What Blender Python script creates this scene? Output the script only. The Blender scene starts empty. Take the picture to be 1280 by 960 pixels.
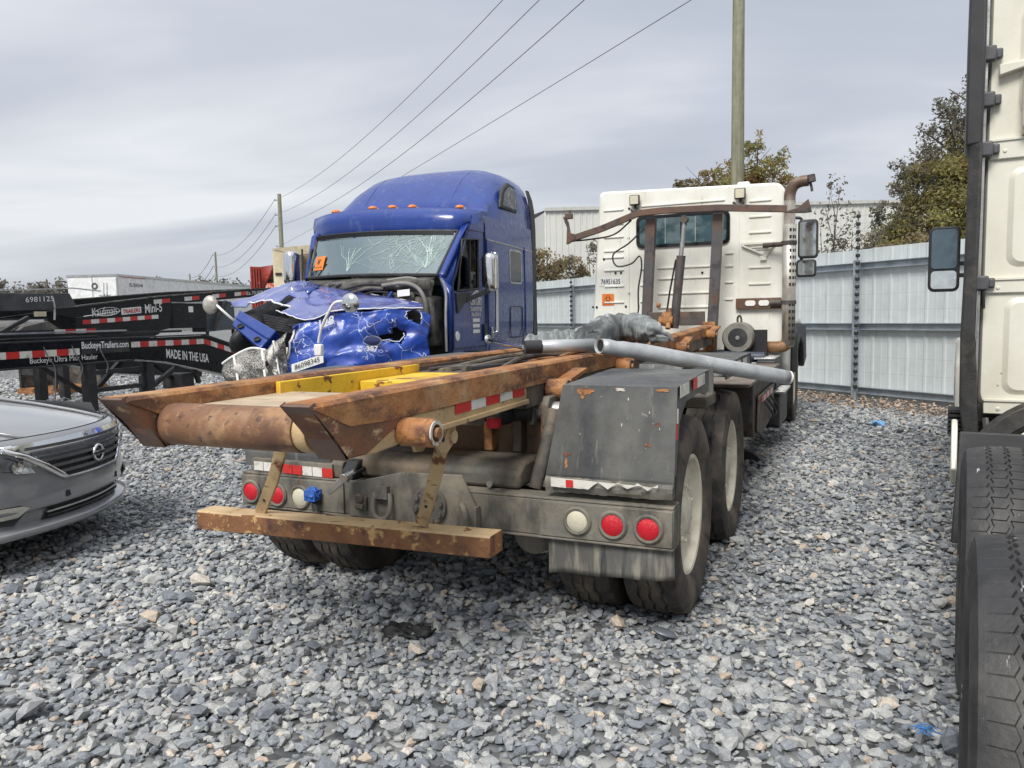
import bpy, bmesh, math, random
import numpy as np
from mathutils import Vector, Matrix, noise
random.seed(7)
SC = bpy.context.scene
COL = SC.collection
RAD = math.radians

# ---------------------------------------------------------------- camera
P_, RO_ = RAD(5.14), RAD(1.18)
_f = Vector((0, math.cos(P_), -math.sin(P_))); _u0 = Vector((0, math.sin(P_), math.cos(P_))); _r0 = Vector((1, 0, 0))
_r = _r0 * math.cos(RO_) - _u0 * math.sin(RO_); _u = _u0 * math.cos(RO_) + _r0 * math.sin(RO_)
cd = bpy.data.cameras.new('camera'); cam = bpy.data.objects.new('camera', cd); COL.objects.link(cam)
cam.matrix_world = Matrix(((_r.x, _u.x, -_f.x, 0), (_r.y, _u.y, -_f.y, 0), (_r.z, _u.z, -_f.z, 1.515), (0, 0, 0, 1)))
cd.sensor_width = 36; cd.lens = 36 * 950 / 1280; cd.clip_start = .05; cd.clip_end = 3000
SC.camera = cam
# ---------------------------------------------------------------- light
SUN_EL, SUN_AZ = 50, 205           # degrees; azimuth clockwise from +Y
wd = bpy.data.worlds.new('World'); SC.world = wd; wd.use_nodes = True
nt = wd.node_tree; nt.nodes.clear()
def N(t, **k):
    n = nt.nodes.new(t)
    for a, b in k.items(): setattr(n, a, b)
    return n
L = nt.links.new
out = N('ShaderNodeOutputWorld'); bg = N('ShaderNodeBackground'); bg.inputs[1].default_value = .1
sky = N('ShaderNodeTexSky', sky_type='NISHITA', sun_disc=False); sky.sun_elevation = RAD(SUN_EL); sky.sun_rotation = RAD(SUN_AZ)
tc = N('ShaderNodeTexCoord'); sx = N('ShaderNodeSeparateXYZ'); L(tc.outputs['Generated'], sx.inputs[0])
zm = N('ShaderNodeMath', operation='MAXIMUM'); L(sx.outputs[2], zm.inputs[0]); zm.inputs[1].default_value = 0
za = N('ShaderNodeMath', operation='ADD'); L(zm.outputs[0], za.inputs[0]); za.inputs[1].default_value = .16
dx = N('ShaderNodeMath', operation='DIVIDE'); L(sx.outputs[0], dx.inputs[0]); L(za.outputs[0], dx.inputs[1])
dy = N('ShaderNodeMath', operation='DIVIDE'); L(sx.outputs[1], dy.inputs[0]); L(za.outputs[0], dy.inputs[1])
cb = N('ShaderNodeCombineXYZ'); L(dx.outputs[0], cb.inputs[0]); L(dy.outputs[0], cb.inputs[1]); cb.inputs[2].default_value = 8.4
mp = N('ShaderNodeMapping'); L(cb.outputs[0], mp.inputs[0]); mp.inputs['Scale'].default_value = (.42, .75, 1); mp.inputs['Rotation'].default_value = (0, 0, .25)
nz = N('ShaderNodeTexNoise'); nz.inputs['Scale'].default_value = 1.0; nz.inputs['Detail'].default_value = 5; nz.inputs['Roughness'].default_value = .5; nz.inputs['Distortion'].default_value = .3
L(mp.outputs[0], nz.inputs['Vector'])
cr = N('ShaderNodeValToRGB'); L(nz.outputs['Fac'], cr.inputs[0])
e = cr.color_ramp.elements
e[0].position = .30; e[0].color = (.73, .795, .93, 1); e[1].position = .68; e[1].color = (1.38, 1.41, 1.45, 1)
m_ = cr.color_ramp.elements.new(.5); m_.color = (.93, .98, 1.09, 1)
gm = N('ShaderNodeMath', operation='MULTIPLY_ADD'); L(zm.outputs[0], gm.inputs[0]); gm.inputs[1].default_value = 1.9; gm.inputs[2].default_value = 4.0
vm = N('ShaderNodeVectorMath', operation='SCALE'); L(cr.outputs[0], vm.inputs[0]); L(gm.outputs[0], vm.inputs['Scale'])
mx = N('ShaderNodeMix', data_type='RGBA'); mx.inputs[0].default_value = .94
L(sky.outputs[0], mx.inputs[6]); L(vm.outputs[0], mx.inputs[7]); L(mx.outputs[2], bg.inputs[0]); L(bg.outputs[0], out.inputs[0])
sd = bpy.data.lights.new('sun', 'SUN'); sd.energy = 2.6; sd.angle = RAD(24); sd.color = (1, .97, .92)
so = bpy.data.objects.new('sun', sd); COL.objects.link(so)
_d = Vector((math.sin(RAD(SUN_AZ)) * math.cos(RAD(SUN_EL)), math.cos(RAD(SUN_AZ)) * math.cos(RAD(SUN_EL)), math.sin(RAD(SUN_EL))))
so.rotation_euler = _d.to_track_quat('Z', 'Y').to_euler()
vs = SC.view_settings; vs.view_transform = 'Standard'; vs.look = 'None'; vs.exposure = .54; vs.gamma = 1
SC.render.engine = 'CYCLES'

# ---------------------------------------------------------------- materials
def lin(c):
    return tuple(((x / 255 + .055) / 1.055) ** 2.4 if x > 10 else x / 255 / 12.92 for x in c)
def W(name, base, layers=(), rough=.6, metal=0., var=.18, vscale=6., bump=.12, bscale=70., coat=0., spec=.5, rv=.12, bdist=.01, attr=None):
    """Weathered surface: base colour, brightness variation, then noise-masked layers (colour, scale, threshold, softness)."""
    m = bpy.data.materials.new(name); m.use_nodes = True
    t = m.node_tree; b = t.nodes['Principled BSDF']; k = t.links.new
    def nn(ty, **kw):
        n = t.nodes.new(ty)
        for a, v in kw.items(): setattr(n, a, v)
        return n
    co = nn('ShaderNodeTexCoord').outputs['Object']
    def nz(scale, detail=5, off=0., rough_=.6):
        mp = nn('ShaderNodeMapping'); k(co, mp.inputs[0])
        s = scale if isinstance(scale, (tuple, list)) else (scale,) * 3
        mp.inputs['Scale'].default_value = s; mp.inputs['Location'].default_value = (off, off * .7, off * 1.3)
        n = nn('ShaderNodeTexNoise'); n.inputs['Scale'].default_value = 1; n.inputs['Detail'].default_value = detail; n.inputs['Roughness'].default_value = rough_
        k(mp.outputs[0], n.inputs['Vector']); return n.outputs['Fac']
    def mr(src, a, b_, c=0., d=1.):
        n = nn('ShaderNodeMapRange'); k(src, n.inputs[0])
        for i, v in enumerate((a, b_, c, d)): n.inputs[i + 1].default_value = v
        return n.outputs[0]
    col = nn('ShaderNodeRGB'); col.outputs[0].default_value = (*base, 1); col = col.outputs[0]
    rg = None
    for i, ly in enumerate(layers):
        c, sc, th, so_ = ly[:4]
        msk = mr(nz(sc, 6, 3.1 * i + 1.7), th - so_, th + so_)
        mx = nn('ShaderNodeMix', data_type='RGBA'); k(msk, mx.inputs[0]); k(col, mx.inputs[6]); mx.inputs[7].default_value = (*c, 1); col = mx.outputs[2]
        if len(ly) > 4:
            q = nn('ShaderNodeMix', data_type='FLOAT'); k(msk, q.inputs[0])
            if rg is None: q.inputs[2].default_value = rough
            else: k(rg, q.inputs[2])
            q.inputs[3].default_value = ly[4]; rg = q.outputs[0]
    if var:
        v = mr(nz(vscale, 4, 9.3), .25, .75, 1 - var, 1 + var)
        if attr:
            at = nn('ShaderNodeAttribute', attribute_name=attr)
            av = mr(at.outputs['Fac'], 0, 1, .45, 1.55); mm = nn('ShaderNodeMath', operation='MULTIPLY'); k(v, mm.inputs[0]); k(av, mm.inputs[1]); v = mm.outputs[0]
        vm = nn('ShaderNodeVectorMath', operation='SCALE'); k(col, vm.inputs[0]); k(v, vm.inputs['Scale']); col = vm.outputs[0]
    k(col, b.inputs['Base Color'])
    if rg is None:
        rg = mr(nz(vscale * 2.3, 4, 5.1), .3, .7, max(.02, rough - rv), min(1, rough + rv))
    k(rg, b.inputs['Roughness'])
    b.inputs['Metallic'].default_value = metal; b.inputs['Coat Weight'].default_value = coat; b.inputs['Coat Roughness'].default_value = .06
    b.inputs['Specular IOR Level'].default_value = spec
    if bump:
        bp = nn('ShaderNodeBump'); bp.inputs['Strength'].default_value = bump; bp.inputs['Distance'].default_value = bdist
        k(nz(bscale, 5, 2.2), bp.inputs['Height']); k(bp.outputs[0], b.inputs['Normal'])
    return m
def glass(name, tint, refl=.35, rough=.02, base=0.):
    m = bpy.data.materials.new(name); m.use_nodes = True; t = m.node_tree; t.nodes.clear(); k = t.links.new
    o = t.nodes.new('ShaderNodeOutputMaterial'); a = t.nodes.new('ShaderNodeBsdfTransparent'); g = t.nodes.new('ShaderNodeBsdfGlossy'); mx = t.nodes.new('ShaderNodeMixShader')
    lw = t.nodes.new('ShaderNodeLayerWeight'); lw.inputs[0].default_value = refl
    a.inputs[0].default_value = (*tint, 1); g.inputs['Roughness'].default_value = rough; g.inputs['Color'].default_value = (.78, .92, .92, 1) if base else (.8, .8, .8, 1)
    ad = t.nodes.new('ShaderNodeMath'); ad.operation = 'ADD'; ad.use_clamp = True; k(lw.outputs['Fresnel'], ad.inputs[0]); ad.inputs[1].default_value = base
    k(ad.outputs[0], mx.inputs[0]); k(a.outputs[0], mx.inputs[1]); k(g.outputs[0], mx.inputs[2]); k(mx.outputs[0], o.inputs[0])
    return m
RUST = (.17, .062, .024); RUST2 = (.27, .11, .04); DRUST = (.07, .035, .022); DIRT = (.22, .17, .12); TAN = (.42, .30, .17); DK = (.02, .02, .022)
M = {}
M['rust'] = W('rust', (.29, .115, .038), [((.38, .19, .075), 5, .50, .14), ((.40, .26, .14), 3.2, .63, .08), ((.12, .055, .032), (7, 3.5, 11), .555, .07), ((.46, .30, .17), (20, 11, 30), .69, .02), ((.44, .20, .07), 30, .62, .05), ((.07, .04, .03), 45, .66, .03)], rough=.75, bump=.7, bscale=38, var=.3)
M['roller'] = W('roller_rust', (.21, .105, .055), [((.14, .07, .042), 6, .54, .12), ((.32, .18, .09), 11, .58, .06), ((.36, .24, .14), 4, .63, .08), ((.09, .05, .035), 24, .63, .04), ((.38, .25, .15), 28, .68, .05), ((.05, .03, .025), 5, .72, .05)], rough=.62, bump=.25, bscale=60, var=.2)
M['cream'] = W('tan_paint', (.52, .37, .19), [((.36, .25, .14), 5, .55, .1), (RUST, 11, .64, .04), (DRUST, (6, 6, 26), .70, .03)], rough=.65, bump=.3, bscale=50)
M['barface'] = W('bar_rusty_face', (.19, .085, .038), [((.27, .125, .05), 7, .54, .10), ((.52, .33, .13), (11, 11, 13), .60, .025), ((.09, .045, .03), 9, .62, .06), ((.55, .30, .06), 26, .66, .025)], rough=.75, bump=.5, bscale=45)
M['barpaint'] = W('bar_tan_paint', (.50, .37, .21), [((.42, .29, .15), 8, .52, .12), (RUST, 16, .63, .03), (DRUST, (6, 22, 6), .66, .025)], rough=.72, bump=.4, bscale=50)
M['yellow'] = W('yellow_paint', (.72, .46, .03), [((.50, .28, .05), 4, .62, .1), (RUST, (7, 9, 12), .61, .02), (DRUST, 13, .68, .02)], rough=.6, bump=.3)
M['chassis'] = W('chassis_grey', (.115, .11, .095), [((.20, .155, .105), 3.5, .52, .12), ((.05, .046, .042), 5, .57, .1), ((.20, .10, .05), 12, .69, .03)], rough=.75, bump=.3, bscale=60)
M['sillgrey'] = W('sill_grey', (.14, .138, .12), [((.23, .20, .15), (3, 3, 6), .52, .12), ((.07, .066, .058), (6, 6, 3), .58, .08), ((.24, .22, .18), (22, 22, 2.5), .68, .06), ((.25, .11, .05), 13, .68, .03)], rough=.72, bump=.25)
M['fender'] = W('fender_paint', (.066, .069, .073), [((.125, .123, .11), 2.2, .50, .15), ((.040, .042, .046), (3, 3, 1.2), .58, .1), ((.17, .165, .145), (24, 24, 2.2), .66, .07), ((.26, .24, .21), 21, .72, .02), ((.30, .12, .04), 7, .74, .03)], rough=.5, bump=.15, bscale=30)
M['darksteel'] = W('dark_steel', (.075, .067, .062), [((.125, .085, .06), 5, .53, .1), ((.03, .028, .028), 7, .58, .08)], rough=.6, bump=.3)
M['post'] = W('headboard_steel', (.085, .082, .085), [((.12, .07, .05), 4, .57, .08), ((.04, .04, .042), 6, .6, .06)], rough=.5, bump=.2)
M['armsteel'] = W('arm_steel', (.10, .065, .052), [((.16, .085, .05), 5, .55, .1), ((.04, .035, .035), 8, .6, .06)], rough=.5, bump=.2)
M['black'] = W('black_steel', (.022, .022, .024), [((.06, .055, .05), 4, .6, .1)], rough=.5, bump=.1)
M['black_gloss'] = W('black_gloss', (.012, .012, .013), rough=.15, bump=0)
M['plastic'] = W('black_plastic', (.028, .028, .03), [((.06, .06, .06), 7, .62, .1)], rough=.55, bump=.1)
M['rubber'] = W('tyre_rubber', (.042, .041, .040), [((.10, .085, .068), 5, .60, .12), ((.022, .022, .023), 9, .6, .08)], rough=.8, bump=.35, bscale=90)
M['rubber_dirty'] = W('dusty_tyre_rubber', (.060, .053, .046), [((.15, .12, .09), 4, .56, .12), ((.03, .028, .027), 9, .6, .08)], rough=.85, bump=.35, bscale=90)
M['rim'] = W('wheel_paint', (.74, .69, .56), [((.55, .49, .37), 6, .60, .1), ((.25, .15, .09), 14, .70, .04)], rough=.5, bump=.1)
M['white'] = W('cab_white', (.80, .795, .72), [((.70, .68, .58), (3, 3, 1.5), .58, .12), ((.58, .54, .43), (16, 16, 1.6), .66, .06), ((.42, .33, .22), (18, 18, 5), .735, .025)], rough=.38, bump=.05, bscale=20, var=.05)
M['white2'] = W('sleeper_white', (.76, .74, .64), [((.66, .63, .52), (2, 2, 1.2), .58, .15), ((.42, .33, .22), 22, .76, .02)], rough=.32, bump=.04, bscale=15, var=.05)
M['blue'] = W('blue_paint', (.008, .035, .21), [((.012, .046, .25), 2.5, .6, .15), ((.07, .10, .25), (9, 9, 3), .66, .08)], rough=.30, coat=.42, bump=.03, bscale=6, var=.1)
M['orange_lamp'] = W('amber_lens', (.75, .20, .03), rough=.2, bump=.1, bscale=150)
M['red_lamp'] = W('red_lens', (.55, .012, .025), rough=.25, bump=.5, bscale=200, var=.1)
M['white_lamp'] = W('clear_lens', (.62, .58, .44), rough=.35, bump=.4, bscale=200, var=.1)
M['chrome'] = W('chrome', (.75, .75, .74), rough=.1, metal=1, bump=0, var=.05)
M['alu'] = W('aluminium', (.55, .55, .54), [((.38, .37, .35), 8, .6, .1)], rough=.35, metal=.85, bump=.1)
M['galv'] = W('galvanised_pipe', (.46, .48, .49), [((.36, .37, .37), 7, .55, .1), ((.62, .62, .60), 14, .66, .05)], rough=.42, metal=.35, bump=.1)
M['tape_red'] = W('tape_red', (.55, .03, .025), [((.30, .03, .025), 14, .62, .05)], rough=.4, bump=.1, var=.1)
M['tape_white'] = W('tape_white', (.68, .66, .60), [((.42, .39, .33), 14, .60, .06)], rough=.4, bump=.1, var=.1)
M['sticker'] = W('sticker_white', (.80, .80, .78), rough=.5, bump=0, var=.04)
M['orange'] = W('sticker_orange', (.80, .22, .03), rough=.5, bump=0, var=.06)
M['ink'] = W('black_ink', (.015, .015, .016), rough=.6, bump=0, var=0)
M['ink_red'] = W('red_ink', (.5, .03, .03), rough=.6, bump=0, var=0)
M['paper'] = W('paper_white', (.78, .77, .74), rough=.6, bump=0, var=.08)
M['mirror'] = W('mirror_glass', (.62, .66, .68), rough=.03, metal=1, bump=0, var=.02)
M['glass'] = glass('window_glass', (.70, .78, .78), .55, base=.30)
M['cabglass'] = W('teal_glass', (.035, .075, .085), [((.11, .16, .17), (3, 3, 5), .52, .05)], rough=.06, bump=0, var=.3)
M['dglass'] = glass('dark_glass', (.13, .17, .19), .35)
M['crack'] = W('crack_white', (.48, .58, .54), rough=.4, bump=0, var=.1)
M['cab_in'] = W('interior_grey', (.20, .20, .205), [((.18, .18, .17), 3, .58, .1)], rough=.8)
M['curtain'] = W('curtain_grey', (.52, .54, .54), [((.36, .39, .41), (9, 9, 1), .5, .1)], rough=.9)
M['panelgrey'] = W('fence_sheet', (.60, .645, .645), [((.55, .59, .585), (1.5, 1.5, .5), .54, .12)], rough=.42, metal=.12, bump=.03, bscale=8, var=.06)
M['railgrey'] = W('galvanised_rail', (.36, .40, .43), [((.24, .28, .31), 4, .58, .1)], rough=.45, metal=.4, bump=.05)
M['tarp'] = W('mesh_tarp', (.21, .225, .225), [((.15, .16, .16), (9, 9, 30), .58, .06), ((.42, .44, .43), (26, 8, 6), .60, .06)], rough=.85, bump=.6, bscale=140)
M['wood'] = W('pole_wood', (.26, .26, .175), [((.17, .16, .11), (9, 9, .6), .52, .1), ((.25, .25, .19), (14, 14, 1), .6, .08)], rough=.85, bump=.5, bscale=(60, 60, 4) if False else 60)
M['wire'] = W('wire_grey', (.16, .16, .165), rough=.6, bump=0, var=0)
M['container'] = W('trailer_white', (.74, .75, .74), [((.62, .62, .60), (2, 2, 1), .6, .1)], rough=.45, bump=.03)
M['tan_box'] = W('tan_panel', (.62, .55, .38), [((.50, .42, .28), (2, 2, 1), .56, .1), ((.25, .16, .09), (6, 6, 3), .71, .03)], rough=.6)
M['tan_dark'] = W('tan_dark_panel', (.30, .25, .16), [((.22, .18, .11), 2, .56, .1)], rough=.7)
M['red'] = W('red_paint', (.26, .022, .014), [((.16, .02, .015), 3, .56, .1), ((.36, .14, .10), 6, .66, .05)], rough=.55)
M['car'] = W('grey_car_paint', (.235, .237, .245), rough=.26, metal=.2, coat=1., bump=0, var=.02, vscale=1.5, rv=.015)
M['lens'] = glass('lamp_cover', (.9, .92, .94), .25)
M['trailer'] = W('trailer_black', (.006, .006, .008), [((.016, .016, .018), 3, .62, .12)], spec=.3, rough=.34, bump=.05)
M['engine'] = W('engine_grey', (.10, .095, .085), [((.20, .18, .15), 5, .58, .08), ((.03, .03, .03), 6, .55, .08)], rough=.75, bump=.4)
M['greyplast'] = W('grey_plastic', (.22, .21, .19), [((.14, .13, .12), 5, .56, .1)], rough=.7)
M['bluetape'] = W('blue_tape', (.03, .13, .48), [((.015, .06, .28), 30, .55, .08)], rough=.5, bump=.5)
M['bark'] = W('bark', (.09, .075, .055), [((.14, .12, .10), 8, .56, .1)], rough=.9, bump=.6)
M['alum_mesh'] = W('grille_mesh', (.34, .33, .30), [((.10, .095, .085), 55, .50, .04), ((.48, .46, .42), 4, .62, .1)], rough=.45, metal=.6, bump=.8, bscale=55)
M['capwhite'] = W('chipped_cap', (.52, .49, .43), [((.18, .10, .06), 16, .55, .04)], rough=.6)
M['tip'] = W('worn_tip_steel', (.16, .10, .075), [((.09, .06, .05), 5, .55, .12), ((.30, .13, .05), 4, .64, .05)], rough=.55, bump=.3)
M['tip2'] = W('flaking_rail', (.20, .085, .04), [((.10, .055, .04), 5, .52, .10), ((.50, .36, .20), (9, 9, 14), .62, .04), ((.36, .15, .05), 7, .66, .05)], rough=.7, bump=.5, bscale=40)
def leafmat(name, c1, c2):
    m = W(name, c1, [(c2, 1.1, .52, .12)], rough=.65, bump=0, var=.25, vscale=1.2, attr='tone')
    t = m.node_tree; b = t.nodes['Principled BSDF']; o = t.nodes['Material Output']; tr = t.nodes.new('ShaderNodeBsdfTranslucent'); mx = t.nodes.new('ShaderNodeMixShader'); mx.inputs[0].default_value = .58
    t.links.new(b.inputs['Base Color'].links[0].from_socket, tr.inputs[0]); t.links.new(b.outputs[0], mx.inputs[1]); t.links.new(tr.outputs[0], mx.inputs[2]); t.links.new(mx.outputs[0], o.inputs[0])
    return m

# ---------------------------------------------------------------- mesh helpers
class MB:
    def __init__(s): s.v = []; s.f = []; s.mi = []; s.cur = 0
    def add(s, vs, fs):
        o = len(s.v); s.v += [tuple(p) for p in vs]
        for f in fs: s.f.append(tuple(i + o for i in f)); s.mi.append(s.cur)
        return s
    def box(s, x0, x1, y0, y1, z0, z1):
        return s.add([(x0, y0, z0), (x1, y0, z0), (x1, y1, z0), (x0, y1, z0), (x0, y0, z1), (x1, y0, z1), (x1, y1, z1), (x0, y1, z1)],
                     [(3, 2, 1, 0), (4, 5, 6, 7), (0, 1, 5, 4), (1, 2, 6, 5), (2, 3, 7, 6), (3, 0, 4, 7)])
    def hexa(s, b, t):      # two quads, bottom and top, same winding
        return s.add(list(b) + list(t), [(3, 2, 1, 0), (4, 5, 6, 7), (0, 1, 5, 4), (1, 2, 6, 5), (2, 3, 7, 6), (3, 0, 4, 7)])
    def bar(s, p0, p1, w, h, up=(0, 0, 1)):
        return s.rtube([p0, p1], w, h, up)
    def rtube(s, pts, w, h, up=(0, 0, 1)):
        pts = [Vector(p) for p in pts]; n = len(pts); vs = []
        for i, p in enumerate(pts):
            d = (pts[min(i + 1, n - 1)] - pts[max(i - 1, 0)]).normalized(); x = d.cross(Vector(up)); 
            if x.length < 1e-4: x = d.cross(Vector((1, 0, 0)))
            x.normalize(); z = x.cross(d)
            vs += [p - x * w / 2 - z * h / 2, p + x * w / 2 - z * h / 2, p + x * w / 2 + z * h / 2, p - x * w / 2 + z * h / 2]
        fs = [(0, 1, 2, 3), tuple(4 * (n - 1) + k for k in (3, 2, 1, 0))]
        for i in range(n - 1):
            a = 4 * i
            fs += [(a + k, a + 4 + k, a + 4 + (k + 1) % 4, a + (k + 1) % 4) for k in range(4)]
        return s.add(vs, fs)
    def tube(s, pts, r, n=8, caps=True):
        pts = [Vector(p) for p in pts]; m = len(pts); rs = r if isinstance(r, (list, tuple)) else [r] * m
        vs = []; x = None
        for i, p in enumerate(pts):
            d = (pts[min(i + 1, m - 1)] - pts[max(i - 1, 0)]).normalized()
            if x is None:
                x = d.orthogonal().normalized()
            else:
                x = (x - d * x.dot(d)); x = x.normalized() if x.length > 1e-5 else d.orthogonal().normalized()
            y = d.cross(x)
            for k in range(n):
                a = 2 * math.pi * k / n; vs.append(p + (x * math.cos(a) + y * math.sin(a)) * rs[i])
        fs = []
        for i in range(m - 1):
            for k in range(n):
                a = i * n + k; b = i * n + (k + 1) % n; fs.append((a, b, b + n, a + n))
        if caps: fs += [tuple(range(n))[::-1], tuple((m - 1) * n + k for k in range(n))]
        return s.add(vs, fs)
    def cyl(s, p0, p1, r0, r1=None, n=20, caps=True):
        return s.tube([p0, p1], [r0, r0 if r1 is None else r1], n, caps)
    def prism(s, poly, axis, a, b):
        n = len(poly)
        def P(q, t):
            return {'x': (t, q[0], q[1]), 'y': (q[0], t, q[1]), 'z': (q[0], q[1], t)}[axis]
        vs = [P(q, a) for q in poly] + [P(q, b) for q in poly]
        return s.add(vs, [tuple(range(n))[::-1], tuple(range(n, 2 * n))] + [(i, (i + 1) % n, n + (i + 1) % n, n + i) for i in range(n)])
    def lathe(s, prof, o, ax, n=32, closed=False):
        o = Vector(o); ax = Vector(ax).normalized(); x = ax.orthogonal().normalized(); y = ax.cross(x); m = len(prof); vs = []
        for k in range(n):
            a = 2 * math.pi * k / n; d = x * math.cos(a) + y * math.sin(a)
            for (r, t) in prof: vs.append(o + d * r + ax * t)
        fs = []
        for k in range(n):
            k2 = (k + 1) % n
            for i in range(m - 1 + (1 if closed else 0)):
                j = (i + 1) % m; fs.append((k * m + i, k2 * m + i, k2 * m + j, k * m + j))
        return s.add(vs, fs)
    def ell(s, c, rx, ry, rz, nu=16, nv=10, rot=None):
        c = Vector(c); vs = []; fs = []
        for j in range(nv + 1):
            th = math.pi * j / nv
            for i in range(nu):
                ph = 2 * math.pi * i / nu
                p = Vector((rx * math.sin(th) * math.cos(ph), ry * math.sin(th) * math.sin(ph), rz * math.cos(th)))
                vs.append(c + (rot @ p if rot else p))
        for j in range(nv):
            for i in range(nu):
                a = j * nu + i; b = j * nu + (i + 1) % nu; fs.append((a, a + nu, b + nu, b))
        return s.add(vs, fs)
    def grid(s, fn, nu, nv, skip=None):
        vs = [fn(i / nu, j / nv) for j in range(nv + 1) for i in range(nu + 1)]; fs = []
        for j in range(nv):
            for i in range(nu):
                if skip and skip((i + .5) / nu, (j + .5) / nv): continue
                a = j * (nu + 1) + i; fs.append((a, a + 1, a + nu + 2, a + nu + 1))
        return s.add(vs, fs)
    def loft(s, rings, caps=True, closed=True):
        n = len(rings[0]); vs = [p for r in rings for p in r]; fs = []
        for i in range(len(rings) - 1):
            for k in range(n if closed else n - 1):
                a = i * n + k; b = i * n + (k + 1) % n; fs.append((a, b, b + n, a + n))
        if caps: fs += [tuple(range(n))[::-1], tuple((len(rings) - 1) * n + k for k in range(n))]
        return s.add(vs, fs)
    def build(s, name, mat, parent=None, bev=0., smooth=38, thick=0., label=None, segs=2):
        me = bpy.data.meshes.new(name); me.from_pydata(s.v, [], s.f)
        ms = mat if isinstance(mat, (list, tuple)) else [mat]
        for m in ms: me.materials.append(M[m] if isinstance(m, str) else m)
        me.polygons.foreach_set('material_index', s.mi)
        bm = bmesh.new(); bm.from_mesh(me)
        bmesh.ops.recalc_face_normals(bm, faces=bm.faces); bm.to_mesh(me); bm.free()
        if smooth:
            me.shade_smooth(); me.set_sharp_from_angle(angle=RAD(smooth))
        o = bpy.data.objects.new(name, me); COL.objects.link(o)
        if parent: o.parent = parent
        if thick:
            md = o.modifiers.new('thickness', 'SOLIDIFY'); md.thickness = thick; md.offset = 0
        if bev:
            md = o.modifiers.new('bevel', 'BEVEL'); md.width = bev; md.segments = segs; md.limit_method = 'ANGLE'; md.angle_limit = RAD(35); md.harden_normals = False
        if label: o['label'] = label
        return o
def tag(o, label=None, cat=None, group=None, kind=None):
    for k_, v_ in (('label', label), ('category', cat), ('group', group), ('kind', kind)):
        if v_: o[k_] = v_
    return o
def thing(name, label, cat, loc, yaw=0., group=None):
    o = bpy.data.objects.new(name, None); COL.objects.link(o); o.empty_display_size = .2
    o.location = (loc[0], loc[1], loc[2] if len(loc) > 2 else 0); o.rotation_euler = (0, 0, -RAD(yaw))
    return tag(o, label, cat, group)
def dup(o, parent=None, **kw):
    c = o.copy(); COL.objects.link(c)
    if parent: c.parent = parent
    for ch in o.children: dup(ch, c)
    return c
def mesh_np(name, V, F, mat, parent=None, tone=None, smooth=False):
    me = bpy.data.meshes.new(name); n = len(V); m = len(F); k = F.shape[1]
    me.vertices.add(n); me.vertices.foreach_set('co', np.asarray(V, np.float32).ravel())
    me.loops.add(m * k); me.loops.foreach_set('vertex_index', np.asarray(F, np.int32).ravel())
    me.polygons.add(m); me.polygons.foreach_set('loop_start', np.arange(m, dtype=np.int32) * k); me.polygons.foreach_set('loop_total', np.full(m, k, np.int32))
    if tone is not None:
        a = me.attributes.new('tone', 'FLOAT', 'FACE'); a.data.foreach_set('value', np.asarray(tone, np.float32))
    me.materials.append(M[mat] if isinstance(mat, str) else mat); me.update(calc_edges=True); me.validate(); (me.shade_smooth() if smooth else me.shade_flat())
    o = bpy.data.objects.new(name, me); COL.objects.link(o)
    if parent: o.parent = parent
    return o
_tc = {}
def text(s, mat, parent, bl, wvec, hvec, name='lettering', off=.002, font_bold=.0):
    """Flat lettering filling the parallelogram bl, bl+wvec, bl+hvec."""
    key = (s, font_bold)
    if key not in _tc:
        cu = bpy.data.curves.new('lettering', 'FONT'); cu.body = s; cu.size = 1; cu.offset = font_bold; cu.resolution_u = 3
        t = bpy.data.objects.new('lettering', cu); COL.objects.link(t); bpy.context.view_layer.update()
        me0 = bpy.data.meshes.new_from_object(t); bpy.data.objects.remove(t); _tc[key] = me0
    me = _tc[key].copy(); co = np.zeros(len(me.vertices) * 3, np.float32); me.vertices.foreach_get('co', co); co = co.reshape(-1, 3)
    mn = co.min(0); mxx = co.max(0); q = (co - mn) / np.maximum(mxx - mn, 1e-6)
    bl = np.array(bl, float); w = np.array(wvec, float); h = np.array(hvec, float); nrm = np.cross(w, h); nrm /= np.linalg.norm(nrm)
    P = bl + q[:, :1] * w + q[:, 1:2] * h + nrm * off
    me.vertices.foreach_set('co', P.astype(np.float32).ravel()); me.update()
    me.materials.clear(); me.materials.append(M[mat]); me.name = name
    o = bpy.data.objects.new(name, me); COL.objects.link(o); o.parent = parent
    return o
def decal(mat, parent, p, w, h, name='sticker', off=.0015, thick=.001):
    p = Vector(p); w = Vector(w); h = Vector(h); n = w.cross(h).normalized()
    a = [p + n * off, p + w + n * off, p + w + h + n * off, p + h + n * off]
    return MB().hexa(a, [q + n * thick for q in a]).build(name, mat, parent, smooth=0)
def tape(parent, p, d, up, cols, seg, h, name='reflective_tape', off=.002):
    """A strip of reflective tape, one piece per colour."""
    p = Vector(p); d = Vector(d).normalized(); up = Vector(up).normalized() * h
    for c in cols:
        if c != '-':
            decal('tape_red' if c == 'r' else 'tape_white', parent, p, d * (seg - .004), up, name, off)
        p = p + d * seg
def poly2(pts, n):           # resample a polyline, n points evenly by parameter
    pts = [Vector(p) for p in pts]; ln = [0.]
    for a, b in zip(pts, pts[1:]): ln.append(ln[-1] + (b - a).length)
    res = []; 
    for i in range(n):
        t = ln[-1] * i / (n - 1); j = 0
        while j < len(pts) - 2 and ln[j + 1] < t: j += 1
        f = (t - ln[j]) / max(ln[j + 1] - ln[j], 1e-6); res.append(pts[j].lerp(pts[j + 1], f))
    return res
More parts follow.
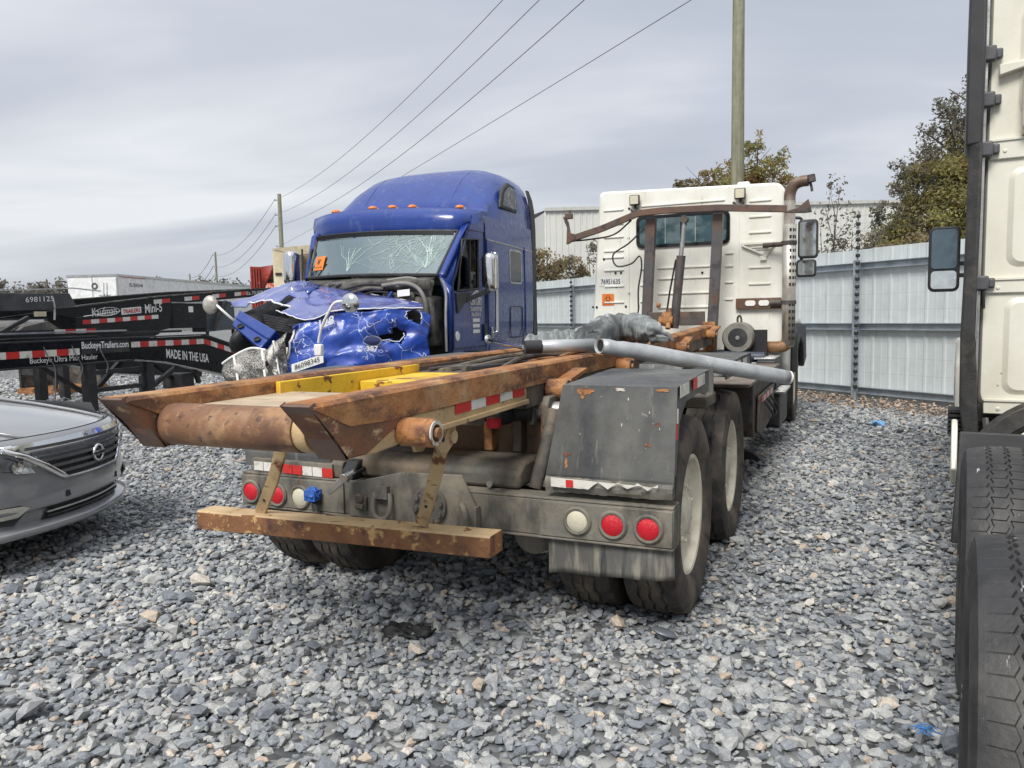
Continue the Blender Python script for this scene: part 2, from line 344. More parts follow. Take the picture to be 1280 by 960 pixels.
def smoothpath(pts, n=8):    # Catmull-Rom
    pts = [Vector(p) for p in pts]; P = [pts[0] * 2 - pts[1]] + pts + [pts[-1] * 2 - pts[-2]]; res = []
    for i in range(1, len(P) - 2):
        for k in range(n):
            t = k / n; a, b, c, d = P[i - 1:i + 3]
            res.append(.5 * ((2 * b) + (c - a) * t + (2 * a - 5 * b + 4 * c - d) * t * t + (3 * b - a - 3 * c + d) * t ** 3))
    return res + [pts[-1]]
def rrect(w, h, r, n=4):     # rounded rectangle outline, centred
    res = []
    for cx, cy, a0 in ((w - r, h - r, 0), (-w + r, h - r, 90), (-w + r, -h + r, 180), (w - r, -h + r, 270)):
        for k in range(n + 1):
            a = RAD(a0 + 90 * k / n); res.append((cx + r * math.cos(a), cy + r * math.sin(a)))
    return res

# ---------------------------------------------------------------- ground
def ground_mat():
    m = bpy.data.materials.new('gravel_bed'); m.use_nodes = True; t = m.node_tree; b = t.nodes['Principled BSDF']; k = t.links.new
    co = t.nodes.new('ShaderNodeTexCoord').outputs['Object']
    v = t.nodes.new('ShaderNodeTexVoronoi'); v.inputs['Scale'].default_value = 16; k(co, v.inputs['Vector'])
    sp = t.nodes.new('ShaderNodeSeparateColor'); k(v.outputs['Color'], sp.inputs[0])
    r = t.nodes.new('ShaderNodeValToRGB'); k(sp.outputs[0], r.inputs[0]); e = r.color_ramp.elements
    e[0].color = (.06, .063, .066, 1); e[1].color = (.36, .36, .345, 1); e[1].position = 1; x = r.color_ramp.elements.new(.5); x.color = (.155, .16, .165, 1)
    n = t.nodes.new('ShaderNodeTexNoise'); n.inputs['Scale'].default_value = .35; n.inputs['Detail'].default_value = 6; k(co, n.inputs['Vector'])
    mr = t.nodes.new('ShaderNodeMapRange'); k(n.outputs['Fac'], mr.inputs[0]); mr.inputs[1].default_value = .3; mr.inputs[2].default_value = .7; mr.inputs[3].default_value = .85; mr.inputs[4].default_value = 1.15
    vm = t.nodes.new('ShaderNodeVectorMath'); vm.operation = 'SCALE'; k(r.outputs[0], vm.inputs[0]); k(mr.outputs[0], vm.inputs['Scale']); k(vm.outputs[0], b.inputs['Base Color'])
    b.inputs['Roughness'].default_value = .9
    bp = t.nodes.new('ShaderNodeBump'); bp.inputs['Strength'].default_value = .9; bp.inputs['Distance'].default_value = .04; bp.invert = True; k(v.outputs['Distance'], bp.inputs['Height']); k(bp.outputs[0], b.inputs['Normal'])
    return m
gp = MB(); gp.grid(lambda a, b: (-700 + 1400 * a, -100 + 1500 * b, 0), 28, 30)
go = gp.build('gravel_ground', ground_mat(), smooth=0); tag(go, 'grey crushed stone yard', kind='structure')
def stone_mat(name, cols):
    m = bpy.data.materials.new(name); m.use_nodes = True; t = m.node_tree; b = t.nodes['Principled BSDF']; k = t.links.new
    at = t.nodes.new('ShaderNodeAttribute'); at.attribute_name = 'tone'
    r = t.nodes.new('ShaderNodeValToRGB'); k(at.outputs['Fac'], r.inputs[0]); cr_ = r.color_ramp; cr_.interpolation = 'LINEAR'
    cr_.elements[0].position = 0; cr_.elements[0].color = (*cols[0][1], 1); cr_.elements[1].position = 1; cr_.elements[1].color = (*cols[-1][1], 1)
    for p, c in cols[1:-1]: q = cr_.elements.new(p); q.color = (*c, 1)
    co = t.nodes.new('ShaderNodeTexCoord').outputs['Object']; n = t.nodes.new('ShaderNodeTexNoise'); n.inputs['Scale'].default_value = 70; n.inputs['Detail'].default_value = 5; n.inputs['Roughness'].default_value = .7; k(co, n.inputs['Vector'])
    mr = t.nodes.new('ShaderNodeMapRange'); k(n.outputs['Fac'], mr.inputs[0]); mr.inputs[1].default_value = .3; mr.inputs[2].default_value = .7; mr.inputs[3].default_value = .72; mr.inputs[4].default_value = 1.28
    vm = t.nodes.new('ShaderNodeVectorMath'); vm.operation = 'SCALE'; k(r.outputs[0], vm.inputs[0]); k(mr.outputs[0], vm.inputs['Scale']); k(vm.outputs[0], b.inputs['Base Color'])
    b.inputs['Roughness'].default_value = .82
    bp = t.nodes.new('ShaderNodeBump'); bp.inputs['Strength'].default_value = .5; bp.inputs['Distance'].default_value = .006; k(n.outputs['Fac'], bp.inputs['Height']); k(bp.outputs[0], b.inputs['Normal'])
    return m
def scatter(name, label, pts, sizes, tones, mat, seed, zsc=.62):
    rg = np.random.default_rng(seed)
    bm = bmesh.new(); bmesh.ops.create_icosphere(bm, subdivisions=1, radius=1); bv = np.array([v.co[:] for v in bm.verts]); bf = np.array([[v.index for v in f.verts] for f in bm.faces]); bm.free()
    protos = []
    for i in range(24):       # angular chips: jittered icosahedra cut by random planes
        q = bv * rg.uniform(.55, 1.15, (len(bv), 1)) * np.array([rg.uniform(.8, 1.25), rg.uniform(.6, .9), rg.uniform(.5, .8)])
        for _ in range(5):
            nrm = rg.normal(size=3); nrm /= np.linalg.norm(nrm); d = rg.uniform(.35, .6); ex = np.maximum(q @ nrm - d, 0); q = q - ex[:, None] * nrm
        protos.append(q)
    protos = np.array(protos); n = len(pts); pid = rg.integers(0, 24, n)
    # random rotation (quaternions)
    q = rg.normal(size=(n, 4)); q[:, 1:3] *= .55; q /= np.linalg.norm(q, axis=1)[:, None]; w, x, y, z = q.T
    R = np.stack([1 - 2 * (y * y + z * z), 2 * (x * y - z * w), 2 * (x * z + y * w), 2 * (x * y + z * w), 1 - 2 * (x * x + z * z), 2 * (y * z - x * w), 2 * (x * z - y * w), 2 * (y * z + x * w), 1 - 2 * (x * x + y * y)], 1).reshape(n, 3, 3)
    V = np.einsum('nij,nkj->nki', R, protos[pid]) * sizes[:, None, None] * np.array([1.08, 1.08, .74]) + pts[:, None, :]
    F = bf[None] + (np.arange(n) * len(bv))[:, None, None]
    o = mesh_np(name, V.reshape(-1, 3), F.reshape(-1, 3), mat, tone=np.repeat(tones, len(bf)))
    return tag(o, label, 'gravel', kind='stuff')
rg = np.random.default_rng(1)
def wedge(r0, r1, dens, half=41, az0=0):
    a = RAD(half); area = a * (r1 * r1 - r0 * r0); n = int(area * dens); th = rg.uniform(-a, a, n) + RAD(az0); r = np.sqrt(rg.uniform(r0 * r0, r1 * r1, n))
    return np.stack([r * np.sin(th), r * np.cos(th)], 1)
fo = np.array([5.78, 12.55]); fd = np.array([math.sin(RAD(-26.7)), math.cos(RAD(-26.7))]); fn = np.array([fd[1], -fd[0]])
P2 = [wedge(.8, 5, 1250, 58), wedge(5, 9, 860, 43), wedge(9, 15, 280), wedge(15, 26, 85)]
S2 = [rg.lognormal(math.log(.0235), .34, len(P2[0])), rg.lognormal(math.log(.026), .32, len(P2[1])), rg.lognormal(math.log(.035), .28, len(P2[2])), rg.lognormal(math.log(.058), .25, len(P2[3]))]
P2 = np.concatenate(P2); S2 = np.clip(np.concatenate(S2), .014, .085)
sd_ = (P2 - fo) @ fn
keep = sd_ < -.95; P2, S2 = P2[keep], S2[keep]
Z2 = S2 * rg.uniform(.0, .7, len(S2))
mac = np.sin(P2[:, 0] * 1.1 + 1.3 * np.sin(P2[:, 1] * .7)) * np.sin(P2[:, 1] * .9 + 1.1 * np.sin(P2[:, 0] * .5 + 1)) + .6 * np.sin(P2[:, 0] * 2.7 + P2[:, 1] * 1.9)
S2 = S2 * (1 + .10 * mac)
TO = np.clip(rg.beta(1.6, 1.9, len(S2)) * .86 + .05 * mac, 0, .87); bei = rg.random(len(S2)) < .045; TO[bei] = rg.uniform(.9, 1, bei.sum())
M['stone'] = stone_mat('crushed_granite', [(0, (.145, .158, .178)), (.25, (.222, .240, .262)), (.55, (.35, .355, .348)), (.80, (.46, .46, .435)), (.88, (.56, .55, .52)), (.95, (.46, .39, .31)), (1, (.42, .33, .26))])
scatter('crushed_stone', 'loose grey and bluish crushed stone covering the yard', np.column_stack([P2, Z2]), S2, TO, 'stone', 2)
# paler tan pebbles banked along the fence foot
n = 9000; t_ = rg.uniform(-8, 20, n); d_ = -rg.triangular(.0, .15, 1.6, n)
P3 = fo + t_[:, None] * fd + d_[:, None] * fn; S3 = rg.lognormal(math.log(.026), .3, n)
keep = np.abs(np.arctan2(P3[:, 0], P3[:, 1])) < RAD(42); P3, S3, d3 = P3[keep], S3[keep], d_[keep]
M['pebble'] = stone_mat('tan_pebbles', [(0, (.12, .085, .06)), (.4, (.30, .22, .16)), (.8, (.47, .40, .32)), (1, (.42, .27, .18))])
scatter('tan_pebbles', 'tan pebbles banked along the foot of the metal fence', np.column_stack([P3, np.maximum(0, .10 - .08 * np.abs(d3)) * rg.uniform(.3, 1, len(d3))]), S3, rg.random(len(S3)), 'pebble', 3)

# ---------------------------------------------------------------- metal fence (local y runs along it, -x is the yard side)
FE = thing('metal_fence', 'tall pale corrugated metal fence behind the trucks, electric wires on top', 'fence', (5.78, 12.55), -26.7)
def sheet_proto():
    mb = MB(); w = 0.915; prof = []
    for k in range(3):
        y0 = k * .305
        prof += [(0, y0), (0, y0 + .10), (-.004, y0 + .105), (-.004, y0 + .13), (0, y0 + .135), (0, y0 + .235), (-.014, y0 + .252), (-.014, y0 + .285), (0, y0 + .302)]
    prof.append((0, w)); n = len(prof)
    vs = [(x, y, .03) for x, y in prof] + [(x, y, 2.48) for x, y in prof]
    return mb.add(vs, [(i, i + 1, n + i + 1, n + i) for i in range(n - 1)])
pz = sheet_proto().build('sheet_panel', 'panelgrey', FE, thick=.003, smooth=0)
rf_ = random.Random(4)
NP = 38
for i in range(NP):
    o = pz if i == 0 else dup(pz, FE)
    o.location = (rf_.uniform(-.003, .003), -11.2 + i * .9185, rf_.uniform(-.006, .006))
for z in (.175, 1.22, 2.205):
    for b in range(8):
        y0 = -11.0 + 4.45 * b - .05
        MB().prism([(-.03, z - .055), (-.10, z - .055), (-.10, z - .045), (-.04, z - .045), (-.04, z + .045), (-.10, z + .045), (-.10, z + .055), (-.03, z + .055)], 'y', y0, y0 + 4.44).build('rail', 'railgrey', FE, smooth=0)
pf = MB().box(-.185, -.105, -.04, .04, 0, 2.30).build('fence_post', 'railgrey', FE, bev=.008)
for b in range(-2, 6):
    o = pf if b == -2 else dup(pf, FE)
    o.location = (0, b * 4.45, 0)
ip = MB().cyl((-.215, -.07, .05), (-.215, -.07, 3.08), .014, n=8).build('insulator_post', 'railgrey', FE)
ins = None
for k in range(23):
    if ins is None: ins = MB().lathe([(.016, -.028), (.032, -.026), (.036, 0), (.032, .026), (.016, .028)], (-.215, -.07, 0), (0, 0, 1), 10).build('insulator', 'ink', ip)
    else:
        q = ins.copy(); COL.objects.link(q); q.parent = ip; 
    (ins if k == 0 else q).location = (-.012, -.012, .24 + k * .125)
for b in (-2, 2, 4): 
    o = dup(ip, FE); o.location = (0, b * 4.45, 0)
for k in range(0, 23):
    z = .24 + k * .125
    if z < 2.45 and k % 2: continue
    MB().tube([(-.25, -8.97, z), (-.25, -.07, z), (-.25, 8.83, z), (-.25, 17.7, z)], .0016 if z > 2.4 else .0011, n=4).build('fence_wire', 'wire', FE)
# ---------------------------------------------------------------- warehouse beyond the fence
WH = thing('warehouse', 'long white metal warehouse rising beyond the fence', 'warehouse', (2.02, 42, 0), 1.2)
wm = W('warehouse_wall', (.60, .60, .555), [((.54, .54, .50), (.3, .3, .1), .55, .1)], rough=.5, bump=0, var=.04)
for i in range(24):
    w0 = i * 1.0
    pr = [(w0 + .003, 0)]
    for k in range(3): pr += [(w0 + k * .333 + .12, 0), (w0 + k * .333 + .15, -.03), (w0 + k * .333 + .21, -.03), (w0 + k * .333 + .24, 0)]
    pr.append((w0 + .995, 0)); n = len(pr)
    MB().add([(x, y, 0) for x, y in pr] + [(x, y, 7.12) for x, y in pr], [(a, a + 1, n + a + 1, n + a) for a in range(n - 1)]).build('wall_panel', wm, WH, smooth=0)
MB().box(-.05, 24.1, -.16, .0, 7.13, 7.30).build('eaves_gutter', W('gutter', (.46, .46, .43), rough=.5, bump=0), WH)
MB().box(-.06, .0, -.05, .0, 0, 7.12).build('corner_trim', 'container', WH)
MB().add([(0, 0, 0), (-6, 30, 0), (-6, 30, 7), (0, 0, 7.1)], [(0, 1, 2, 3)]).build('side_wall', wm, WH, smooth=0)
MB().add([(0, 0, 7.2), (24.1, 0, 7.2), (24.1, 18, 8.4), (-3, 18, 8.4)], [(0, 1, 2, 3)]).build('roof', wm, WH, smooth=0)
# ---------------------------------------------------------------- utility poles and wires
def pole(x, y, h, r, label, arms):
    p = thing('utility_pole', label, 'utility pole', (x, y), 0, 'wooden utility poles')
    MB().cyl((0, 0, 0), (.02, 0, h), r, r * .66, n=16).build('post', 'wood', p)
    for z in arms:
        a = MB(); a.bar((-.05, 0, z), (-.55, 0, z + .03), .06, .06); a.lathe([(.03, 0), (.06, .03), (.03, .08), (.06, .11), (.03, .16)], (-.5, 0, z + .03), (0, 0, 1), 8); a.build('insulator_arm', 'wire', p)
    return p
pole(5.92, 20.0, 15.2, .185, 'thick weathered wooden utility pole rising behind the white cab', (14.9, 13.6, 12.2))
pole(-24.55, 83, 15.0, .30, 'middle utility pole left of the blue truck, carrying three wires', (14.3, 12.75, 11.55, 9.4))
pole(-56.2, 147, 14.8, .26, 'farthest small utility pole above the white box trailer', (14.2, 12.0, 10.2))
pole(-88.0, 211, 14.8, .26, 'most distant wooden utility pole, thinnest of the row at the far left', (14.2, 12.0, 10.2))
P0 = [(5.4, 20, z) for z in (15.0, 13.7, 12.3)]; P1 = [(-25.05, 83, z) for z in (14.4, 12.85, 11.65)]; P2_ = [(-56.7, 147, z) for z in (14.3, 12.1, 10.3)]; P3_ = [(-88.5, 211, z) for z in (14.3, 12.1, 10.3)]; PM = [(36, -43, z) for z in (15.0, 13.7, 12.3)]
def span(a, b, sag, r, lab):
    a, b = Vector(a), Vector(b); pts = []
    for i in range(33):
        t = i / 32; p = a.lerp(b, t); p.z -= sag * 4 * t * (1 - t); pts.append(p)
    c = a.copy(); c.z = 0
    o = MB().tube(pts, r, n=5).build('overhead_wire', 'wire'); tag(o, lab, 'wire', 'overhead power wires')
for i, nm in enumerate(('uppermost', 'middle', 'lowest')):
    span(P0[i], P1[i], 1.6, .016, nm + ' of the three power wires climbing from the middle pole to the near pole')
    span(P1[i], P2_[i], 1.9, .026, nm + ' of the three sagging wires between the middle pole and the farthest pole')
    span(P2_[i], P3_[i], 1.9, .045, nm + ' of the faint wires running left from the farthest pole')
    
span((5.6, 20, 9.87), (-24.7, 83, 9.5), .2, .013, 'lone lower cable slanting up behind the blue truck roof')
# ---------------------------------------------------------------- trees and shrubs
M['leaf_green'] = leafmat('leaf_green', (.30, .33, .09), (.37, .33, .10))
M['leaf_olive'] = leafmat('leaf_olive', (.32, .31, .12), (.39, .31, .13))
M['leaf_grey'] = leafmat('leaf_grey', (.19, .19, .14), (.22, .19, .145))
M['leaf_dry'] = leafmat('leaf_dry', (.22, .125, .06), (.30, .19, .10))
M['leaf_far'] = leafmat('leaf_far', (.17, .17, .13), (.21, .175, .14))
M['leaf_shrub'] = leafmat('leaf_shrub', (.24, .21, .10), (.30, .22, .13))
def leaves(name, clumps, n, size, mat, parent, seed, shell=.45):
    """Leaf-sized faces through a set of clumps (x, y, z, rx, ry, rz), with gaps."""
    g = np.random.default_rng(seed); C_ = np.array(clumps, float); wgt = C_[:, 3] * C_[:, 4] * C_[:, 5]; wgt = wgt ** .75; ci = g.choice(len(C_), n, p=wgt / wgt.sum())
    d = g.normal(size=(n, 3)); d /= np.linalg.norm(d, axis=1)[:, None]; r = g.random(n) ** shell
    # twiggy sub-clusters
    sub = g.normal(size=(len(C_) * 14, 3)); sub /= np.linalg.norm(sub, axis=1)[:, None]; k = g.integers(0, 14, n); sc = sub[ci * 14 + k] * .8
    q = np.where((g.random(n) < .7)[:, None], sc + d * r[:, None] * .34, d * r[:, None])
    P = C_[ci, :3] + q * C_[ci, 3:6]
    s = size * g.uniform(.6, 1.4, n); a = g.normal(size=(n, 3)); a /= np.linalg.norm(a, axis=1)[:, None]; b = np.cross(a, g.normal(size=(n, 3))); b /= np.linalg.norm(b, axis=1)[:, None]
    a = a * s[:, None]; b = b * s[:, None] * .45
    V = np.stack([P - a, P + b, P + a, P - b], 1).reshape(-1, 3); F = np.arange(4 * n).reshape(-1, 4)
    ct = g.random(len(C_) * 14)
    return mesh_np(name, V, F, mat, parent, tone=np.clip(ct[ci * 14 + k] * .7 + g.random(n) * .3, 0, 1))
def limbs(parent, base, tips, r0, mat='bark', seed=0, name='trunk'):
    g = random.Random(seed); mb = MB(); base = Vector(base)
    for i, t in enumerate(tips):
        t = Vector(t); mid = base.lerp(t, .5) + Vector((g.uniform(-.2, .2), g.uniform(-.2, .2), g.uniform(0, .35)))
        pts = smoothpath([base, mid, t], 5); m = len(pts); mb.tube(pts, [r0 * (1 - .85 * j / (m - 1)) * (1 if i == 0 else .7) for j in range(m)], n=6)
        for _ in range(6):
            f = g.uniform(.35, .95); p = pts[int(f * (m - 1))]; e_ = p + Vector((g.uniform(-1, 1), g.uniform(-1, 1), g.uniform(.1, 1))) * (t - base).length * .17
            mb.tube([p, p.lerp(e_, .5) + Vector((0, 0, .03)), e_], [r0 * .22, r0 * .15, r0 * .06], n=4)
    return mb.build(name, mat, parent)
# big leaning tree at the right
t = thing('tree', 'large bushy olive green tree above the fence beside the right-hand cab', 'tree', (11.6, 19.4), 0)
limbs(t, (0, 0, 0), [(-.2, .1, 6.2), (-1.0, 0, 5.0), (.9, .4, 5.8), (-1.6, .2, 4.0), (1.6, .3, 4.6), (-2.2, -.3, 3.4), (-.5, 0, 6.6), (.4, .2, 7.0)], .16, seed=1)
leaves('crown', [(.1, 0, 4.2, 1.5, 1.4, 1.1), (-.9, 0, 3.5, 1.3, 1.2, .9), (1.2, .2, 4.4, 1.5, 1.4, 1.2), (-.6, .1, 4.5, 1.2, 1.1, .8), (-1.7, -.2, 2.5, 1.3, .9, .5), (-2.1, -.3, 3.0, .7, .6, .5), (-1.2, -.3, 3.6, 1.0, .7, .6), (-.2, 0, 5.1, 1.1, 1.0, .7), (-1.5, -.2, 2.8, 1.2, 1.0, .7), (.3, -.6, 2.9, 1.8, 1.0, .8), (2.2, 0, 3.4, 1.4, 1.2, 1.2)], 46000, .05, 'leaf_olive', t, 11, .6)
leaves('crown', [(-.8, -.8, 2.8, 1.1, .6, .5), (.3, -1.0, 3.5, .9, .5, .6), (1.1, -1.0, 2.9, 1.1, .6, .7), (-.2, -.9, 3.1, 1.2, .5, .5)], 20000, .045, 'leaf_green', t, 12, .6)
leaves('crown', [(-.4, 0, 5.4, 1.1, 1.0, .9), (.5, .1, 6.1, 1.1, .9, .8), (-.5, 0, 6.3, .5, .5, .6), (.2, 0, 6.9, .5, .5, .45), (-1.3, 0, 4.6, .7, .7, .5), (-1.7, 0, 5.0, .35, .4, .3), (-1.9, -.1, 3.7, .6, .6, .4), (-2.5, -.2, 3.1, .6, .5, .35), (1.5, .1, 5.9, 1.0, .9, .8), (-2.4, -.2, 2.7, .5, .4, .4), (-2.2, 0, 4.05, .35, .3, .15)], 14000, .05, 'leaf_grey', t, 13, .7)
limbs(t, (0, 0, 3), [(-2.1, 0, 4.1), (-1.8, 0, 5.1), (-2.6, -.2, 3.2), (1.4, 0, 6.3)], .05, seed=6)
# dry reeds along the fence top
t = thing('dry_weeds', 'dry orange brown weed stalks poking over the fence right of its insulator post', 'weeds', (9.4, 16.6), 0)
g_ = random.Random(9); mb = MB()
for i in range(110):
    x = g_.uniform(-2.1, 1.7); y = g_.uniform(-.5, .5) - x * .4; h = 2.2 + g_.random() * .55 + (.6 if g_.random() < .1 else 0); lx = g_.uniform(-.35, .35)
    mb.tube([(x, y, 0), (x + lx * .4, y, h * .7), (x + lx, y, h)], [.012, .010, .004], n=3)
for i in range(7):
    x = g_.uniform(-1.6, 1.4); mb.tube([(x - .5, 0, 2.4), (x, .05, 2.75), (x + .7, 0, 3.05 - .9 * g_.random())], [.012, .010, .005], n=3)
mb.build('stalks', W('dry_stalk', (.34, .20, .10), [((.22, .14, .08), 3, .5, .1)], rough=.8), t)
leaves('dry_leaves', [(-1.2, .3, 2.4, .8, .4, .3), (.2, 0, 2.4, 1.0, .4, .3), (1.3, -.4, 2.6, .7, .4, .5)], 1500, .045, 'leaf_dry', t, 21)
# sapling and low shrubs left of the post
t = thing('sapling', 'thin bare sapling with few leaves behind the fence beside the truck mirrors', 'tree', (7.45, 17.6), 0)
limbs(t, (0, 0, 0), [(.1, 0, 4.3), (-.35, 0, 3.5), (.4, 0, 3.3), (-.2, .1, 3.9)], .035, seed=3)
leaves('crown', [(0, 0, 3.6, .5, .4, .9), (-.2, 0, 2.8, .6, .4, .4)], 520, .05, 'leaf_grey', t, 31)
t = thing('shrub', 'brown and green shrubs low behind the fence next to the sapling', 'shrub', (7.6, 16.6), 0)
limbs(t, (0, 0, 0), [(.6, 0, 2.6), (-.4, 0, 2.6), (1.1, 0, 2.8)], .03, seed=4)
leaves('crown', [(.6, .2, 2.6, .6, .4, .3), (-.3, .2, 2.5, .5, .4, .3), (1.25, .1, 2.75, .45, .4, .35)], 2200, .05, 'leaf_shrub', t, 32)
# tree behind the pole
t = thing('tree', 'small loose tree with reddish leaves just right of the thick wooden pole', 'tree', (7.95, 25), 0)
limbs(t, (0, 0, 0), [(.1, 0, 6.9), (-.5, 0, 6.2), (.7, 0, 6.4), (-1.1, 0, 5.6), (.3, 0, 6.0)], .10, seed=5)
leaves('crown', [(-.1, 0, 6.3, .7, .7, .6), (-.8, 0, 5.8, .7, .6, .5), (.5, 0, 5.9, .7, .6, .5), (.2, 0, 7.0, .18, .18, .35), (.95, 0, 6.4, .2, .2, .4), (1.0, 0, 5.5, .4, .4, .4), (-.1, .2, 5.3, 1.2, .8, .6)], 4200, .065, 'leaf_olive', t, 41, .6)
leaves('crown', [(-.9, 0, 5.9, .6, .5, .5), (.2, 0, 5.6, .9, .6, .5)], 900, .06, 'leaf_dry', t, 42)
t = thing('tree', 'thin tree top left of the thick pole, peeping over the white cab', 'tree', (6.2, 25.5), 0)
limbs(t, (0, 0, 0), [(-.1, 0, 5.9), (.4, 0, 6.0), (-.6, 0, 5.7)], .07, seed=7)
leaves('crown', [(.35, 0, 5.85, .4, .4, .3), (-.2, 0, 5.6, .5, .4, .25), (-.6, 0, 5.6, .2, .2, .3)], 1100, .06, 'leaf_shrub', t, 43)
# pale shrub between the blue truck and the white cab
t = thing('shrub', 'pale yellowish leafy shrub behind the fence between the blue truck and white cab', 'shrub', (1.55, 23.6), 0)
limbs(t, (0, 0, 0), [(-.4, 0, 3.3), (.3, 0, 3.2), (-.8, 0, 3.2), (.8, 0, 3.0)], .05, seed=8)
leaves('crown', [(-.5, 0, 3.0, .7, .5, .55), (.2, 0, 2.9, .6, .5, .45), (-.95, 0, 2.9, .5, .4, .6), (.65, 0, 2.75, .3, .3, .3)], 4200, .055, 'leaf_shrub', t, 51)
t = thing('sapling', 'sparse grey twigs behind the fence at the left edge of the white cab', 'tree', (2.75, 24), 0)
limbs(t, (0, 0, 0), [(-.3, 0, 3.6), (.2, 0, 3.9), (0, 0, 3.2)], .03, seed=9)
leaves('crown', [(0, 0, 3.2, .45, .3, .6)], 420, .05, 'leaf_grey', t, 52)
# woods along the horizon
gw = np.random.default_rng(77); cl_ = []
for az in np.arange(-56, 20, .42):
    for r_ in (0, 1):
        R_ = 158 + gw.uniform(-8, 12) + r_ * 14; h = gw.uniform(6.5, 8.8) + r_ * .9 - (1.2 if az < -38 else 0)
        cl_.append((R_ * math.sin(RAD(az)), R_ * math.cos(RAD(az)), h * .55, gw.uniform(2.4, 3.6), 2.2, h * .58))
fw = leaves('far_wood', cl_, 200000, .34, 'leaf_far', None, 78, .75); tag(fw, 'brownish green woods along the far horizon', 'woods', kind='stuff')

# ---------------------------------------------------------------- tyres and wheels
def tyre_mb(R=.505, Wd=.275, rim=.295, n=96, lug=True, amp=.006, depth=.012, sipes=False):
    """Tyre round the x axis, with zigzag grooves and cut shoulder blocks."""
    h = Wd / 2; mb = MB(); vs = []
    side = [(rim, -.72), (rim + .012, -.80), (rim + .05, -.93), (rim + .11, -1.0), (R - .065, -.985), (R - .04, -.955), (R - .020, -.90)]
    tread = [(-.80, 0, 0), (-.46, 0, 1), (-.44, 1, 1), (-.37, 1, 2), (-.35, 0, 2), (-.06, 0, 1), (-.045, 1, 1), (.03, 1, 2), (.045, 0, 2), (.35, 0, 1), (.37, 1, 1), (.44, 1, 2), (.46, 0, 2), (.80, 0, 0)]
    for k in range(n):
        a = 2 * math.pi * k / n
        tri = (abs((k % 4) - 2) - 1) * amp
        cut = (k % 4 == 0)
        if sipes: a = 2 * math.pi / n * (k // 4 * 4 + (1.0, 1.22, 1.44, 3.2)[k % 4]); cut = (k % 4 == 1); tri = (-1, -1, -.6, 1)[k % 4] * amp
        ca, sa = math.cos(a), math.sin(a)
        prof = [(r, t * h) for r, t in side]
        for t, g, z in tread:
            r = R - .013 * abs(t) ** 2.5 / .57; x = t * h + (tri if z else 0)
            if g: r -= depth
            elif cut: r -= depth * (.8 if lug else (0 if abs(t) > .5 else .6) if sipes else .35)
            prof.append((r, x))
        prof += [(r, -t * h) for r, t in side[::-1]]
        vs += [(x, r * ca, r * sa) for r, x in prof]
    m = len(prof); fs = []
    for k in range(n):
        k2 = (k + 1) % n
        for i in range(m): 
            j = (i + 1) % m; fs.append((k * m + i, k2 * m + i, k2 * m + j, k * m + j))
    return mb.add(vs, fs)
def rim_mb(r=.297, face=.10, depth=.035, hub=.0, s=1, lugs=10):
    """Painted disc wheel; s = +1 faces +x."""
    mb = MB()
    prof = [(r - .004, -.11), (r + .004, face - .012), (r + .012, face), (r + .004, face + .008), (r - .012, face + .004), (r - .022, face - depth * .6), (r - .035, face - depth), (.20, face - depth - .006), (.14, face - depth + .006), (.11, face - depth + .012), (.085, face - depth + .03 + hub), (.001, face - depth + .034 + hub)]
    mb.lathe([(a, b * s) for a, b in prof], (0, 0, 0), (1, 0, 0), 48)
    for k in range(lugs):
        a = 2 * math.pi * k / lugs; c = (s * (face - depth), .14 * math.cos(a), .14 * math.sin(a))
        mb.cyl((c[0] - .01 * s, c[1], c[2]), (c[0] + .025 * s, c[1], c[2]), .013, n=6)
    return mb
_wheel_cache = {}
def wheel(parent, loc, s=1, key='drive', mats=('rubber_dirty', 'rim'), rot=0., with_rim=True, label=None, face=.10, **kw):
    ck = (key, s, mats)
    if ck not in _wheel_cache:
        ty = tyre_mb(**kw).build('tyre', mats[0], parent, smooth=30)
        ri = rim_mb(face=face, s=s, r=kw.get('rim', .295) + .002).build('rim', mats[1], ty, smooth=40) if with_rim else None
        _wheel_cache[ck] = ty
    else:
        ty = dup(_wheel_cache[ck], parent)
    ty.parent = parent; ty.location = loc; ty.rotation_euler = (rot, 0, 0)
    if label: ty['label'] = label
    return ty

V3_ = Vector
# ---------------------------------------------------------------- roll-off truck (local x = right, y = towards its cab)
TR = thing('roll_off_truck', 'rusty roll-off hoist truck with a white cab in the middle of the yard', 'truck', (-.425, 3.745), 24.47)
for s in (-1, 1):
    MB().box(s * .43 - .04, s * .43 + .04, .47, 9.1, .72, .98).build('chassis_rail', 'chassis', TR, bev=.006)
for v in (.574, 1.89):
    ax = MB(); ax.cyl((-1.0, v, .5), (1.0, v, .5), .075, n=18); ax.ell((0, v, .5), .24, .2, .2); ax.cyl((0, v - .22, .5), (0, v - .1, .5), .10, .15)
    ax.build('axle', 'chassis', TR)
    for s in (1, -1):
        wheel(TR, (s * 1.08, v, .497), s, 'drive', rot=.3 * v + .1 * s)
        wheel(TR, (s * .755, v, .497), s, 'inner', rot=.9 * v, face=-.02)
for s in (-1, 1):
    lb = MB()
    for k in range(6): lb.box(s * .56 - .05, s * .56 + .05, .45 + .09 * k, 2.0 - .09 * k, .60 + .022 * k, .618 + .022 * k)
    lb.build('leaf_spring', 'chassis', TR)
    MB().box(s * .56 - .07, s * .56 + .07, 1.08, 1.38, .55, .95).build('spring_hanger', 'chassis', TR, bev=.01)
    wheel(TR, (s * 1.05, 7.75, .497), s, 'steer', rot=.2)
MB().cyl((-.95, 7.75, .5), (.95, 7.75, .5), .06).build('axle', 'chassis', TR)
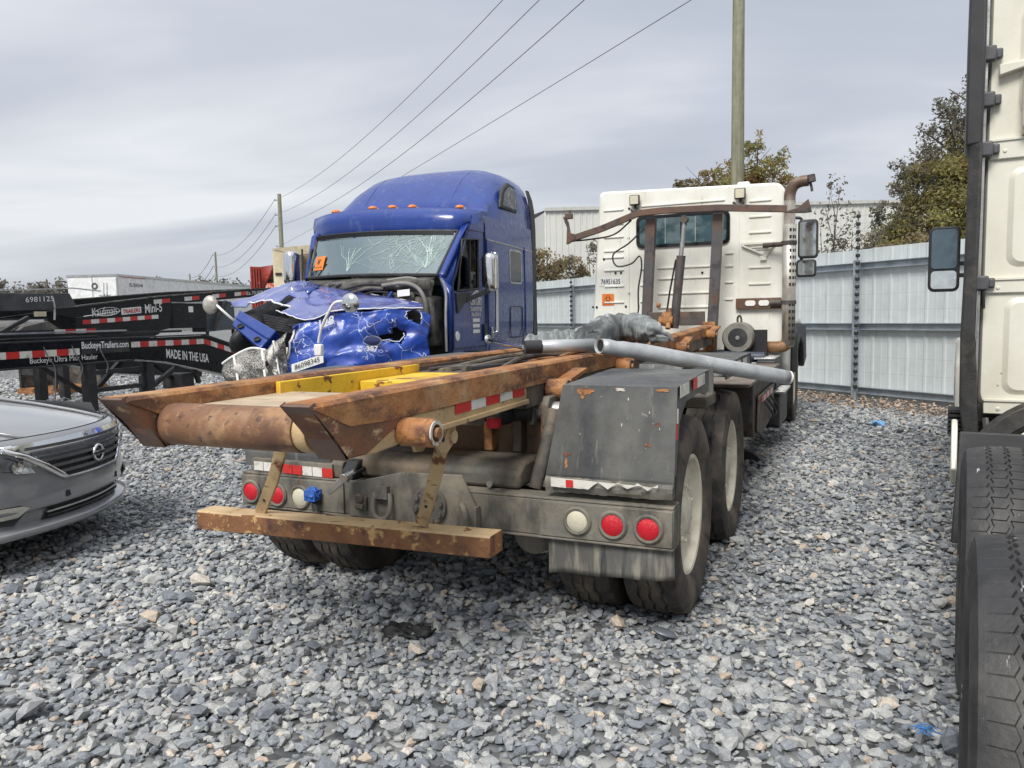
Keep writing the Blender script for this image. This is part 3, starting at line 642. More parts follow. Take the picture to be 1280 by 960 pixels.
# rear sill (a channel with lipped flanges), end caps and centre plate
sb = MB(); sb.box(-1.225, 1.225, .0, .012, .487, .655); sb.box(-1.225, 1.225, .0, .12, .657, .668); sb.box(-1.225, 1.225, -.012, .12, .474, .485)
for s in (-1, 1): sb.box(s * 1.222 - .004, s * 1.222 + .004, .014, .12, .488, .654)
sb.build('rear_sill', 'sillgrey', TR, bev=.003)
MB().box(.60, 1.222, -.012, -.002, .488, .652).build('lamp_panel', 'sillgrey', TR, bev=.003)
MB().box(-1.222, -.52, -.012, -.002, .488, .652).build('lamp_panel', 'sillgrey', TR, bev=.003)
MB().prism([(-.47, .487), (.265, .487), (.285, .57), (.20, .748), (-.146, .738), (-.47, .662)], 'y', -.030, -.014).build('centre_plate', 'sillgrey', TR, bev=.003)
MB().box(.27, .285, -.05, -.003, .49, .60).build('gusset', 'sillgrey', TR, bev=.003)
bm_ = MB(); bm_.prism([(.08, .672), (.42, .672), (.42, .74), (.36, .80), (.16, .80), (.08, .755)], 'x', -.68, .46)
bm_.build('cross_tube', 'chassis', TR, bev=.02)
MB().tube([(.31, .05, .695), (.31, .09, .695)], .016, n=12).build('pipe_stub', 'alu', TR)
pp = MB().lathe([(.001, .02), (.03, .02), (.03, .014), (.078, .014), (.082, .018), (.095, .018), (.098, .01), (.098, 0)], (.02, -.030, .585), (0, -1, 0), 28).build('pintle_plate', 'chassis', TR)
for k in range(8):
    a = RAD(45 * k + 15); MB().cyl((.02 + .074 * math.cos(a), -.03, .585 + .074 * math.sin(a)), (.02 + .074 * math.cos(a), -.062, .585 + .074 * math.sin(a)), .014, n=6).build('bolt', 'chassis', pp, smooth=0)
def dring(x, z, tilt):
    r = MB().tube(smoothpath([(x - .045, -.045, z), (x - .05, -.06, z - .06), (x - .035, -.07, z - .115), (x + .015, -.07, z - .13), (x + .05 + tilt, -.07, z - .10), (x + .055 + tilt, -.06, z - .05), (x + .045, -.045, z)], 5), .013, n=10)
    r.box(x - .035, x + .035, -.06, -.032, z - .03, z + .035)
    return r.build('tow_ring', 'sillgrey', TR)
dring(-.25, .63, 0)
MB().tube(smoothpath([(.20, -.04, .60), (.225, -.075, .61), (.245, -.085, .57), (.25, -.08, .50), (.25, -.06, .47)], 5), .014, n=10).build('tow_hook', 'sillgrey', TR)
# lamps
def lamp(x, z, lensm, y=-.012, r=.052, bez='sillgrey'):
    b = MB().lathe([(r + .014, 0), (r + .016, .008), (r + .008, .016), (r - .001, .014), (r - .003, .004)], (x, y, z), (0, -1, 0), 28).build('tail_lamp', bez, TR)
    MB().lathe([(r - .003, .002), (r - .003, .010), (r * .7, .016), (r * .35, .019), (.001, .02)], (x, y, z), (0, -1, 0), 28).build('lens', lensm, b)
lamp(.787, .574, 'white_lamp'); lamp(.955, .571, 'red_lamp'); lamp(1.117, .568, 'red_lamp')
lamp(-1.149, .561, 'red_lamp'); lamp(-.965, .556, 'red_lamp'); lamp(-.805, .556, 'white_lamp')
cn = MB(); cn.ell((-.693, -.045, .585), .042, .036, .04, rot=Matrix.Rotation(.4, 3, 'Y')); rk_ = random.Random(4); cn.v = [(a + rk_.uniform(-.007, .007), b + rk_.uniform(-.006, .006), c + rk_.uniform(-.007, .007)) for a, b, c in cn.v]; cn.box(-.73, -.66, -.075, -.015, .555, .61); cn.build('taped_connector', 'bluetape', TR, bev=.004, smooth=15)
MB().tube([(-.68, -.02, .545), (-.68, -.05, .53), (-.67, -.05, .50)], .02).build('connector_stub', 'plastic', TR)
sk = MB(); sk.box(-.415, -.35, -.055, -.031, .53, .60); sk.box(-.408, -.358, -.072, -.054, .54, .565); sk.cyl((-.383, -.07, .592), (-.383, -.05, .60), .025); sk.build('trailer_socket', 'chassis', TR, bev=.004)
gl = MB(); gl.bar((-.55, -.10, .62), (-.44, -.11, .70), .035, .012, (0, 1, 0)); gl.cyl((-.435, -.12, .705), (-.435, -.07, .71), .024); gl.tube([(-.43, -.10, .71), (-.375, -.10, .745)], .013)
gl.build('brake_lever', 'alu', TR, bev=.003)
MB().tube([(-.435, -.07, .705), (-.44, .05, .715), (-.45, .1, .72)], .012).build('air_hose', 'ink', TR)
# reflector box left of centre
MB().prism([(.02, .672), (.02, .742), (.04, .76), (.20, .762), (.20, .672)], 'x', -1.16, -.545).build('reflector_box', 'chassis', TR, bev=.006)
MB().box(-1.15, -.60, .005, .018, .668, .745).build('reflector_plate', 'sillgrey', TR, bev=.002)
tape(TR, (-1.135, .003, .682), (1, 0, -.02), (0, .0, 1), 'ww-rrww r'.replace(' ', '')[:8], .068, .05)
MB().prism([(.0, .672), (.0, .71), (.06, .765), (.16, .765), (.16, .672)], 'x', -.540, -.46).build('light_housing', 'plastic', TR, bev=.01)
# fenders
def fender(s, v0, v1, name='fender', lab=None, short=False):
    xi0, xi1, xo = .62, .685, 1.222
    ring0 = [(v0 + .03, .70), (v0 + .03, .775), (v0 + .10, 1.183), (v0 + .82, 1.203), (v1, 1.203)]
    if short: ring0 = [(v0 + .09, 1.12), (v0 + .12, 1.19), (v0 + .82, 1.203), (v1, 1.203), (v1 + .05, 1.12)]
    mb = MB()
    A = [((xi0 if z < 1 else xi1) * s, y, z) for y, z in ring0]; Bq = [(xo * s, y, z) for y, z in ring0]
    vs = A + Bq; n = len(A)
    mb.add(vs, [(i, i + 1, n + i + 1, n + i) for i in range(n - 1)])
    o = mb.build(name, 'fender', TR, thick=.008, smooth=0, label=lab)
    # outer valance, hanging below the top edge
    if short: vl = MB().prism([(v0 + .10, 1.185), (v0 + .82, 1.195), (v1, 1.195), (v1, 1.11), (v0 + .14, 1.10)], 'x', s * (xo - .004), s * (xo - .012))
    else: vl = MB().prism([(v0 + .045, .80), (v0 + .108, 1.176), (v0 + .82, 1.195), (v1, 1.195), (v1, 1.10), (v0 + .80, 1.08), (v0 + .62, 1.11), (v0 + .30, 1.10), (v0 + .16, 1.02), (v0 + .085, .79)], 'x', s * (xo - .004), s * (xo - .012))
    vl.build('valance', 'fender', o, smooth=0)
    return o
fr_ = fender(1, 0, .90, lab='dented grey fender with chipped paint and rust spots over the rear wheel')
fender(-1, 0, .90); fender(1, 1.36, 2.62, short=True); fender(-1, 1.36, 2.62, short=True)
MB().prism([(.67, .90), (.80, .90), (.86, 1.05), (.84, 1.19), (.67, 1.19)], 'y', .905, .915).build('fender_end_plate', 'fender', TR)
MB().box(.70, 1.19, 1.0, 1.30, .98, 1.05).build('step_bracket', 'chassis', TR, bev=.01)
MB().prism([(1.01, 1.19), (1.19, 1.20), (1.19, 1.05), (1.12, .99), (1.08, 1.04), (1.06, 1.1)], 'y', 1.20, 1.212).build('torn_bracket', 'fender', TR)
tape(TR, (1.227, .12, 1.135), (0, 1, .02), (0, 0, 1), 'ww-rww', .10, .055)
tape(TR, (1.227, 1.75, 1.135), (0, 1, 0), (0, 0, 1), 'www-ww', .10, .055)
tape(TR, (1.229, .055, .96), (0, .15, 1), (0, 1, -.15), 'rw', .07, .03)
# rust patches, scratches and chips on the tail fender
rp_ = random.Random(12)
def fpatch(x, z, rx, rz, mat, nm, n=14):
    y = (.03 + (z - .775) / (1.183 - .775) * .07) - .0062; c = MB(); vs = []
    for k in range(n):
        a = 2 * math.pi * k / n; r = rp_.uniform(.55, 1.15); xx, zz = x + rx * r * math.cos(a), min(z + rz * r * math.sin(a), 1.178); vs.append((xx, (.03 + (zz - .775) / .408 * .07) - .0062, zz))
    c.add([(x, y, min(z, 1.176))] + vs, [(0, 1 + k, 1 + (k + 1) % n) for k in range(n)]); c.build(nm, mat, fr_, smooth=0)
for a in ((.80, 1.16, .045, .022), (.96, 1.172, .03, .010), (.785, 1.14, .012, .02), (1.14, 1.02, .012, .01), (.72, .87, .02, .012), (.72, .83, .008, .03), (1.16, 1.172, .03, .01), (1.10, .93, .02, .008)): fpatch(*a, 'rust' if rp_.random() < .8 else 'capwhite', 'rust_patch')
for k in range(26):
    x, z = rp_.uniform(.72, 1.18), rp_.uniform(.80, 1.14); fpatch(x, z, rp_.uniform(.001, .0035), rp_.uniform(.002, .010), rp_.choice(('capwhite', 'tip', 'capwhite', 'chassis')), 'paint_chip', 7)
# crumpled foil reflector along the fender bottom
fb = MB(); rs_ = random.Random(3)
fb.grid(lambda a, b: (.625 + .595 * a, .012 - .012 * math.sin(b * 3.1) + rs_.uniform(-.006, .006), .695 + .072 * b + rs_.uniform(-.002, .002)), 26, 4)
fb.build('fender_lip', 'sillgrey', TR, smooth=20)
wt = MB(); top = [(.66 + .50 * i / 22, .768 - .0006 * i) for i in range(23)]; bot = [(.66 + .50 * i / 22, .724 + .001 * rs_.uniform(-3, 3) + (0 if i < 9 else (.0, .014, .028, .012)[i % 4] + .0008 * i)) for i in range(23)]
wt.add([(x, -.014, z) for x, z in top] + [(x, -.013, z) for x, z in bot], [(i, i + 1, 23 + i + 1, 23 + i) for i in range(22)]); wt.build('torn_tape', 'tape_white', TR, thick=.002, smooth=0)
decal('tape_red', TR, (.735, -.016, .728), (.035, 0, 0), (0, 0, .034), 'reflective_tape')
# mud flap
mf = MB(); mf.grid(lambda a, b: (.632 + .592 * a, .02 + .015 * math.sin(a * 7) * (1 - b), .30 + .035 * a * (1 - b) + .185 * b + .004 * math.sin(a * 13)), 20, 6)
mf.build('mud_flap', W('mud_flap_rubber', (.10, .098, .09), [((.24, .22, .18), (22, 22, 3), .54, .08), ((.04, .04, .04), (14, 14, 2), .6, .06)], rough=.7), TR, thick=.008, smooth=60)
MB().lathe([(.001, -.09), (.07, -.085), (.10, -.06), (.105, 0), (.105, .5), (.001, .5)], (.50, .2, .44), (0, 1, 0), 28).build('air_tank', 'sillgrey', TR)
MB().lathe([(.108, .0), (.113, .0), (.113, .03), (.108, .03)], (.50, .2, .44), (0, 1, 0), 28, True).build('tank_strap', 'alu', TR)
# rusty recess behind the cross tube and the subframe
MB().box(-.385, .385, .46, 5.5, .985, 1.075).build('subframe', 'rust', TR, bev=.01)
MB().box(-.40, .56, .44, .456, .74, 1.0).build('recess_plate', W('brown_dust', (.17, .11, .075), [((.26, .17, .11), 4, .55, .12), ((.06, .045, .035), 5, .6, .08)], rough=.85, bump=.2), TR)
for x in (.13, .30, .46): MB().box(x, x + .05, .36, .44, .80, 1.06).build('upright', 'rust' if x != .30 else 'darksteel', TR, bev=.006)
hb = MB(); hb.ell((.26, .30, 1.02), .10, .12, .07); hb.cyl((.2, .3, 1.03), (.42, .33, 1.03), .055); hb.build('hydraulic_knuckle', 'ink', TR)
hi = MB(); hi.prism([(.33, .94), (.47, .94), (.50, 1.0), (.50, 1.06), (.46, 1.10), (.36, 1.10), (.33, 1.06)], 'x', .475, .515); hi.prism([(.34, .95), (.46, .95), (.49, 1.0), (.49, 1.06), (.45, 1.09), (.36, 1.09)], 'x', .40, .43)
hi.build('hinge_bracket', 'chassis', TR, bev=.008)
hp = MB(); hp.cyl((.38, .42, 1.02), (.56, .42, 1.02), .048, n=20); hp.cyl((.56, .42, 1.02), (.60, .42, 1.02), .036, n=6); hp.build('hinge_pin', 'alu', TR)
MB().tube([(.535, .36, 1.03), (.525, .28, .87), (.49, .20, .655)], .034, n=14).build('support_pipe', 'chassis', TR)
cl = MB(); cl.box(.20, .32, -.06, .0, 1.0, 1.10); cl.cyl((.25, -.09, 1.05), (.31, -.09, 1.05), .03)
cl.build('catch', 'chassis', TR, bev=.004)
MB().box(.30, .36, .05, .10, .97, 1.02).build('marker_lamp', 'red_lamp', TR, bev=.006)
# hoist rails
ZT = [(-1.42, 1.262), (-1.2, 1.264), (-.4, 1.268), (.6, 1.268), (2.0, 1.268), (3.4, 1.30), (5.55, 1.365)]
def zt(v):
    for (a, za_), (b, zb_) in zip(ZT, ZT[1:]):
        if v <= b: return za_ + (zb_ - za_) * (v - a) / (b - a)
    return ZT[-1][1]
for s in (-1, 1):
    rl = MB(); xi, xo = .335 * s, .462 * s
    vv = [-1.42, -1.34, -1.25, -1.0, -.4, .2, 1, 2, 3.4, 4.5, 5.55]
    rings = []
    for v in vv:
        t = zt(v); b = t - .105 if v > -1.2 else t - .012 - (v + 1.43) * .44
        rings.append([(xi, v, b), (xi, v, t - .012), (xi + .012 * s, v, t), (xo - .012 * s, v, t), (xo, v, t - .012), (xo, v, b)])
    rl.loft(rings); r_ = rl.build('hoist_rail', 'rust', TR, smooth=25)
    # sloping end plate
    ep = MB(); xa, xb = .345 * s, .458 * s
    ep.hexa([(xa, -1.432, 1.255), (xb, -1.432, 1.255), (xb, -1.415, 1.262), (xa, -1.415, 1.262)][::-1], [(xa, -1.27, 1.062), (xb, -1.27, 1.062), (xb, -1.24, 1.068), (xa, -1.24, 1.068)])
    ep.build('end_plate', 'tip', r_, bev=.004)
    MB().prism([(-1.425, 1.252), (-1.262, 1.066), (-1.16, 1.064), (-1.02, 1.115), (-.85, 1.165), (-.85, 1.20), (-1.36, 1.255)], 'x', .343 * s, .459 * s).build('rail_tip', 'tip2', r_, bev=.006)
    # lower beam: tan paint at the tail, grey further on
    lo = MB(); lo.prism([(-1.26, 1.075), (-1.10, 1.055), (-.80, 1.07), (.21, 1.085), (.21, 1.165), (-1.15, 1.158), (-1.36, 1.19)], 'x', .36 * s, .452 * s)
    lo.build('lower_beam', 'cream', TR, bev=.008)
    MB().bar((.452 * s + .002 * s, -.95, 1.080), (.452 * s + .002 * s, .21, 1.090), .02, .022).build('beam_lip', 'cream', TR, bev=.003)
    MB().prism([(.212, 1.05), (5.5, 1.14), (5.5, 1.26), (2.0, 1.163), (.212, 1.163)], 'x', .36 * s, .449 * s).build('lower_beam', 'chassis', TR, bev=.006)
    for v, z, r, w in ((-.93, 1.108, .052, .125), (.49, 1.128, .052, .10), (1.75, 1.16, .05, .09), (3.6, 1.20, .05, .09), (5.1, 1.27, .05, .09)):
        ro = MB().lathe([(.02, -.012), (r - .004, -.012), (r, -.006), (r, w - .01), (r - .006, w), (r * .6, w), (r * .55, w - .012), (.02, w - .012), (.02, w + .018), (.001, w + .018)], (.465 * s, v, z), (s, 0, 0), 28).build('side_roller', 'rust', TR)
        MB().lathe([(r * .86, w + .0005), (r * .86, w + .006), (r * .62, w + .006), (r * .62, w + .0005)], (.465 * s, v, z), (s, 0, 0), 28, True).build('roller_cap', 'capwhite' if v < 0 else 'darksteel', ro)
        if v > 0: MB().prism([(v + .03, z - .03), (v + .10, z + .045), (v + .36, z + .085), (v + .36, z + .07), (v + .12, z + .02)], 'x', .468 * s, .55 * s).build('roller_guard', 'rust', TR)
    br = MB(); br.prism([(-.66, 1.075), (-.48, 1.078), (-.50, 1.0), (-.56, .965), (-.62, .97), (-.655, 1.01)], 'x', .415 * s, .43 * s); br.prism([(-.66, 1.05), (-.48, 1.05), (-.50, 1.0), (-.56, .965), (-.62, .97)], 'x', .30 * s, .315 * s)
    br.build('bar_bracket', 'cream', TR, bev=.004)
    MB().cyl((.29 * s, -.52, 1.025), (.44 * s, -.52, 1.025), .028, n=18).build('bracket_pin', 'cream', TR)
    MB().cyl((.425 * s, -.60, 1.025), (.434 * s, -.60, 1.025), .010, n=12).build('pin_hole', 'ink', TR)
tape(TR, (.4525, -.535, 1.118), (0, 1, .01), (0, 0, 1), 'rwrwr', .142, .042)
# tail roller, tail plate, yellow inner faces
ro = MB().lathe([(.001, 0), (.074, 0), (.076, .006), (.076, .60), (.001, .60)], (-.332, -1.235, 1.148), (1, 0, 0), 40).build('tail_roller', 'roller', TR)
MB().lathe([(.02, .602), (.070, .602), (.073, .61), (.073, .64), (.069, .652), (.03, .652), (.03, .64)], (-.332, -1.235, 1.148), (1, 0, 0), 36).build('roller_collar', 'cream', ro)
MB().box(-.333, .333, -1.12, -.62, 1.19, 1.205).build('tail_plate', W('worn_tan_plate', (.50, .40, .28), [((.36, .26, .16), (3, 8, 3), .55, .12), (RUST, 12, .68, .04)], rough=.6), TR, bev=.003)
for s in (-1, 1):
    MB().box(.315 * s - .012, .315 * s + .012, -.70, .44, 1.04, 1.254).build('inner_plate', 'yellow', TR, bev=.003)
    MB().box(.318 * s - .008, .318 * s + .008, .445, 5.4, 1.08, 1.24).build('inner_plate', 'darksteel', TR)
MB().box(-.295, .16, -.14, .42, 1.06, 1.21).build('winch_box', 'yellow', TR, bev=.006)
MB().box(-.30, .30, .42, .62, 1.08, 1.215).build('cross_member', 'darksteel', TR, bev=.006)
for k in range(4): MB().box(-.30, .30, 1.3 + 1.1 * k, 1.42 + 1.1 * k, 1.08, 1.17).build('cross_member', 'rust', TR, bev=.006)
rr = random.Random(11)
for k in range(9):
    x0 = -.24 + .055 * k; pts = [(x0 + rr.uniform(-.05, .05), .45 + .62 * i, 1.215 + .03 * i * .3 + rr.uniform(-.02, .03)) for i in range(6)]
    MB().tube(smoothpath(pts, 4), rr.choice((.012, .016, .022)), n=8).build('hydraulic_hose', rr.choice(('darksteel', 'rust', 'ink', 'chassis')), TR)
MB().cyl((.08, 1.2, 1.16), (.08, 4.6, 1.27), .06).build('hoist_cylinder', 'darksteel', TR)
# under-run bar with its two struts
ib = MB()
bp_ = [(-1.085, .520), (-.79, .525), (-.75, .527), (-.70, .530), (.565, .556)]
ib.loft([[(x, -.47 + (.012 if abs(x + .75) < .01 else 0), z - .047), (x, -.47 + (.012 if abs(x + .75) < .01 else 0), z + .040), (x, -.462, z + .047), (x, -.352, z + .047), (x, -.345, z + .04), (x, -.345, z - .047)] for x, z in bp_])
ibo = ib.build('underrun_bar', ['barpaint', 'barface'], TR, bev=.004, smooth=25)
for p in ibo.data.polygons:
    if p.normal.z < .5 and p.normal.y < .3: p.material_index = 1
for pt_, pb_ in ((V3_((0.409,-0.550,0.995)), V3_((0.201,-0.410,0.603))), (V3_((-0.436,-0.550,0.906)), V3_((-0.724,-0.410,0.570)))):
    st = MB(); st.rtube([pt_ + V3_((0, 0, .05)), pt_.lerp(pb_, .4), pb_], .058, .016, (0, 1, .3)); sto = st.build('bar_strut', 'cream', TR, bev=.003)
    hs = pt_.lerp(pb_, .75) + V3_((0, -.012, 0)); MB().cyl(hs, (hs[0], hs[1] + .03, hs[2]), .007, n=10).build('strut_hole', 'ink', sto)
# deck, side box, step box
MB().box(.66, 1.20, 2.75, 5.2, .93, .955).build('deck_plate', W('deck_steel', (.20, .175, .15), [((.13, .09, .065), 3, .52, .12), ((.30, .28, .25), 9, .66, .06)], rough=.6, bump=.3), TR, bev=.004)
MB().prism([(3.3, .46), (4.4, .44), (4.6, .60), (4.6, .92), (3.2, .92), (3.2, .60)], 'x', .66, 1.17).build('side_box', 'darksteel', TR, bev=.01)
MB().prism([(3.35, .50), (3.55, .45), (4.5, .50), (4.62, .80), (3.42, .80)], 'x', 1.18, 1.205).build('box_guard', 'darksteel', TR, bev=.01)
tape(TR, (1.207, 3.48, .735), (0, 1, 0), (0, 0, 1), 'rwrwrw', .15, .05)
for k in range(3): MB().tube(smoothpath([(1.21, 3.7 + .25 * k, .72), (1.27, 3.8 + .25 * k, .60), (1.23, 4.0 + .25 * k, .52)], 4), .01).build('hose', 'plastic', TR)
sbx = MB(); sbx.box(.80, 1.20, 5.25, 5.27, .28, .60); sbx.box(.80, .815, 5.27, 6.2, .28, .60); sbx.box(1.185, 1.20, 5.27, 6.2, .28, .60); sbx.box(.80, 1.20, 5.27, 6.2, .26, .279); sbx.box(.80, 1.20, 5.27, 6.2, .601, .615)
sbx.build('step_box', 'black', TR, bev=.006)
MB().box(.82, 1.18, 5.235, 5.245, .30, .58).build('box_opening', 'ink', TR)
for k in range(6): MB().box(1.0, 1.26, 5.2 + .12 * k, 5.29 + .12 * k, .64, .665).build('step_tread', 'alu', TR, bev=.004)
for k in range(5): MB().box(.92, 1.14, 5.35 + .13 * k, 5.44 + .13 * k, .985, 1.005).build('step_tread', 'alu', TR, bev=.004)
MB().box(.95, 1.16, 5.3, 6.0, .67, .98).build('battery_box', 'plastic', TR, bev=.02)
# headboard between rails and cab
for (xb, xt) in ((-.37, -.288), (.405, .482)):
    MB().hexa([(xb - .055, 5.66, 1.05), (xb + .055, 5.66, 1.05), (xb + .055, 5.76, 1.05), (xb - .055, 5.76, 1.05)], [(xt - .055, 5.66, 2.62), (xt + .055, 5.66, 2.62), (xt + .055, 5.76, 2.62), (xt - .055, 5.76, 2.62)]).build('headboard_post', 'post', TR, bev=.006)
MB().box(-.31, .345, 5.62, 5.655, 1.36, 1.52).build('headboard_plate', 'darksteel', TR, bev=.006)
MB().box(.335, .47, 5.56, 5.60, 1.00, 1.40).build('rail_end', 'rust', TR, bev=.01)
MB().cyl((-.005, 5.62, 1.33), (.078, 5.62, 2.16), .052, n=18).build('cover_cylinder', 'post', TR)
MB().cyl((.078, 5.62, 2.16), (.115, 5.62, 2.55), .026, n=14).build('piston_rod', 'alu', TR)
ce = MB(); ce.cyl((.115, 5.58, 2.57), (.115, 5.66, 2.57), .045, n=14); ce.box(.09, .14, 5.6, 5.64, 2.5, 2.62); ce.build('rod_eye', 'darksteel', TR)
MB().tube([(-.10, 5.6, 1.42), (-.05, 5.6, 1.75), (.02, 5.61, 2.12)], .011).build('control_rod', 'ink', TR)
ww = MB(); ww.ell((-.08, 5.55, 1.44), .07, .06, .09); ww.cyl((-.16, 5.55, 1.42), (0, 5.55, 1.42), .05); ww.cyl((-.05, 5.5, 1.33), (-.05, 5.6, 1.55), .03); ww.build('valve_block', 'rust', TR)
# bent tarp arm across the back of the cab
ta = MB(); ta.rtube([(-1.25, 5.56, 2.42), (-.86, 5.57, 2.52), (-.46, 5.58, 2.655), (-.40, 5.58, 2.672), (-.12, 5.58, 2.682), (.5, 5.58, 2.665), (1.22, 5.58, 2.60)], .05, .075)
ta.build('tarp_arm', 'armsteel', TR, bev=.006)
te = MB(); te.prism([(-1.29, 2.36), (-1.17, 2.42), (-1.17, 2.47), (-1.25, 2.50), (-1.27, 2.62), (-1.315, 2.70), (-1.33, 2.68), (-1.28, 2.56)], 'y', 5.53, 5.59); te.box(-1.30, -1.22, 5.52, 5.60, 2.665, 2.725); te.cyl((-1.25, 5.56, 2.72), (-1.25, 5.56, 2.77), .015)
te.build('arm_end', 'armsteel', TR, bev=.004)
MB().prism([(1.20, 2.565), (1.34, 2.60), (1.44, 2.685), (1.475, 2.55), (1.40, 2.545), (1.20, 2.56)], 'y', 5.54, 5.62).build('arm_end', 'armsteel', TR, bev=.006)
for pts in ([(-.50, 5.60, 2.60), (-.72, 5.62, 2.45), (-1.0, 5.60, 2.41), (-1.22, 5.58, 2.40)], [(-.36, 5.64, 2.50), (-.55, 5.66, 2.34), (-.74, 5.66, 2.22), (-.70, 5.66, 2.08), (-.52, 5.66, 2.10), (-.41, 5.62, 2.18), (-.38, 5.60, 2.05), (-.42, 5.60, 1.8), (-.42, 5.6, 1.55)], [(-.42, 5.62, 1.6), (-.44, 5.62, 1.5), (-.5, 5.62, 1.42)]):
    MB().tube(smoothpath(pts, 6), .010, n=6).build('cable', 'plastic', TR)
cb_ = MB(); cb_.box(-.46, -.30, 5.60, 5.66, 1.38, 1.47); cb_.cyl((-.20, 5.60, 1.60), (-.16, 5.60, 1.60), .03); cb_.box(-.35, -.2, 5.6, 5.64, 1.40, 1.43); cb_.build('post_foot', 'rust', TR, bev=.006)
# ---- cab
cs = MB(); rings = []
def cab_ring(v, wb, wt_, zb, zt_, r):
    h = zt_ - zb; pts = []
    for k in range(7):
        a = RAD(90 * k / 6); pts.append((wt_ + .075 - r + r * math.cos(a), v, zt_ - .02 - r + r * math.sin(a)))
    for k in range(7):
        a = RAD(90 + 90 * k / 6); pts.append((-wt_ + .05 + r * .5 + r * .5 * math.cos(a), v, zt_ + .045 - r * .5 + r * .5 * math.sin(a)))
    pts += [(-wb, v, zb), (wb, v, zb)]
    return pts
cs.loft([cab_ring(6.05, 1.145, 1.06, 1.06, 2.96, .10), cab_ring(6.075, 1.165, 1.085, 1.05, 2.985, .12), cab_ring(7.4, 1.165, 1.085, 1.05, 3.02, .12), cab_ring(7.9, 1.15, 1.05, 1.05, 2.7, .12), cab_ring(8.25, 1.14, 1.0, 1.05, 2.05, .1)])
cab_ = cs.build('cab', 'white', TR, smooth=30)
# fix the shape of the rear wall: pressed ribs and seam lines
for x0, x1, zs in ((-.98, -.72, (2.80, 2.63, 2.47, 2.30, 2.22, 2.06, 1.86, 1.66, 1.46)), (.77, 1.02, (2.78, 2.60, 2.42, 2.23, 2.02, 1.83)), (-.30, .33, (2.06, 1.93, 1.75, 1.58)), (-.52, -.42, (2.06, 1.86, 1.66, 1.48)), (.50, .60, (2.20, 2.05, 1.86, 1.66)), (-.50, .50, (2.82,))):
    for z in zs:
        MB().prism([(x0, z - .004), (x0 + .01, z - .016), (x1 - .01, z - .016), (x1, z - .004), (x1 - .01, z + .004), (x0 + .01, z + .004)], 'y', 6.051, 6.036).build('pressed_rib', 'white', cab_, bev=.003)
for x in (-.66, .66): MB().box(x - .006, x + .006, 6.038, 6.049, 1.2, 2.75).build('panel_seam', 'white', cab_, bev=.002)
for x, z in ((-.65, 2.80), (-.66, 2.44), (-.83, 2.02), (-.76, 2.02), (-.82, 1.85), (-.66, 1.76), (-1.13, 1.60), (-1.08, 1.60), (.24, 1.98), (.60, 2.77), (-.70, 1.60), (-.98, 2.20)):
    MB().cyl((x, 6.05, z), (x, 6.040, z), .014, n=10).build('rivet', 'ink', cab_)
wf = MB(); pts = [(x, 6.030, 2.50 + z) for x, z in rrect(.56, .195, .07)]; pin = [(x, 6.030, 2.50 + z) for x, z in rrect(.52, .16, .05)]; pb = [(x, 6.052, 2.50 + z) for x, z in rrect(.56, .195, .07)]; pib = [(x, 6.052, 2.50 + z) for x, z in rrect(.52, .16, .05)]
wf.loft([pb, pts, pin, pib], caps=False); wfo = wf.build('rear_window_frame', 'black_gloss', cab_)
gm_ = MB(); gp = [(x, 2.50 + z) for x, z in rrect(.519, .159, .05)]; gm_.prism(gp, 'y', 6.036, 6.042); gm_.build('pane', 'cabglass', wfo)
for x in (-.02,): MB().box(x, x + .02, 6.028, 6.034, 2.34, 2.66).build('window_bar', 'black_gloss', wfo)
for p0, p1 in (((.16, 6.034, 2.35), (.16, 6.034, 2.65)), ((-.2, 6.034, 2.35), (-.2, 6.034, 2.65))): MB().bar(p0, p1, .012, .004, (0, 1, 0)).build('window_bar', 'alu', wfo)
for x, z in ((-.565, 2.885), (.678, 2.86)):
    wl = MB(); wl.box(x - .062, x + .062, 5.965, 6.01, z - .062, z + .062); wl.cyl((x, 6.0, z - .09), (x, 6.04, z - .07), .02); wo = wl.build('work_lamp', 'darksteel', cab_, bev=.01)
    MB().box(x - .05, x + .05, 5.958, 5.966, z - .05, z + .05).build('lens', 'white_lamp', wo, bev=.004)
    MB().tube(smoothpath([(x, 6.0, z - .06), (x + .04, 5.99, z - .11), (x - .04, 6.02, z - .13), (x - .06, 6.04, z - .10)], 4), .008).build('wire', 'ink', wo)
decal('sticker', cab_, (-1.045, 6.047, 1.862), (.30, 0, -.004), (0, 0, .105))
text('76951635', 'ink', cab_, (-1.02, 6.043, 1.885), (.25, 0, -.003), (0, 0, .062), font_bold=.01)
decal('orange', cab_, (-1.008, 6.047, 1.618), (.155, 0, 0), (0, 0, .145))
# warning trefoil on the orange sticker
tf = MB(); cx_, cz_ = -.93, 1.70
for k in range(3):
    a = RAD(90 + 120 * k); px_, pz_ = cx_ + .026 * math.cos(a), cz_ + .026 * math.sin(a)
    a0 = a - RAD(130); ring = [(px_ + .024 * math.cos(a0 + RAD(260) * i / 12 + RAD(0)), pz_ + .024 * math.sin(a0 + RAD(260) * i / 12)) for i in range(13)]
    inn = [(px_ + .005 * math.cos(a) + .017 * math.cos(a0 + RAD(260) * i / 12), pz_ + .005 * math.sin(a) + .017 * math.sin(a0 + RAD(260) * i / 12)) for i in range(13)]
    tf.add([(x, 6.0435, z) for x, z in ring + inn], [(i, i + 1, 13 + i + 1, 13 + i) for i in range(12)])
tf.lathe([(.020, 0), (.026, 0)], (cx_, 6.0435, cz_), (0, -1, 0), 20)
tf.build('warning_symbol', 'ink', cab_, smooth=0)
text('BIOHAZARD', 'ink_red', cab_, (-1.0, 6.0445, 1.628), (.14, 0, 0), (0, 0, .022))
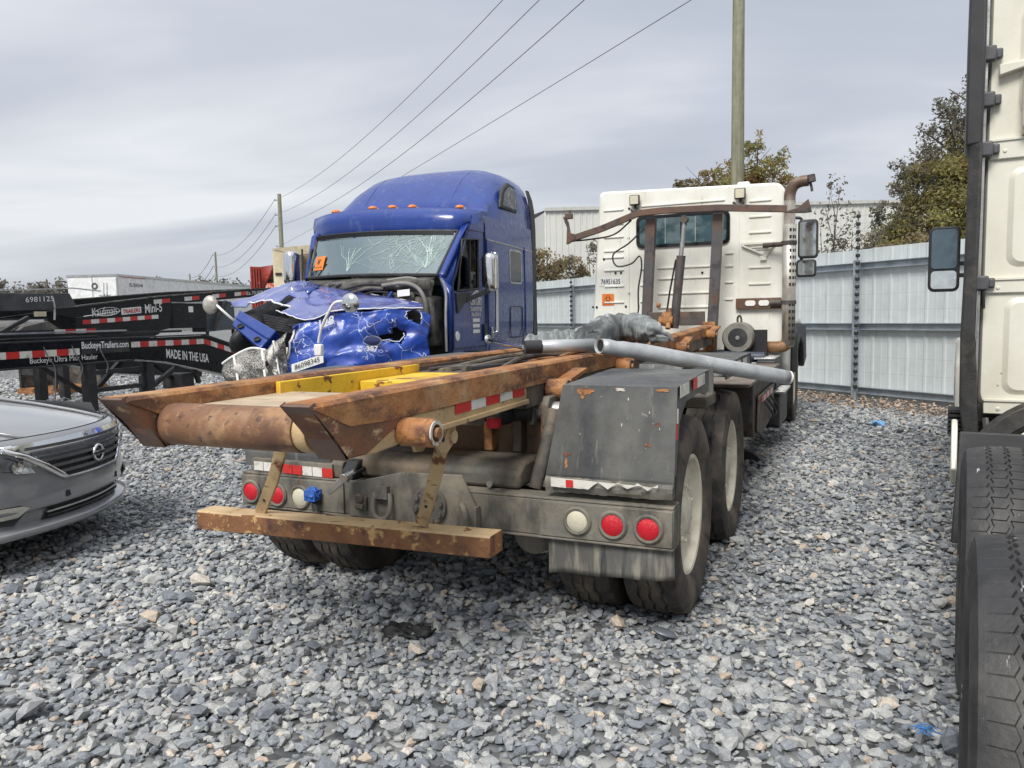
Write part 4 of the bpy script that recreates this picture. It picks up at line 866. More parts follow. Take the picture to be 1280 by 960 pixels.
# bracket, plate and hose stay right of the window
bk = MB(); bk.rtube([(.69, 6.03, 2.29), (1.06, 6.03, 2.29)], .02, .03); bk.rtube([(.70, 6.03, 2.27), (.93, 6.03, 2.16)], .02, .02); bk.rtube([(1.06, 6.03, 2.28), (.95, 6.03, 2.12)], .02, .02); bk.box(.90, .97, 6.02, 6.045, 2.09, 2.14); bk.box(.80, 1.0, 6.025, 6.045, 2.235, 2.25)
bk.build('stay_bracket', 'white', cab_, bev=.003)
MB().cyl((.94, 5.98, 2.255), (1.18, 5.93, 2.255), .028).build('stay_arm', 'darksteel', cab_)
MB().box(.635, 1.14, 6.0, 6.035, 1.535, 1.66).build('lamp_plate', W('brown_plate', (.12, .062, .035), [((.20, .15, .11), 6, .58, .08)], rough=.6), cab_, bev=.004)
for x in (.80, .95): MB().prism([(x + a, 1.60 + b) for a, b in rrect(.058, .032, .028)], 'y', 5.988, 6.0).build('oval_lamp', 'paper', cab_, bev=.003)
MB().cyl((1.02, 5.98, 1.60), (1.16, 5.97, 1.60), .035).build('stay_arm', 'darksteel', cab_)
rbx = MB(); rbx.box(.60, .74, 6.3, 6.5, 2.985, 3.045); rbx.build('roof_vent', 'white', cab_, bev=.02)
# exhaust stack
sm = W('stack_steel', (.56, .53, .47), [((.30, .22, .16), (3, 3, 2), .60, .10), ((.55, .52, .47), 6, .6, .08)], rough=.42, metal=.5, bump=.1)
st = MB().cyl((1.228, 5.86, 1.1), (1.228, 5.86, 2.72), .062, n=24).build('exhaust_stack', sm, TR)
MB().tube(smoothpath([(1.228, 5.86, 2.70), (1.232, 5.86, 2.80), (1.27, 5.85, 2.88), (1.34, 5.84, 2.915), (1.42, 5.83, 2.92)], 6), .062, n=20).build('stack_elbow', W('burnt_steel', (.15, .10, .075), [((.30, .26, .22), 5, .56, .1)], rough=.5, metal=.4), st)
MB().cyl((1.42, 5.83, 2.92), (1.425, 5.83, 2.92), .056, n=20).build('stack_mouth', 'ink', st)
fl = MB(); fl.cyl((1.44, 5.83, 2.975), (1.452, 5.83, 2.90), .05, n=12); fl.tube([(1.44, 5.83, 2.90), (1.455, 5.83, 2.84), (1.46, 5.83, 2.80)], .014); fl.build('rain_flap', 'darksteel', st)
sh = MB()
sh.grid(lambda a, b: (1.228 + .074 * math.cos(RAD(-150 + 190 * a)), 5.86 + .074 * math.sin(RAD(-150 + 190 * a)), 1.12 + 1.34 * b), 14, 2); sh.build('heat_shield', sm, st, thick=.003)
for k in range(17):
    for a in (-75, -48, -22):
        z = 1.18 + k * .075; c = (1.228 + .0765 * math.cos(RAD(a)), 5.86 + .0765 * math.sin(RAD(a)), z); t_ = Vector((-math.sin(RAD(a)), math.cos(RAD(a)), 0)) * .011
        if k in (6, 7): continue
        MB().add([Vector(c) - t_, Vector(c) + t_, Vector(c) + t_ + Vector((0, 0, .034)), Vector(c) - t_ + Vector((0, 0, .034))], [(0, 1, 2, 3)]).build('slot', 'ink', st, smooth=0) if k == 0 and a == -75 else MB().add([Vector(c) - t_, Vector(c) + t_, Vector(c) + t_ + Vector((0, 0, .034)), Vector(c) - t_ + Vector((0, 0, .034))], [(0, 1, 2, 3)]).build('slot', 'ink', st, smooth=0)
for z in (1.60, 2.26): MB().lathe([(.078, -.02), (.084, -.02), (.084, .02), (.078, .02)], (1.228, 5.86, z), (0, 0, 1), 24, True).build('clamp', 'darksteel', st)
MB().tube(smoothpath([(1.0, 5.86, 1.10), (1.12, 5.84, 1.10), (1.2, 5.85, 1.12), (1.228, 5.86, 1.2)], 5), .065, n=16).build('exhaust_elbow', W('rusty_exhaust', (.20, .10, .05), [((.32, .20, .10), 5, .55, .1)], rough=.6, metal=.3), st)
# air cleaner, reservoir
ac = MB().lathe([(.001, .02), (.10, .02), (.108, .03), (.16, .03), (.175, .0), (.175, -.22), (.10, -.25), (.001, -.25)], (.715, 5.62, 1.215), (0, -1, 0), 36).build('air_cleaner', W('grey_cast', (.24, .23, .20), [((.15, .14, .12), 5, .55, .1)], rough=.6), TR)
MB().lathe([(.001, .035), (.02, .034), (.022, .03), (.105, .03), (.105, .022)], (.715, 5.62, 1.215), (0, -1, 0), 32).build('cap', 'plastic', ac)
MB().lathe([(.001, .04), (.022, .04), (.024, .034)], (.715, 5.62, 1.215), (0, -1, 0), 20).build('badge', 'alu', ac)
MB().tube(smoothpath([(.70, 5.70, 1.38), (.70, 5.70, 1.44), (.725, 5.70, 1.46), (.74, 5.70, 1.42), (.74, 5.70, 1.38)], 4), .012).build('lifting_eye', 'darksteel', ac)
MB().tube(smoothpath([(.88, 5.8, 1.25), (.95, 5.78, 1.2), (.97, 5.75, 1.1), (.98, 5.85, 1.0)], 5), .045).build('duct', 'ink', TR)
MB().box(.55, 1.02, 5.70, 5.74, 1.0, 1.30).build('backing_plate', 'ink', TR)
MB().cyl((.46, 5.45, 1.02), (1.02, 5.45, 1.005), .058, n=20).build('reservoir', W('navy_tank', (.035, .045, .07), rough=.5), TR)
# front fender, bonnet, mirrors
MB().prism([(6.35, .85), (6.5, 1.30), (6.75, 1.42), (8.9, 1.40), (9.2, 1.2), (9.25, .7), (8.45, .65), (8.3, 1.0), (7.75, 1.14), (7.2, 1.0), (7.0, .70)], 'x', 1.0, 1.17).build('front_fender', 'white', TR, bev=.05, segs=3)
MB().prism([(7.02, .95), (7.06, 1.22), (7.3, 1.33), (7.75, 1.34), (8.7, 1.30), (9.0, .8), (8.45, .7), (8.3, 1.03), (7.75, 1.17), (7.2, 1.03), (7.0, .72)], 'x', 1.172, 1.25).build('fender_flare', 'plastic', TR, bev=.02)
MB().prism([(6.35, .85), (6.5, 1.30), (6.75, 1.42), (8.9, 1.40), (9.2, 1.2), (9.25, .7), (8.45, .65), (8.3, 1.0), (7.75, 1.14), (7.2, 1.0), (7.0, .70)], 'x', -1.0, -1.17).build('front_fender', 'white', TR, bev=.05, segs=3)
MB().loft([[(-.95, 8.2, .9), (.95, 8.2, .9), (.95, 8.2, 1.9), (-.95, 8.2, 1.9)], [(-.9, 9.2, .8), (.9, 9.2, .8), (.9, 9.2, 1.65), (-.9, 9.2, 1.65)], [(-.8, 9.35, .8), (.8, 9.35, .8), (.8, 9.35, 1.5), (-.8, 9.35, 1.5)]]).build('bonnet', 'white', TR, bev=.05)
for s in (1, -1):
    mh = MB(); mh.prism([(s * 1.318 + x, 2.45 + z) for x, z in rrect(.125, .255, .05)], 'y', 7.70, 7.82); mh.prism([(s * 1.30 + x, 2.065 + z) for x, z in rrect(.125, .115, .04)], 'y', 7.70, 7.82)
    mo = mh.build('mirror_housing', 'plastic', TR, bev=.015)
    MB().prism([(s * 1.318 + x, 2.45 + z) for x, z in rrect(.10, .225, .03)], 'y', 7.692, 7.698).build('mirror_glass', 'mirror', mo)
    MB().prism([(s * 1.30 + x, 2.065 + z) for x, z in rrect(.10, .09, .03)], 'y', 7.692, 7.698).build('mirror_glass', 'mirror', mo)
    MB().tube(smoothpath([(s * 1.15, 7.75, 2.74), (s * 1.22, 7.77, 2.73), (s * 1.25, 7.77, 2.66)], 4), .02).build('mirror_arm', 'plastic', mo)
    MB().tube(smoothpath([(s * 1.13, 7.75, 2.05), (s * 1.2, 7.77, 2.12), (s * 1.24, 7.77, 2.2)], 4), .02).build('mirror_arm', 'plastic', mo)
# ---- things lying on the hoist: rolled mesh tarp and two pieces of bent tube
rs2 = random.Random(5)
tp = MB()
path = poly2(smoothpath([(0.381,1.258,1.360), (0.424,1.400,1.380), (0.347,1.999,1.390), (0.388,2.271,1.400), (0.594,1.944,1.400), (0.762,1.638,1.380), (0.843,1.601,1.360)], 6), 90)
rings = []
for i, p in enumerate(path):
    f = i / 89; r = .105 * (.55 + .45 * min(1, f * 5)) * (1 - .75 * max(0, (f - .72) / .28) ** 1.3); ring = []
    for k in range(36):
        a = 2 * math.pi * k / 36
        fold = math.sin(a * 3 + f * 34) * .010 + math.sin(f * 95 + a * 2.2 + 4 * noise.noise(V3_((f * 5, a, 1)))) * .008
        q = noise.noise(V3_((f * 14, math.cos(a) * 1.5, math.sin(a) * 1.5))) * .022 + fold
        ring.append((p.x + math.cos(a) * (r + q) * .55, p.y + math.cos(a) * (r + q) * 1.0, p.z + math.sin(a) * (r + q) * 1.0))
    rings.append(ring)
tp.loft(rings)
to = thing('rolled_tarp', 'crumpled grey mesh tarp rolled up across the hoist rails behind the white cab', 'tarp', (-.425, 3.745, 0), 24.47)
tp.build('tarp_roll', 'tarp', to, smooth=60)
sh_ = MB(); a0_, b0_ = Vector((0.037,1.100,1.328)), Vector((0.454,1.420,1.323)); a1_, b1_ = Vector((0.032,1.140,1.386)), Vector((0.351,1.460,1.436))
sh_.grid(lambda a, b: a0_.lerp(b0_, a).lerp(a1_.lerp(b1_, a), b) + Vector((0, .05 * b + .014 * math.sin(a * 60 + 3 * math.sin(a * 11)), .008 * math.sin(a * 31) * b + .02 * noise.noise(Vector((a * 8, b * 2, 1))))), 90, 8)
sh_.build('hanging_fold', 'tarp', to, thick=.006, smooth=60)
pA = Vector((0.125,0.948,1.325)); pB = Vector((0.470,1.257,1.325)); pA0 = Vector((-0.768,2.266,1.330))
t1 = thing('bent_tube', 'dark grey length of tarp tube lying across the rails, broken open at its right end', 'tube', (-.425, 3.745, 0), 24.47, 'broken tarp tubes on the hoist')
MB().cyl(pA, pB, .038, n=20, caps=False).build('tube', 'galv', t1, thick=.004)
MB().cyl(pA - (pB - pA) * .01, pA + (pB - pA) * .22, .041, n=20).build('sleeve', 'plastic', t1)
MB().cyl(pA, pA0, .018, n=12).build('shaft', 'chrome', t1)
MB().lathe([(.02, -.012), (.035, -.012), (.035, .012), (.02, .012)], pA0, (1, 0, .1), 16, True).build('eyelet', 'alu', t1)
pC = Vector((0.628,0.859,1.335)); pD = pC.lerp(Vector((1.555, 1.646, 1.106)), .2) + Vector((0, 0, .006)); pF = Vector((1.555, 1.646, 1.106)); pE = pC.lerp(pF, .6)
tl_ = V3_((.62, -.76, -.1)).normalized()
ot = MB().lathe([(.030, -.02), (.036, .0), (.041, .012), (.044, .014), (.038, .010), (.034, -.004)], pB, tl_, 20).build('torn_end', 'galv', t1)
MB().lathe([(.001, 0), (.0345, 0)], pB, tl_, 20).build('dark_bore', 'ink', ot)
t2 = thing('bent_tube', 'pale galvanised tube with a dented open end sloping down across both right fenders', 'tube', (-.425, 3.745, 0), 24.47, 'broken tarp tubes on the hoist')
pts = poly2([pC, pC.lerp(pD, .35), pC.lerp(pD, .55), pD, pE, pF], 28)
MB().tube(pts, [.040, .043, .038, .044, .042, .045] + [.046 - .0002 * q_ for q_ in range(22)], n=20, caps=False).build('tube', 'galv', t2, thick=.004)
tl_ = V3_((-.55, -.82, .05)).normalized()
ot = MB().lathe([(.027, -.02), (.034, .0), (.040, .012), (.043, .013), (.037, .010), (.032, -.004)], pC, tl_, 20).build('torn_end', 'galv', t2)
MB().lathe([(.001, 0), (.0325, 0)], pC, tl_, 20).build('dark_bore', 'ink', ot)
MB().tube([pF, pF + (pF - pE) * .03], .043, n=20).build('tube_end', 'paper', t2)

# ---------------------------------------------------------------- wrecked blue tractor (local x = picture right, y = towards its tail)
BT = thing('tractor_truck', 'blue sleeper cab tractor with smashed bonnet and cracked windscreen', 'truck', (-1.433, 9.514), 20)
V3 = Vector
M['dirty_chrome'] = W('dirty_chrome', (.42, .40, .35), [((.60, .58, .54), 9, .55, .08), ((.22, .19, .15), 14, .64, .05)], rough=.4, metal=.3)
M['seam'] = W('seam_blue', (.010, .02, .14), rough=.4, bump=0)
# chassis, wheels, tank
for s in (-1, 1):
    MB().box(s * .43 - .04, s * .43 + .04, -1.6, 5.6, .70, .96).build('chassis_rail', 'black', BT)
    wheel(BT, (s * 1.03, -1.0, .50), s, 'steer', rot=.4)
    for v in (3.6, 4.9):
        wheel(BT, (s * 1.08, v, .50), s, 'drive', rot=v)
        wheel(BT, (s * .755, v, .50), s, 'inner', rot=.9 * v, face=-.02)
    MB().lathe([(.001, 0), (.30, 0), (.32, .03), (.32, 1.27), (.30, 1.3), (.001, 1.3)], (s * .95, .35, .68), (0, 1, 0), 28).build('fuel_tank', 'alu', BT)
    MB().box(s * 1.0 - .16, s * 1.0 + .16, -.25, .3, .35, .95).build('cab_step', 'black', BT, bev=.02)
# sleeper box: side walls, roof
def srow(y, zb, zt_, w, wt_, ex=4.2):
    pts = []
    for k in range(21):
        a = math.pi * k / 20; c, s_ = math.cos(a), math.sin(a)
        x = math.copysign(abs(c) ** (2 / ex), c); z = abs(s_) ** (2 / ex)
        pts.append((x * (w + (wt_ - w) * z * z), y, zb + (zt_ - zb) * z))
    return pts
rf = MB(); rf.loft([srow(y, 2.70, z, w, wt_) for y, z, w, wt_ in ((.28, 2.86, 1.10, .98), (.38, 2.96, 1.13, .98), (.55, 3.12, 1.145, .99), (.75, 3.29, 1.15, 1.0), (1.0, 3.43, 1.15, 1.02), (1.3, 3.51, 1.15, 1.04), (1.65, 3.53, 1.15, 1.06), (1.93, 3.52, 1.15, 1.06), (1.96, 3.49, 1.13, 1.04))], closed=False)
roof = rf.build('roof_fairing', 'blue', BT, smooth=50)
for x in (-.62, .62):
    MB().tube([V3((x, y, z + .001 - .036 * (z - 2.70))) for y, z in ((.42, 2.99), (.55, 3.115), (.75, 3.286), (1.0, 3.428), (1.3, 3.508), (1.65, 3.529), (1.93, 3.519))], .006, n=5).build('roof_seam', 'seam', roof)
for s in (-1, 1):
    a = MB()
    def sidefn(u, v, s=s):
        y = .185 + 1.77 * u; z = 1.06 + 1.66 * v
        return (s * (1.15 + .012 * math.sin(math.pi * v) - .02 * (1 - min(1, v * 6))), y, z)
    a.grid(sidefn, 12, 12); sw = a.build('sleeper_side', 'blue', BT, smooth=60)
    for y in (.20, 1.60): MB().box(s * 1.158, s * 1.172, y, y + .012, 1.08, 2.45).build('body_seam', W('seam_blue', (.008, .014, .09), rough=.4, bump=0) if s == -1 and y == .2 else 'blue', sw, bev=.003)
    MB().bar((s * 1.162, .19, 2.44), (s * 1.162, 1.95, 2.415), .008, .014).build('trim_line', 'alu', sw)
    ex_ = MB(); ex_.loft([[(s * xa, 1.965, z), (s * (xa + .03), 1.965, z), (s * (xa + .03), yb, z), (s * xa, yb, z)] for z, xa, yb in ((1.06, 1.13, 2.15), (2.75, 1.13, 2.13), (3.0, 1.118, 2.12), (3.15, 1.098, 2.10), (3.28, 1.065, 2.05))])
    ex_.build('side_extender', 'plastic', BT, bev=.006)
    # bunk window
    wf = MB(); o_ = [(s * 1.168, 1.235 + y, 2.16 + z) for y, z in rrect(.235, .225, .05)]; i_ = [(s * 1.168, 1.235 + y, 2.16 + z) for y, z in rrect(.215, .20, .035)]; ob = [(s * 1.150, b, c) for _, b, c in o_]; ib_ = [(s * 1.150, b, c) for _, b, c in i_]
    wf.loft([ob, o_, i_, ib_], caps=False); wo = wf.build('bunk_window_frame', 'alu', sw, bev=.003)
    MB().prism([(1.235 + y, 2.16 + z) for y, z in rrect(.214, .199, .034)], 'x', s * 1.163, s * 1.166).build('pane', W('tinted_pane', (.008, .009, .011), rough=.05, bump=0, var=0), wo)
    hl = MB(); hp_ = [(s * 1.164, 1.23 + y, 1.43 + z) for y, z in rrect(.24, .205, .05)]; hl.tube(hp_ + hp_[:1], .006, n=5, caps=False); hl.build('hatch_outline', 'ink', sw)
    gh = MB(); gh.tube(smoothpath([(s * 1.16, .33, 1.30), (s * 1.215, .33, 1.32), (s * 1.22, .34, 1.4), (s * 1.22, .37, 2.2), (s * 1.215, .37, 2.27), (s * 1.16, .37, 2.29)], 5), .021, n=10); gh.build('grab_handle', 'chrome', BT)
    MB().box(s * 1.16, s * 1.19, .27, .31, 1.22, 1.38).build('handle_plate', 'alu', BT, bev=.005)
    if s == -1: continue
    rw = MB(); rw.prism([(.74, 2.88), (1.36, 2.88), (1.36, 3.08), (1.27, 3.22), (1.02, 3.24), (.82, 3.12)], 'x', s * 1.10, s * 1.158); rwo = rw.build('roof_window_frame', 'plastic', roof, bev=.02)
    MB().prism([(.80, 2.92), (1.32, 2.92), (1.32, 3.07), (1.24, 3.18), (1.04, 3.19), (.86, 3.09)], 'x', s * 1.158, s * 1.162).build('pane', W('dark_pane', (.02, .022, .024), [((.20, .21, .22), 13, .58, .06)], rough=.08, bump=0, var=0), rwo)
MB().box(-1.13, 1.13, 1.95, 1.955, 1.05, 2.75).build('rear_wall', 'blue', BT)
MB().box(-1.1, 1.1, -.55, 1.9, 1.02, 1.06).build('cab_floor', 'black', BT)
# cab: visor and roof cap built from control lines
lipP = [(-1.257,0.180,2.619), (-0.918,-0.020,2.592), (-0.474,-0.170,2.583), (0.029,-0.270,2.565), (0.487,-0.330,2.542), (0.816,-0.330,2.514), (0.991,-0.270,2.492), (1.085,-0.060,2.534), (1.142,0.180,2.593)]
faceP = [(-1.278,0.200,2.726), (-0.916,-0.050,2.720), (-0.450,-0.200,2.715), (0.051,-0.300,2.692), (0.507,-0.360,2.667), (0.835,-0.360,2.647), (1.049,-0.300,2.622), (1.137,-0.080,2.640), (1.154,0.180,2.677)]
rdgP = [(-1.269,0.340,2.823), (-0.891,0.140,2.860), (-0.528,0.050,2.861), (-0.100,-0.020,2.849), (0.359,-0.060,2.824), (0.699,-0.060,2.801), (0.963,-0.000,2.782), (1.090,0.140,2.771), (1.126,0.280,2.757)]
def rs(pts, n=40): return poly2(smoothpath(pts, 6), n)
rows = [rs([(V3(p) + V3((0, .16, .03))) for p in lipP]), rs(lipP), rs(faceP), rs([V3(a).lerp(V3(b), .55) + V3((0, -.05, .05)) for a, b in zip(faceP, rdgP)]), rs(rdgP)]
foot = [V3((-1.10 + 2.2 * i / 39, .52, 2.90 + .08 * math.sin(math.pi * i / 39))) for i in range(40)]
rows.append([a.lerp(b, .55) + V3((0, 0, -.030)) for a, b in zip(rows[-1], foot)]); rows.append(foot)
mb = MB(); mb.grid(lambda a, b: rows[int(round(b * 6))][int(round(a * 39))], 39, 6); vis = mb.build('sun_visor', 'blue', BT, smooth=75, thick=.01)
for px_ in ((-0.840,0.080,2.860), (-0.223,-0.060,2.848), (0.065,-0.090,2.837), (0.352,-0.120,2.819), (0.943,-0.060,2.783)):
    p = V3(px_); l = MB(); l.ell(p + V3((0, .03, .0)), .062, .10, .032, 14, 8); lo = l.build('marker_light_base', 'chrome', vis)
    MB().ell(p + V3((0, -.012, .012)), .055, .075, .034, 14, 8).build('lens', 'orange_lamp', lo)
# windscreen
TL, TR_, BL, BR = V3((-1.120,0.047,2.569)), V3((1.020,-0.312,2.495)), V3((-1.100,-0.214,2.036)), V3((1.000,-0.880,1.970))
def wsf(a, b, push=0.):
    p = BL.lerp(BR, a).lerp(TL.lerp(TR_, a), b); q = (1 - (2 * a - 1) ** 2)
    return p + V3((-.02 * q, -.20 * q - push, .01 * q))
g = MB(); g.grid(wsf, 24, 10); ws = g.build('windscreen', 'glass', BT, smooth=80)
vu = MB(); vu.grid(lambda a, b: wsf(.01 + .98 * a, .90 + .10 * b, .012 + .05 * b), 24, 2); vu.build('visor_shade_strip', 'ink', BT, smooth=80)  # black strip over the glass top, shade of the visor lip put in as colour
gs = MB()
edge = [wsf(i / 20, 0) for i in range(21)] + [wsf(1, i / 8) for i in range(1, 9)] + [wsf(1 - i / 20, 1) for i in range(1, 21)] + [wsf(0, 1 - i / 8) for i in range(1, 9)]
gs.tube(edge, .02, n=6, caps=False); gs.build('windscreen_gasket', 'plastic', BT)
rc = random.Random(21); ck = MB()
def crack(p0, ang, ln, w=.004, depth=0):
    a, b = p0; pts = [(a, b)]
    for i in range(max(3, int(ln / .03))):
        ang += rc.uniform(-.28, .28); a += .03 * math.cos(ang); b += .03 * math.sin(ang) * 3.1
        if not (0 < a < 1 and 0 < b < 1): break
        pts.append((a, b))
        if depth < 2 and rc.random() < .17: crack((a, b), ang + rc.choice((-1, 1)) * rc.uniform(.5, 1.2), ln * .45, w * .75, depth + 1)
    if len(pts) > 1: ck.tube([wsf(x, y, .004) for x, y in pts], w, n=4)
for k in range(11): crack((.92, .16), RAD(55 + 11 * k), rc.uniform(.12, .34), .0032)
for k in range(9): crack((.87, .93), RAD(185 + 13 * k), rc.uniform(.12, .36), .003)
for k in range(5): crack((.69, .42), RAD(70 * k), rc.uniform(.05, .2), .0025)
for k in range(6): crack((.40, .10), RAD(60 + 12 * k), rc.uniform(.06, .2), .0022)
for k in range(6): crack((.95, .5 + .06 * k), RAD(150 + 20 * k), .14, .003)
crack((.36, .24), .02, .45, .002)
for k in range(3): crack((.62 + .08 * k, .95), RAD(238), .3, .0022)
ck.build('crack', 'crack', ws, smooth=0)
pa = wsf(.045, .12, .006); decal('orange', ws, wsf(.055, .17, .008), (wsf(.16, .17) - wsf(.055, .17)), (wsf(.055, .50) - wsf(.055, .17)) , 'sticker', .002)
text('BIOHAZARD', 'ink', ws, wsf(.065, .22, .014), (wsf(.15, .22) - wsf(.065, .22)), (wsf(.055, .26) - wsf(.055, .22)), off=.006)
mbx = MB(); c0 = wsf(.105, .37, .016); mbx.lathe([(.016, 0), (.024, 0)], c0, (0, -1, .3), 16); 
for k in range(3): mbx.lathe([(.012, 0), (.020, 0)], c0 + V3((.022 * math.cos(RAD(90 + 120 * k)), -.004, .022 * math.sin(RAD(90 + 120 * k)))), (0, -1, .3), 14)
mbx.build('warning_symbol', 'ink', ws)
# cab interior
MB().box(-1.0, 1.0, .62, .66, 1.06, 2.68).build('bunk_curtain', 'curtain', BT)
for x in (-.55, .5):
    se = MB(); se.box(x - .26, x + .26, .05, .55, 1.25, 1.45); se.hexa([(x - .25, .42, 1.45), (x + .25, .42, 1.45), (x + .25, .56, 1.45), (x - .25, .56, 1.45)], [(x - .22, .50, 2.15), (x + .22, .50, 2.15), (x + .22, .60, 2.15), (x - .22, .60, 2.15)]); se.build('seat', 'cab_in', BT, bev=.04)
dsh = MB(); dsh.loft([[BL + V3((.06, .10, -.10)), BL.lerp(BR, .5) + V3((0, .0, -.12)), BR + V3((-.06, .10, -.10))], [BL + V3((.06, .5, -.10)), BL.lerp(BR, .5) + V3((0, .5, -.12)), BR + V3((-.06, .5, -.10))], [BL + V3((.06, .5, -.45)), BL.lerp(BR, .5) + V3((0, .5, -.45)), BR + V3((-.06, .5, -.45))]], caps=False, closed=False)
dsh.build('dashboard', 'cab_in', BT)
MB().lathe([(.19, -.012), (.21, 0), (.19, .012)], (.55, -.15, 1.93), (.1, -.5, 1), 24, True).build('steering_wheel', 'plastic', BT)
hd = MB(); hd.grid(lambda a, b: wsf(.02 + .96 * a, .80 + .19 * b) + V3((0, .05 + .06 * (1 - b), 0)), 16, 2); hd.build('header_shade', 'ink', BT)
decal('bluetape', BT, wsf(.36, .80) + V3((0, .03, 0)), (.09, 0, 0), (0, 0, .07), 'air_freshener')
# doors: sheet round the window opening
for s in (1, -1):
    dy = 0 if s == 1 else .50
    W_ = [(-.67 + dy, 1.80), (-.06, 1.84), (-.04, 2.42), (-.50 + dy * .85, 2.38)]; O_ = [(-.82 + dy, 1.12), (.18, 1.12), (.18, 2.70), (-.22 + dy, 2.60)]
    d = MB(); x0, x1 = s * 1.125, s * 1.145
    for xx in (x0, x1):
        vs = [(xx, y, z) for y, z in O_] + [(xx, y, z) for y, z in W_] + [(xx, -.80 + dy, 1.80)]
        d.add(vs, [(0, 1, 5, 4, 8), (1, 2, 6, 5), (2, 3, 7, 6), (3, 8, 4, 7)])
    dr = d.build('door', 'blue', BT, smooth=20)
    wf = MB(); wf.tube([(s * 1.147, y, z) for y, z in W_ + W_[:2]], .014, n=6); wf.tube([(s * 1.14, -.30, 1.83), (s * 1.14, -.27, 2.40)], .012, n=6); wf.build('window_seal', 'plastic', dr)
    MB().prism(W_, 'x', s * 1.134, s * 1.137).build('pane', 'dglass', dr)
    rim_ = [(-.80 + dy, 1.16), (.15, 1.16), (.155, 2.52), (-.36 + dy, 2.50), (-.78 + dy, 1.9)]
    MB().tube([(s * 1.148, y, z) for y, z in rim_ + rim_[:1]], .006, n=5).build('door_gap', 'ink', dr)
    MB().prism([(-.72 + dy, 1.78), (-.30, 1.79), (-.70 + dy, 1.55)], 'x', s * 1.146, s * 1.165).build('mirror_mount', 'plastic', dr, bev=.004)
    MB().box(s * 1.15, s * 1.17, .06, .12, 1.22, 1.42).build('door_handle', 'plastic', dr, bev=.004)
    MB().lathe([(.001, .008), (.05, .008), (.055, 0)], (s * 1.146, -.70 + dy, 1.30), (s, 0, 0), 20).build('round_marker', 'sticker', dr)
    # A pillar
    tp_, bt = (TR_, BR) if s == 1 else (TL, BL)
    if s == 1:
        cp = MB(); cp.add([bt + V3((.03, .0, -.02)), tp_ + V3((.05, .02, .0)), V3((1.135, -.20, 2.60)), V3((1.14, -.52, 2.30)), V3((1.14, -.78, 1.84))], [(0, 1, 2, 3, 4)]); cp.add([bt + V3((.03, .0, -.02)), V3((1.14, -.78, 1.84)), V3((1.14, -.84, 1.12)), V3((1.06, -.86, 1.12)), V3((1.06, -.80, 1.7))], [(0, 1, 2, 3, 4)])
        cp.build('cab_corner', 'blue', BT, thick=.012, smooth=20)
        MB().tube(smoothpath([bt + V3((.06, -.03, -.04)), V3((1.10, -.88, 1.78)), V3((1.10, -.90, 1.5)), V3((1.10, -.90, 1.14))], 5), .016, n=8).build('corner_seal', 'alu', BT)
    MB().rtube([bt + V3((.035 * s, .03, -.02)), tp_ + V3((.05 * s, .02, 0)), tp_ + V3((.05 * s, .14, .08))], .07, .085, (s, 0, 0)).build('windscreen_pillar', 'blue', BT, bev=.02)
    MB().hexa([V3((s * 1.12, -.20 + dy, 2.58)), V3((s * 1.12, .2, 2.65)), V3((s * 1.12, .2, 2.72)), V3((s * 1.12, -.12 + dy, 2.70))], [V3((s * 1.15, -.20 + dy, 2.58)), V3((s * 1.15, .2, 2.65)), V3((s * 1.15, .2, 2.78)), V3((s * 1.13, -.02 + dy, 2.72))]).build('door_header', 'blue', BT)
    mx_, my_, mz_ = (1.33, -.14, 2.02) if s == 1 else (-1.40, -.15, 2.17)
    mh = MB(); mh.loft([[(mx_ + x * q, my_ + o, mz_ + z * q2) for x, z in rrect(.085, .225, .07)] for o, q, q2 in ((-.09, .55, .8), (-.07, .85, .96), (-.03, 1, 1), (.06, 1, 1))])
    mo = mh.build('mirror_housing', 'chrome', BT, smooth=70)
    MB().prism([(mx_ + x, mz_ + z) for x, z in rrect(.075, .21, .06)], 'y', my_ + .061, my_ + .064).build('mirror_glass', 'mirror', mo)
    MB().bar((mx_, my_, mz_ - .2), (s * 1.15, -.45 + dy, 1.70), .03, .05).build('mirror_arm', 'plastic', mo)
dt = lambda s_, y, z, w, h, **k: text(s_, 'sticker', BT, (1.147, y, z), (0, w, 0), (0, 0, h), off=.004, **k)
MB().add([(1.150, -.28, 1.76), (1.150, .03, 1.76), (1.150, -.12, 1.84)], [(0, 1, 2)]).build('door_logo', 'sticker', BT, smooth=0)
dt('CENTURY', -.33, 1.645, .36, .10, font_bold=.03); dt('TRANSPORT INC', -.33, 1.575, .36, .05, font_bold=.02); dt('PALATKA FL', -.29, 1.515, .29, .045, font_bold=.02)
for k, z in enumerate((1.45, 1.385, 1.32)): decal('sticker', BT, (1.147, -.26, z), (0, .21, 0), (0, 0, .042), 'number_plate', .003)
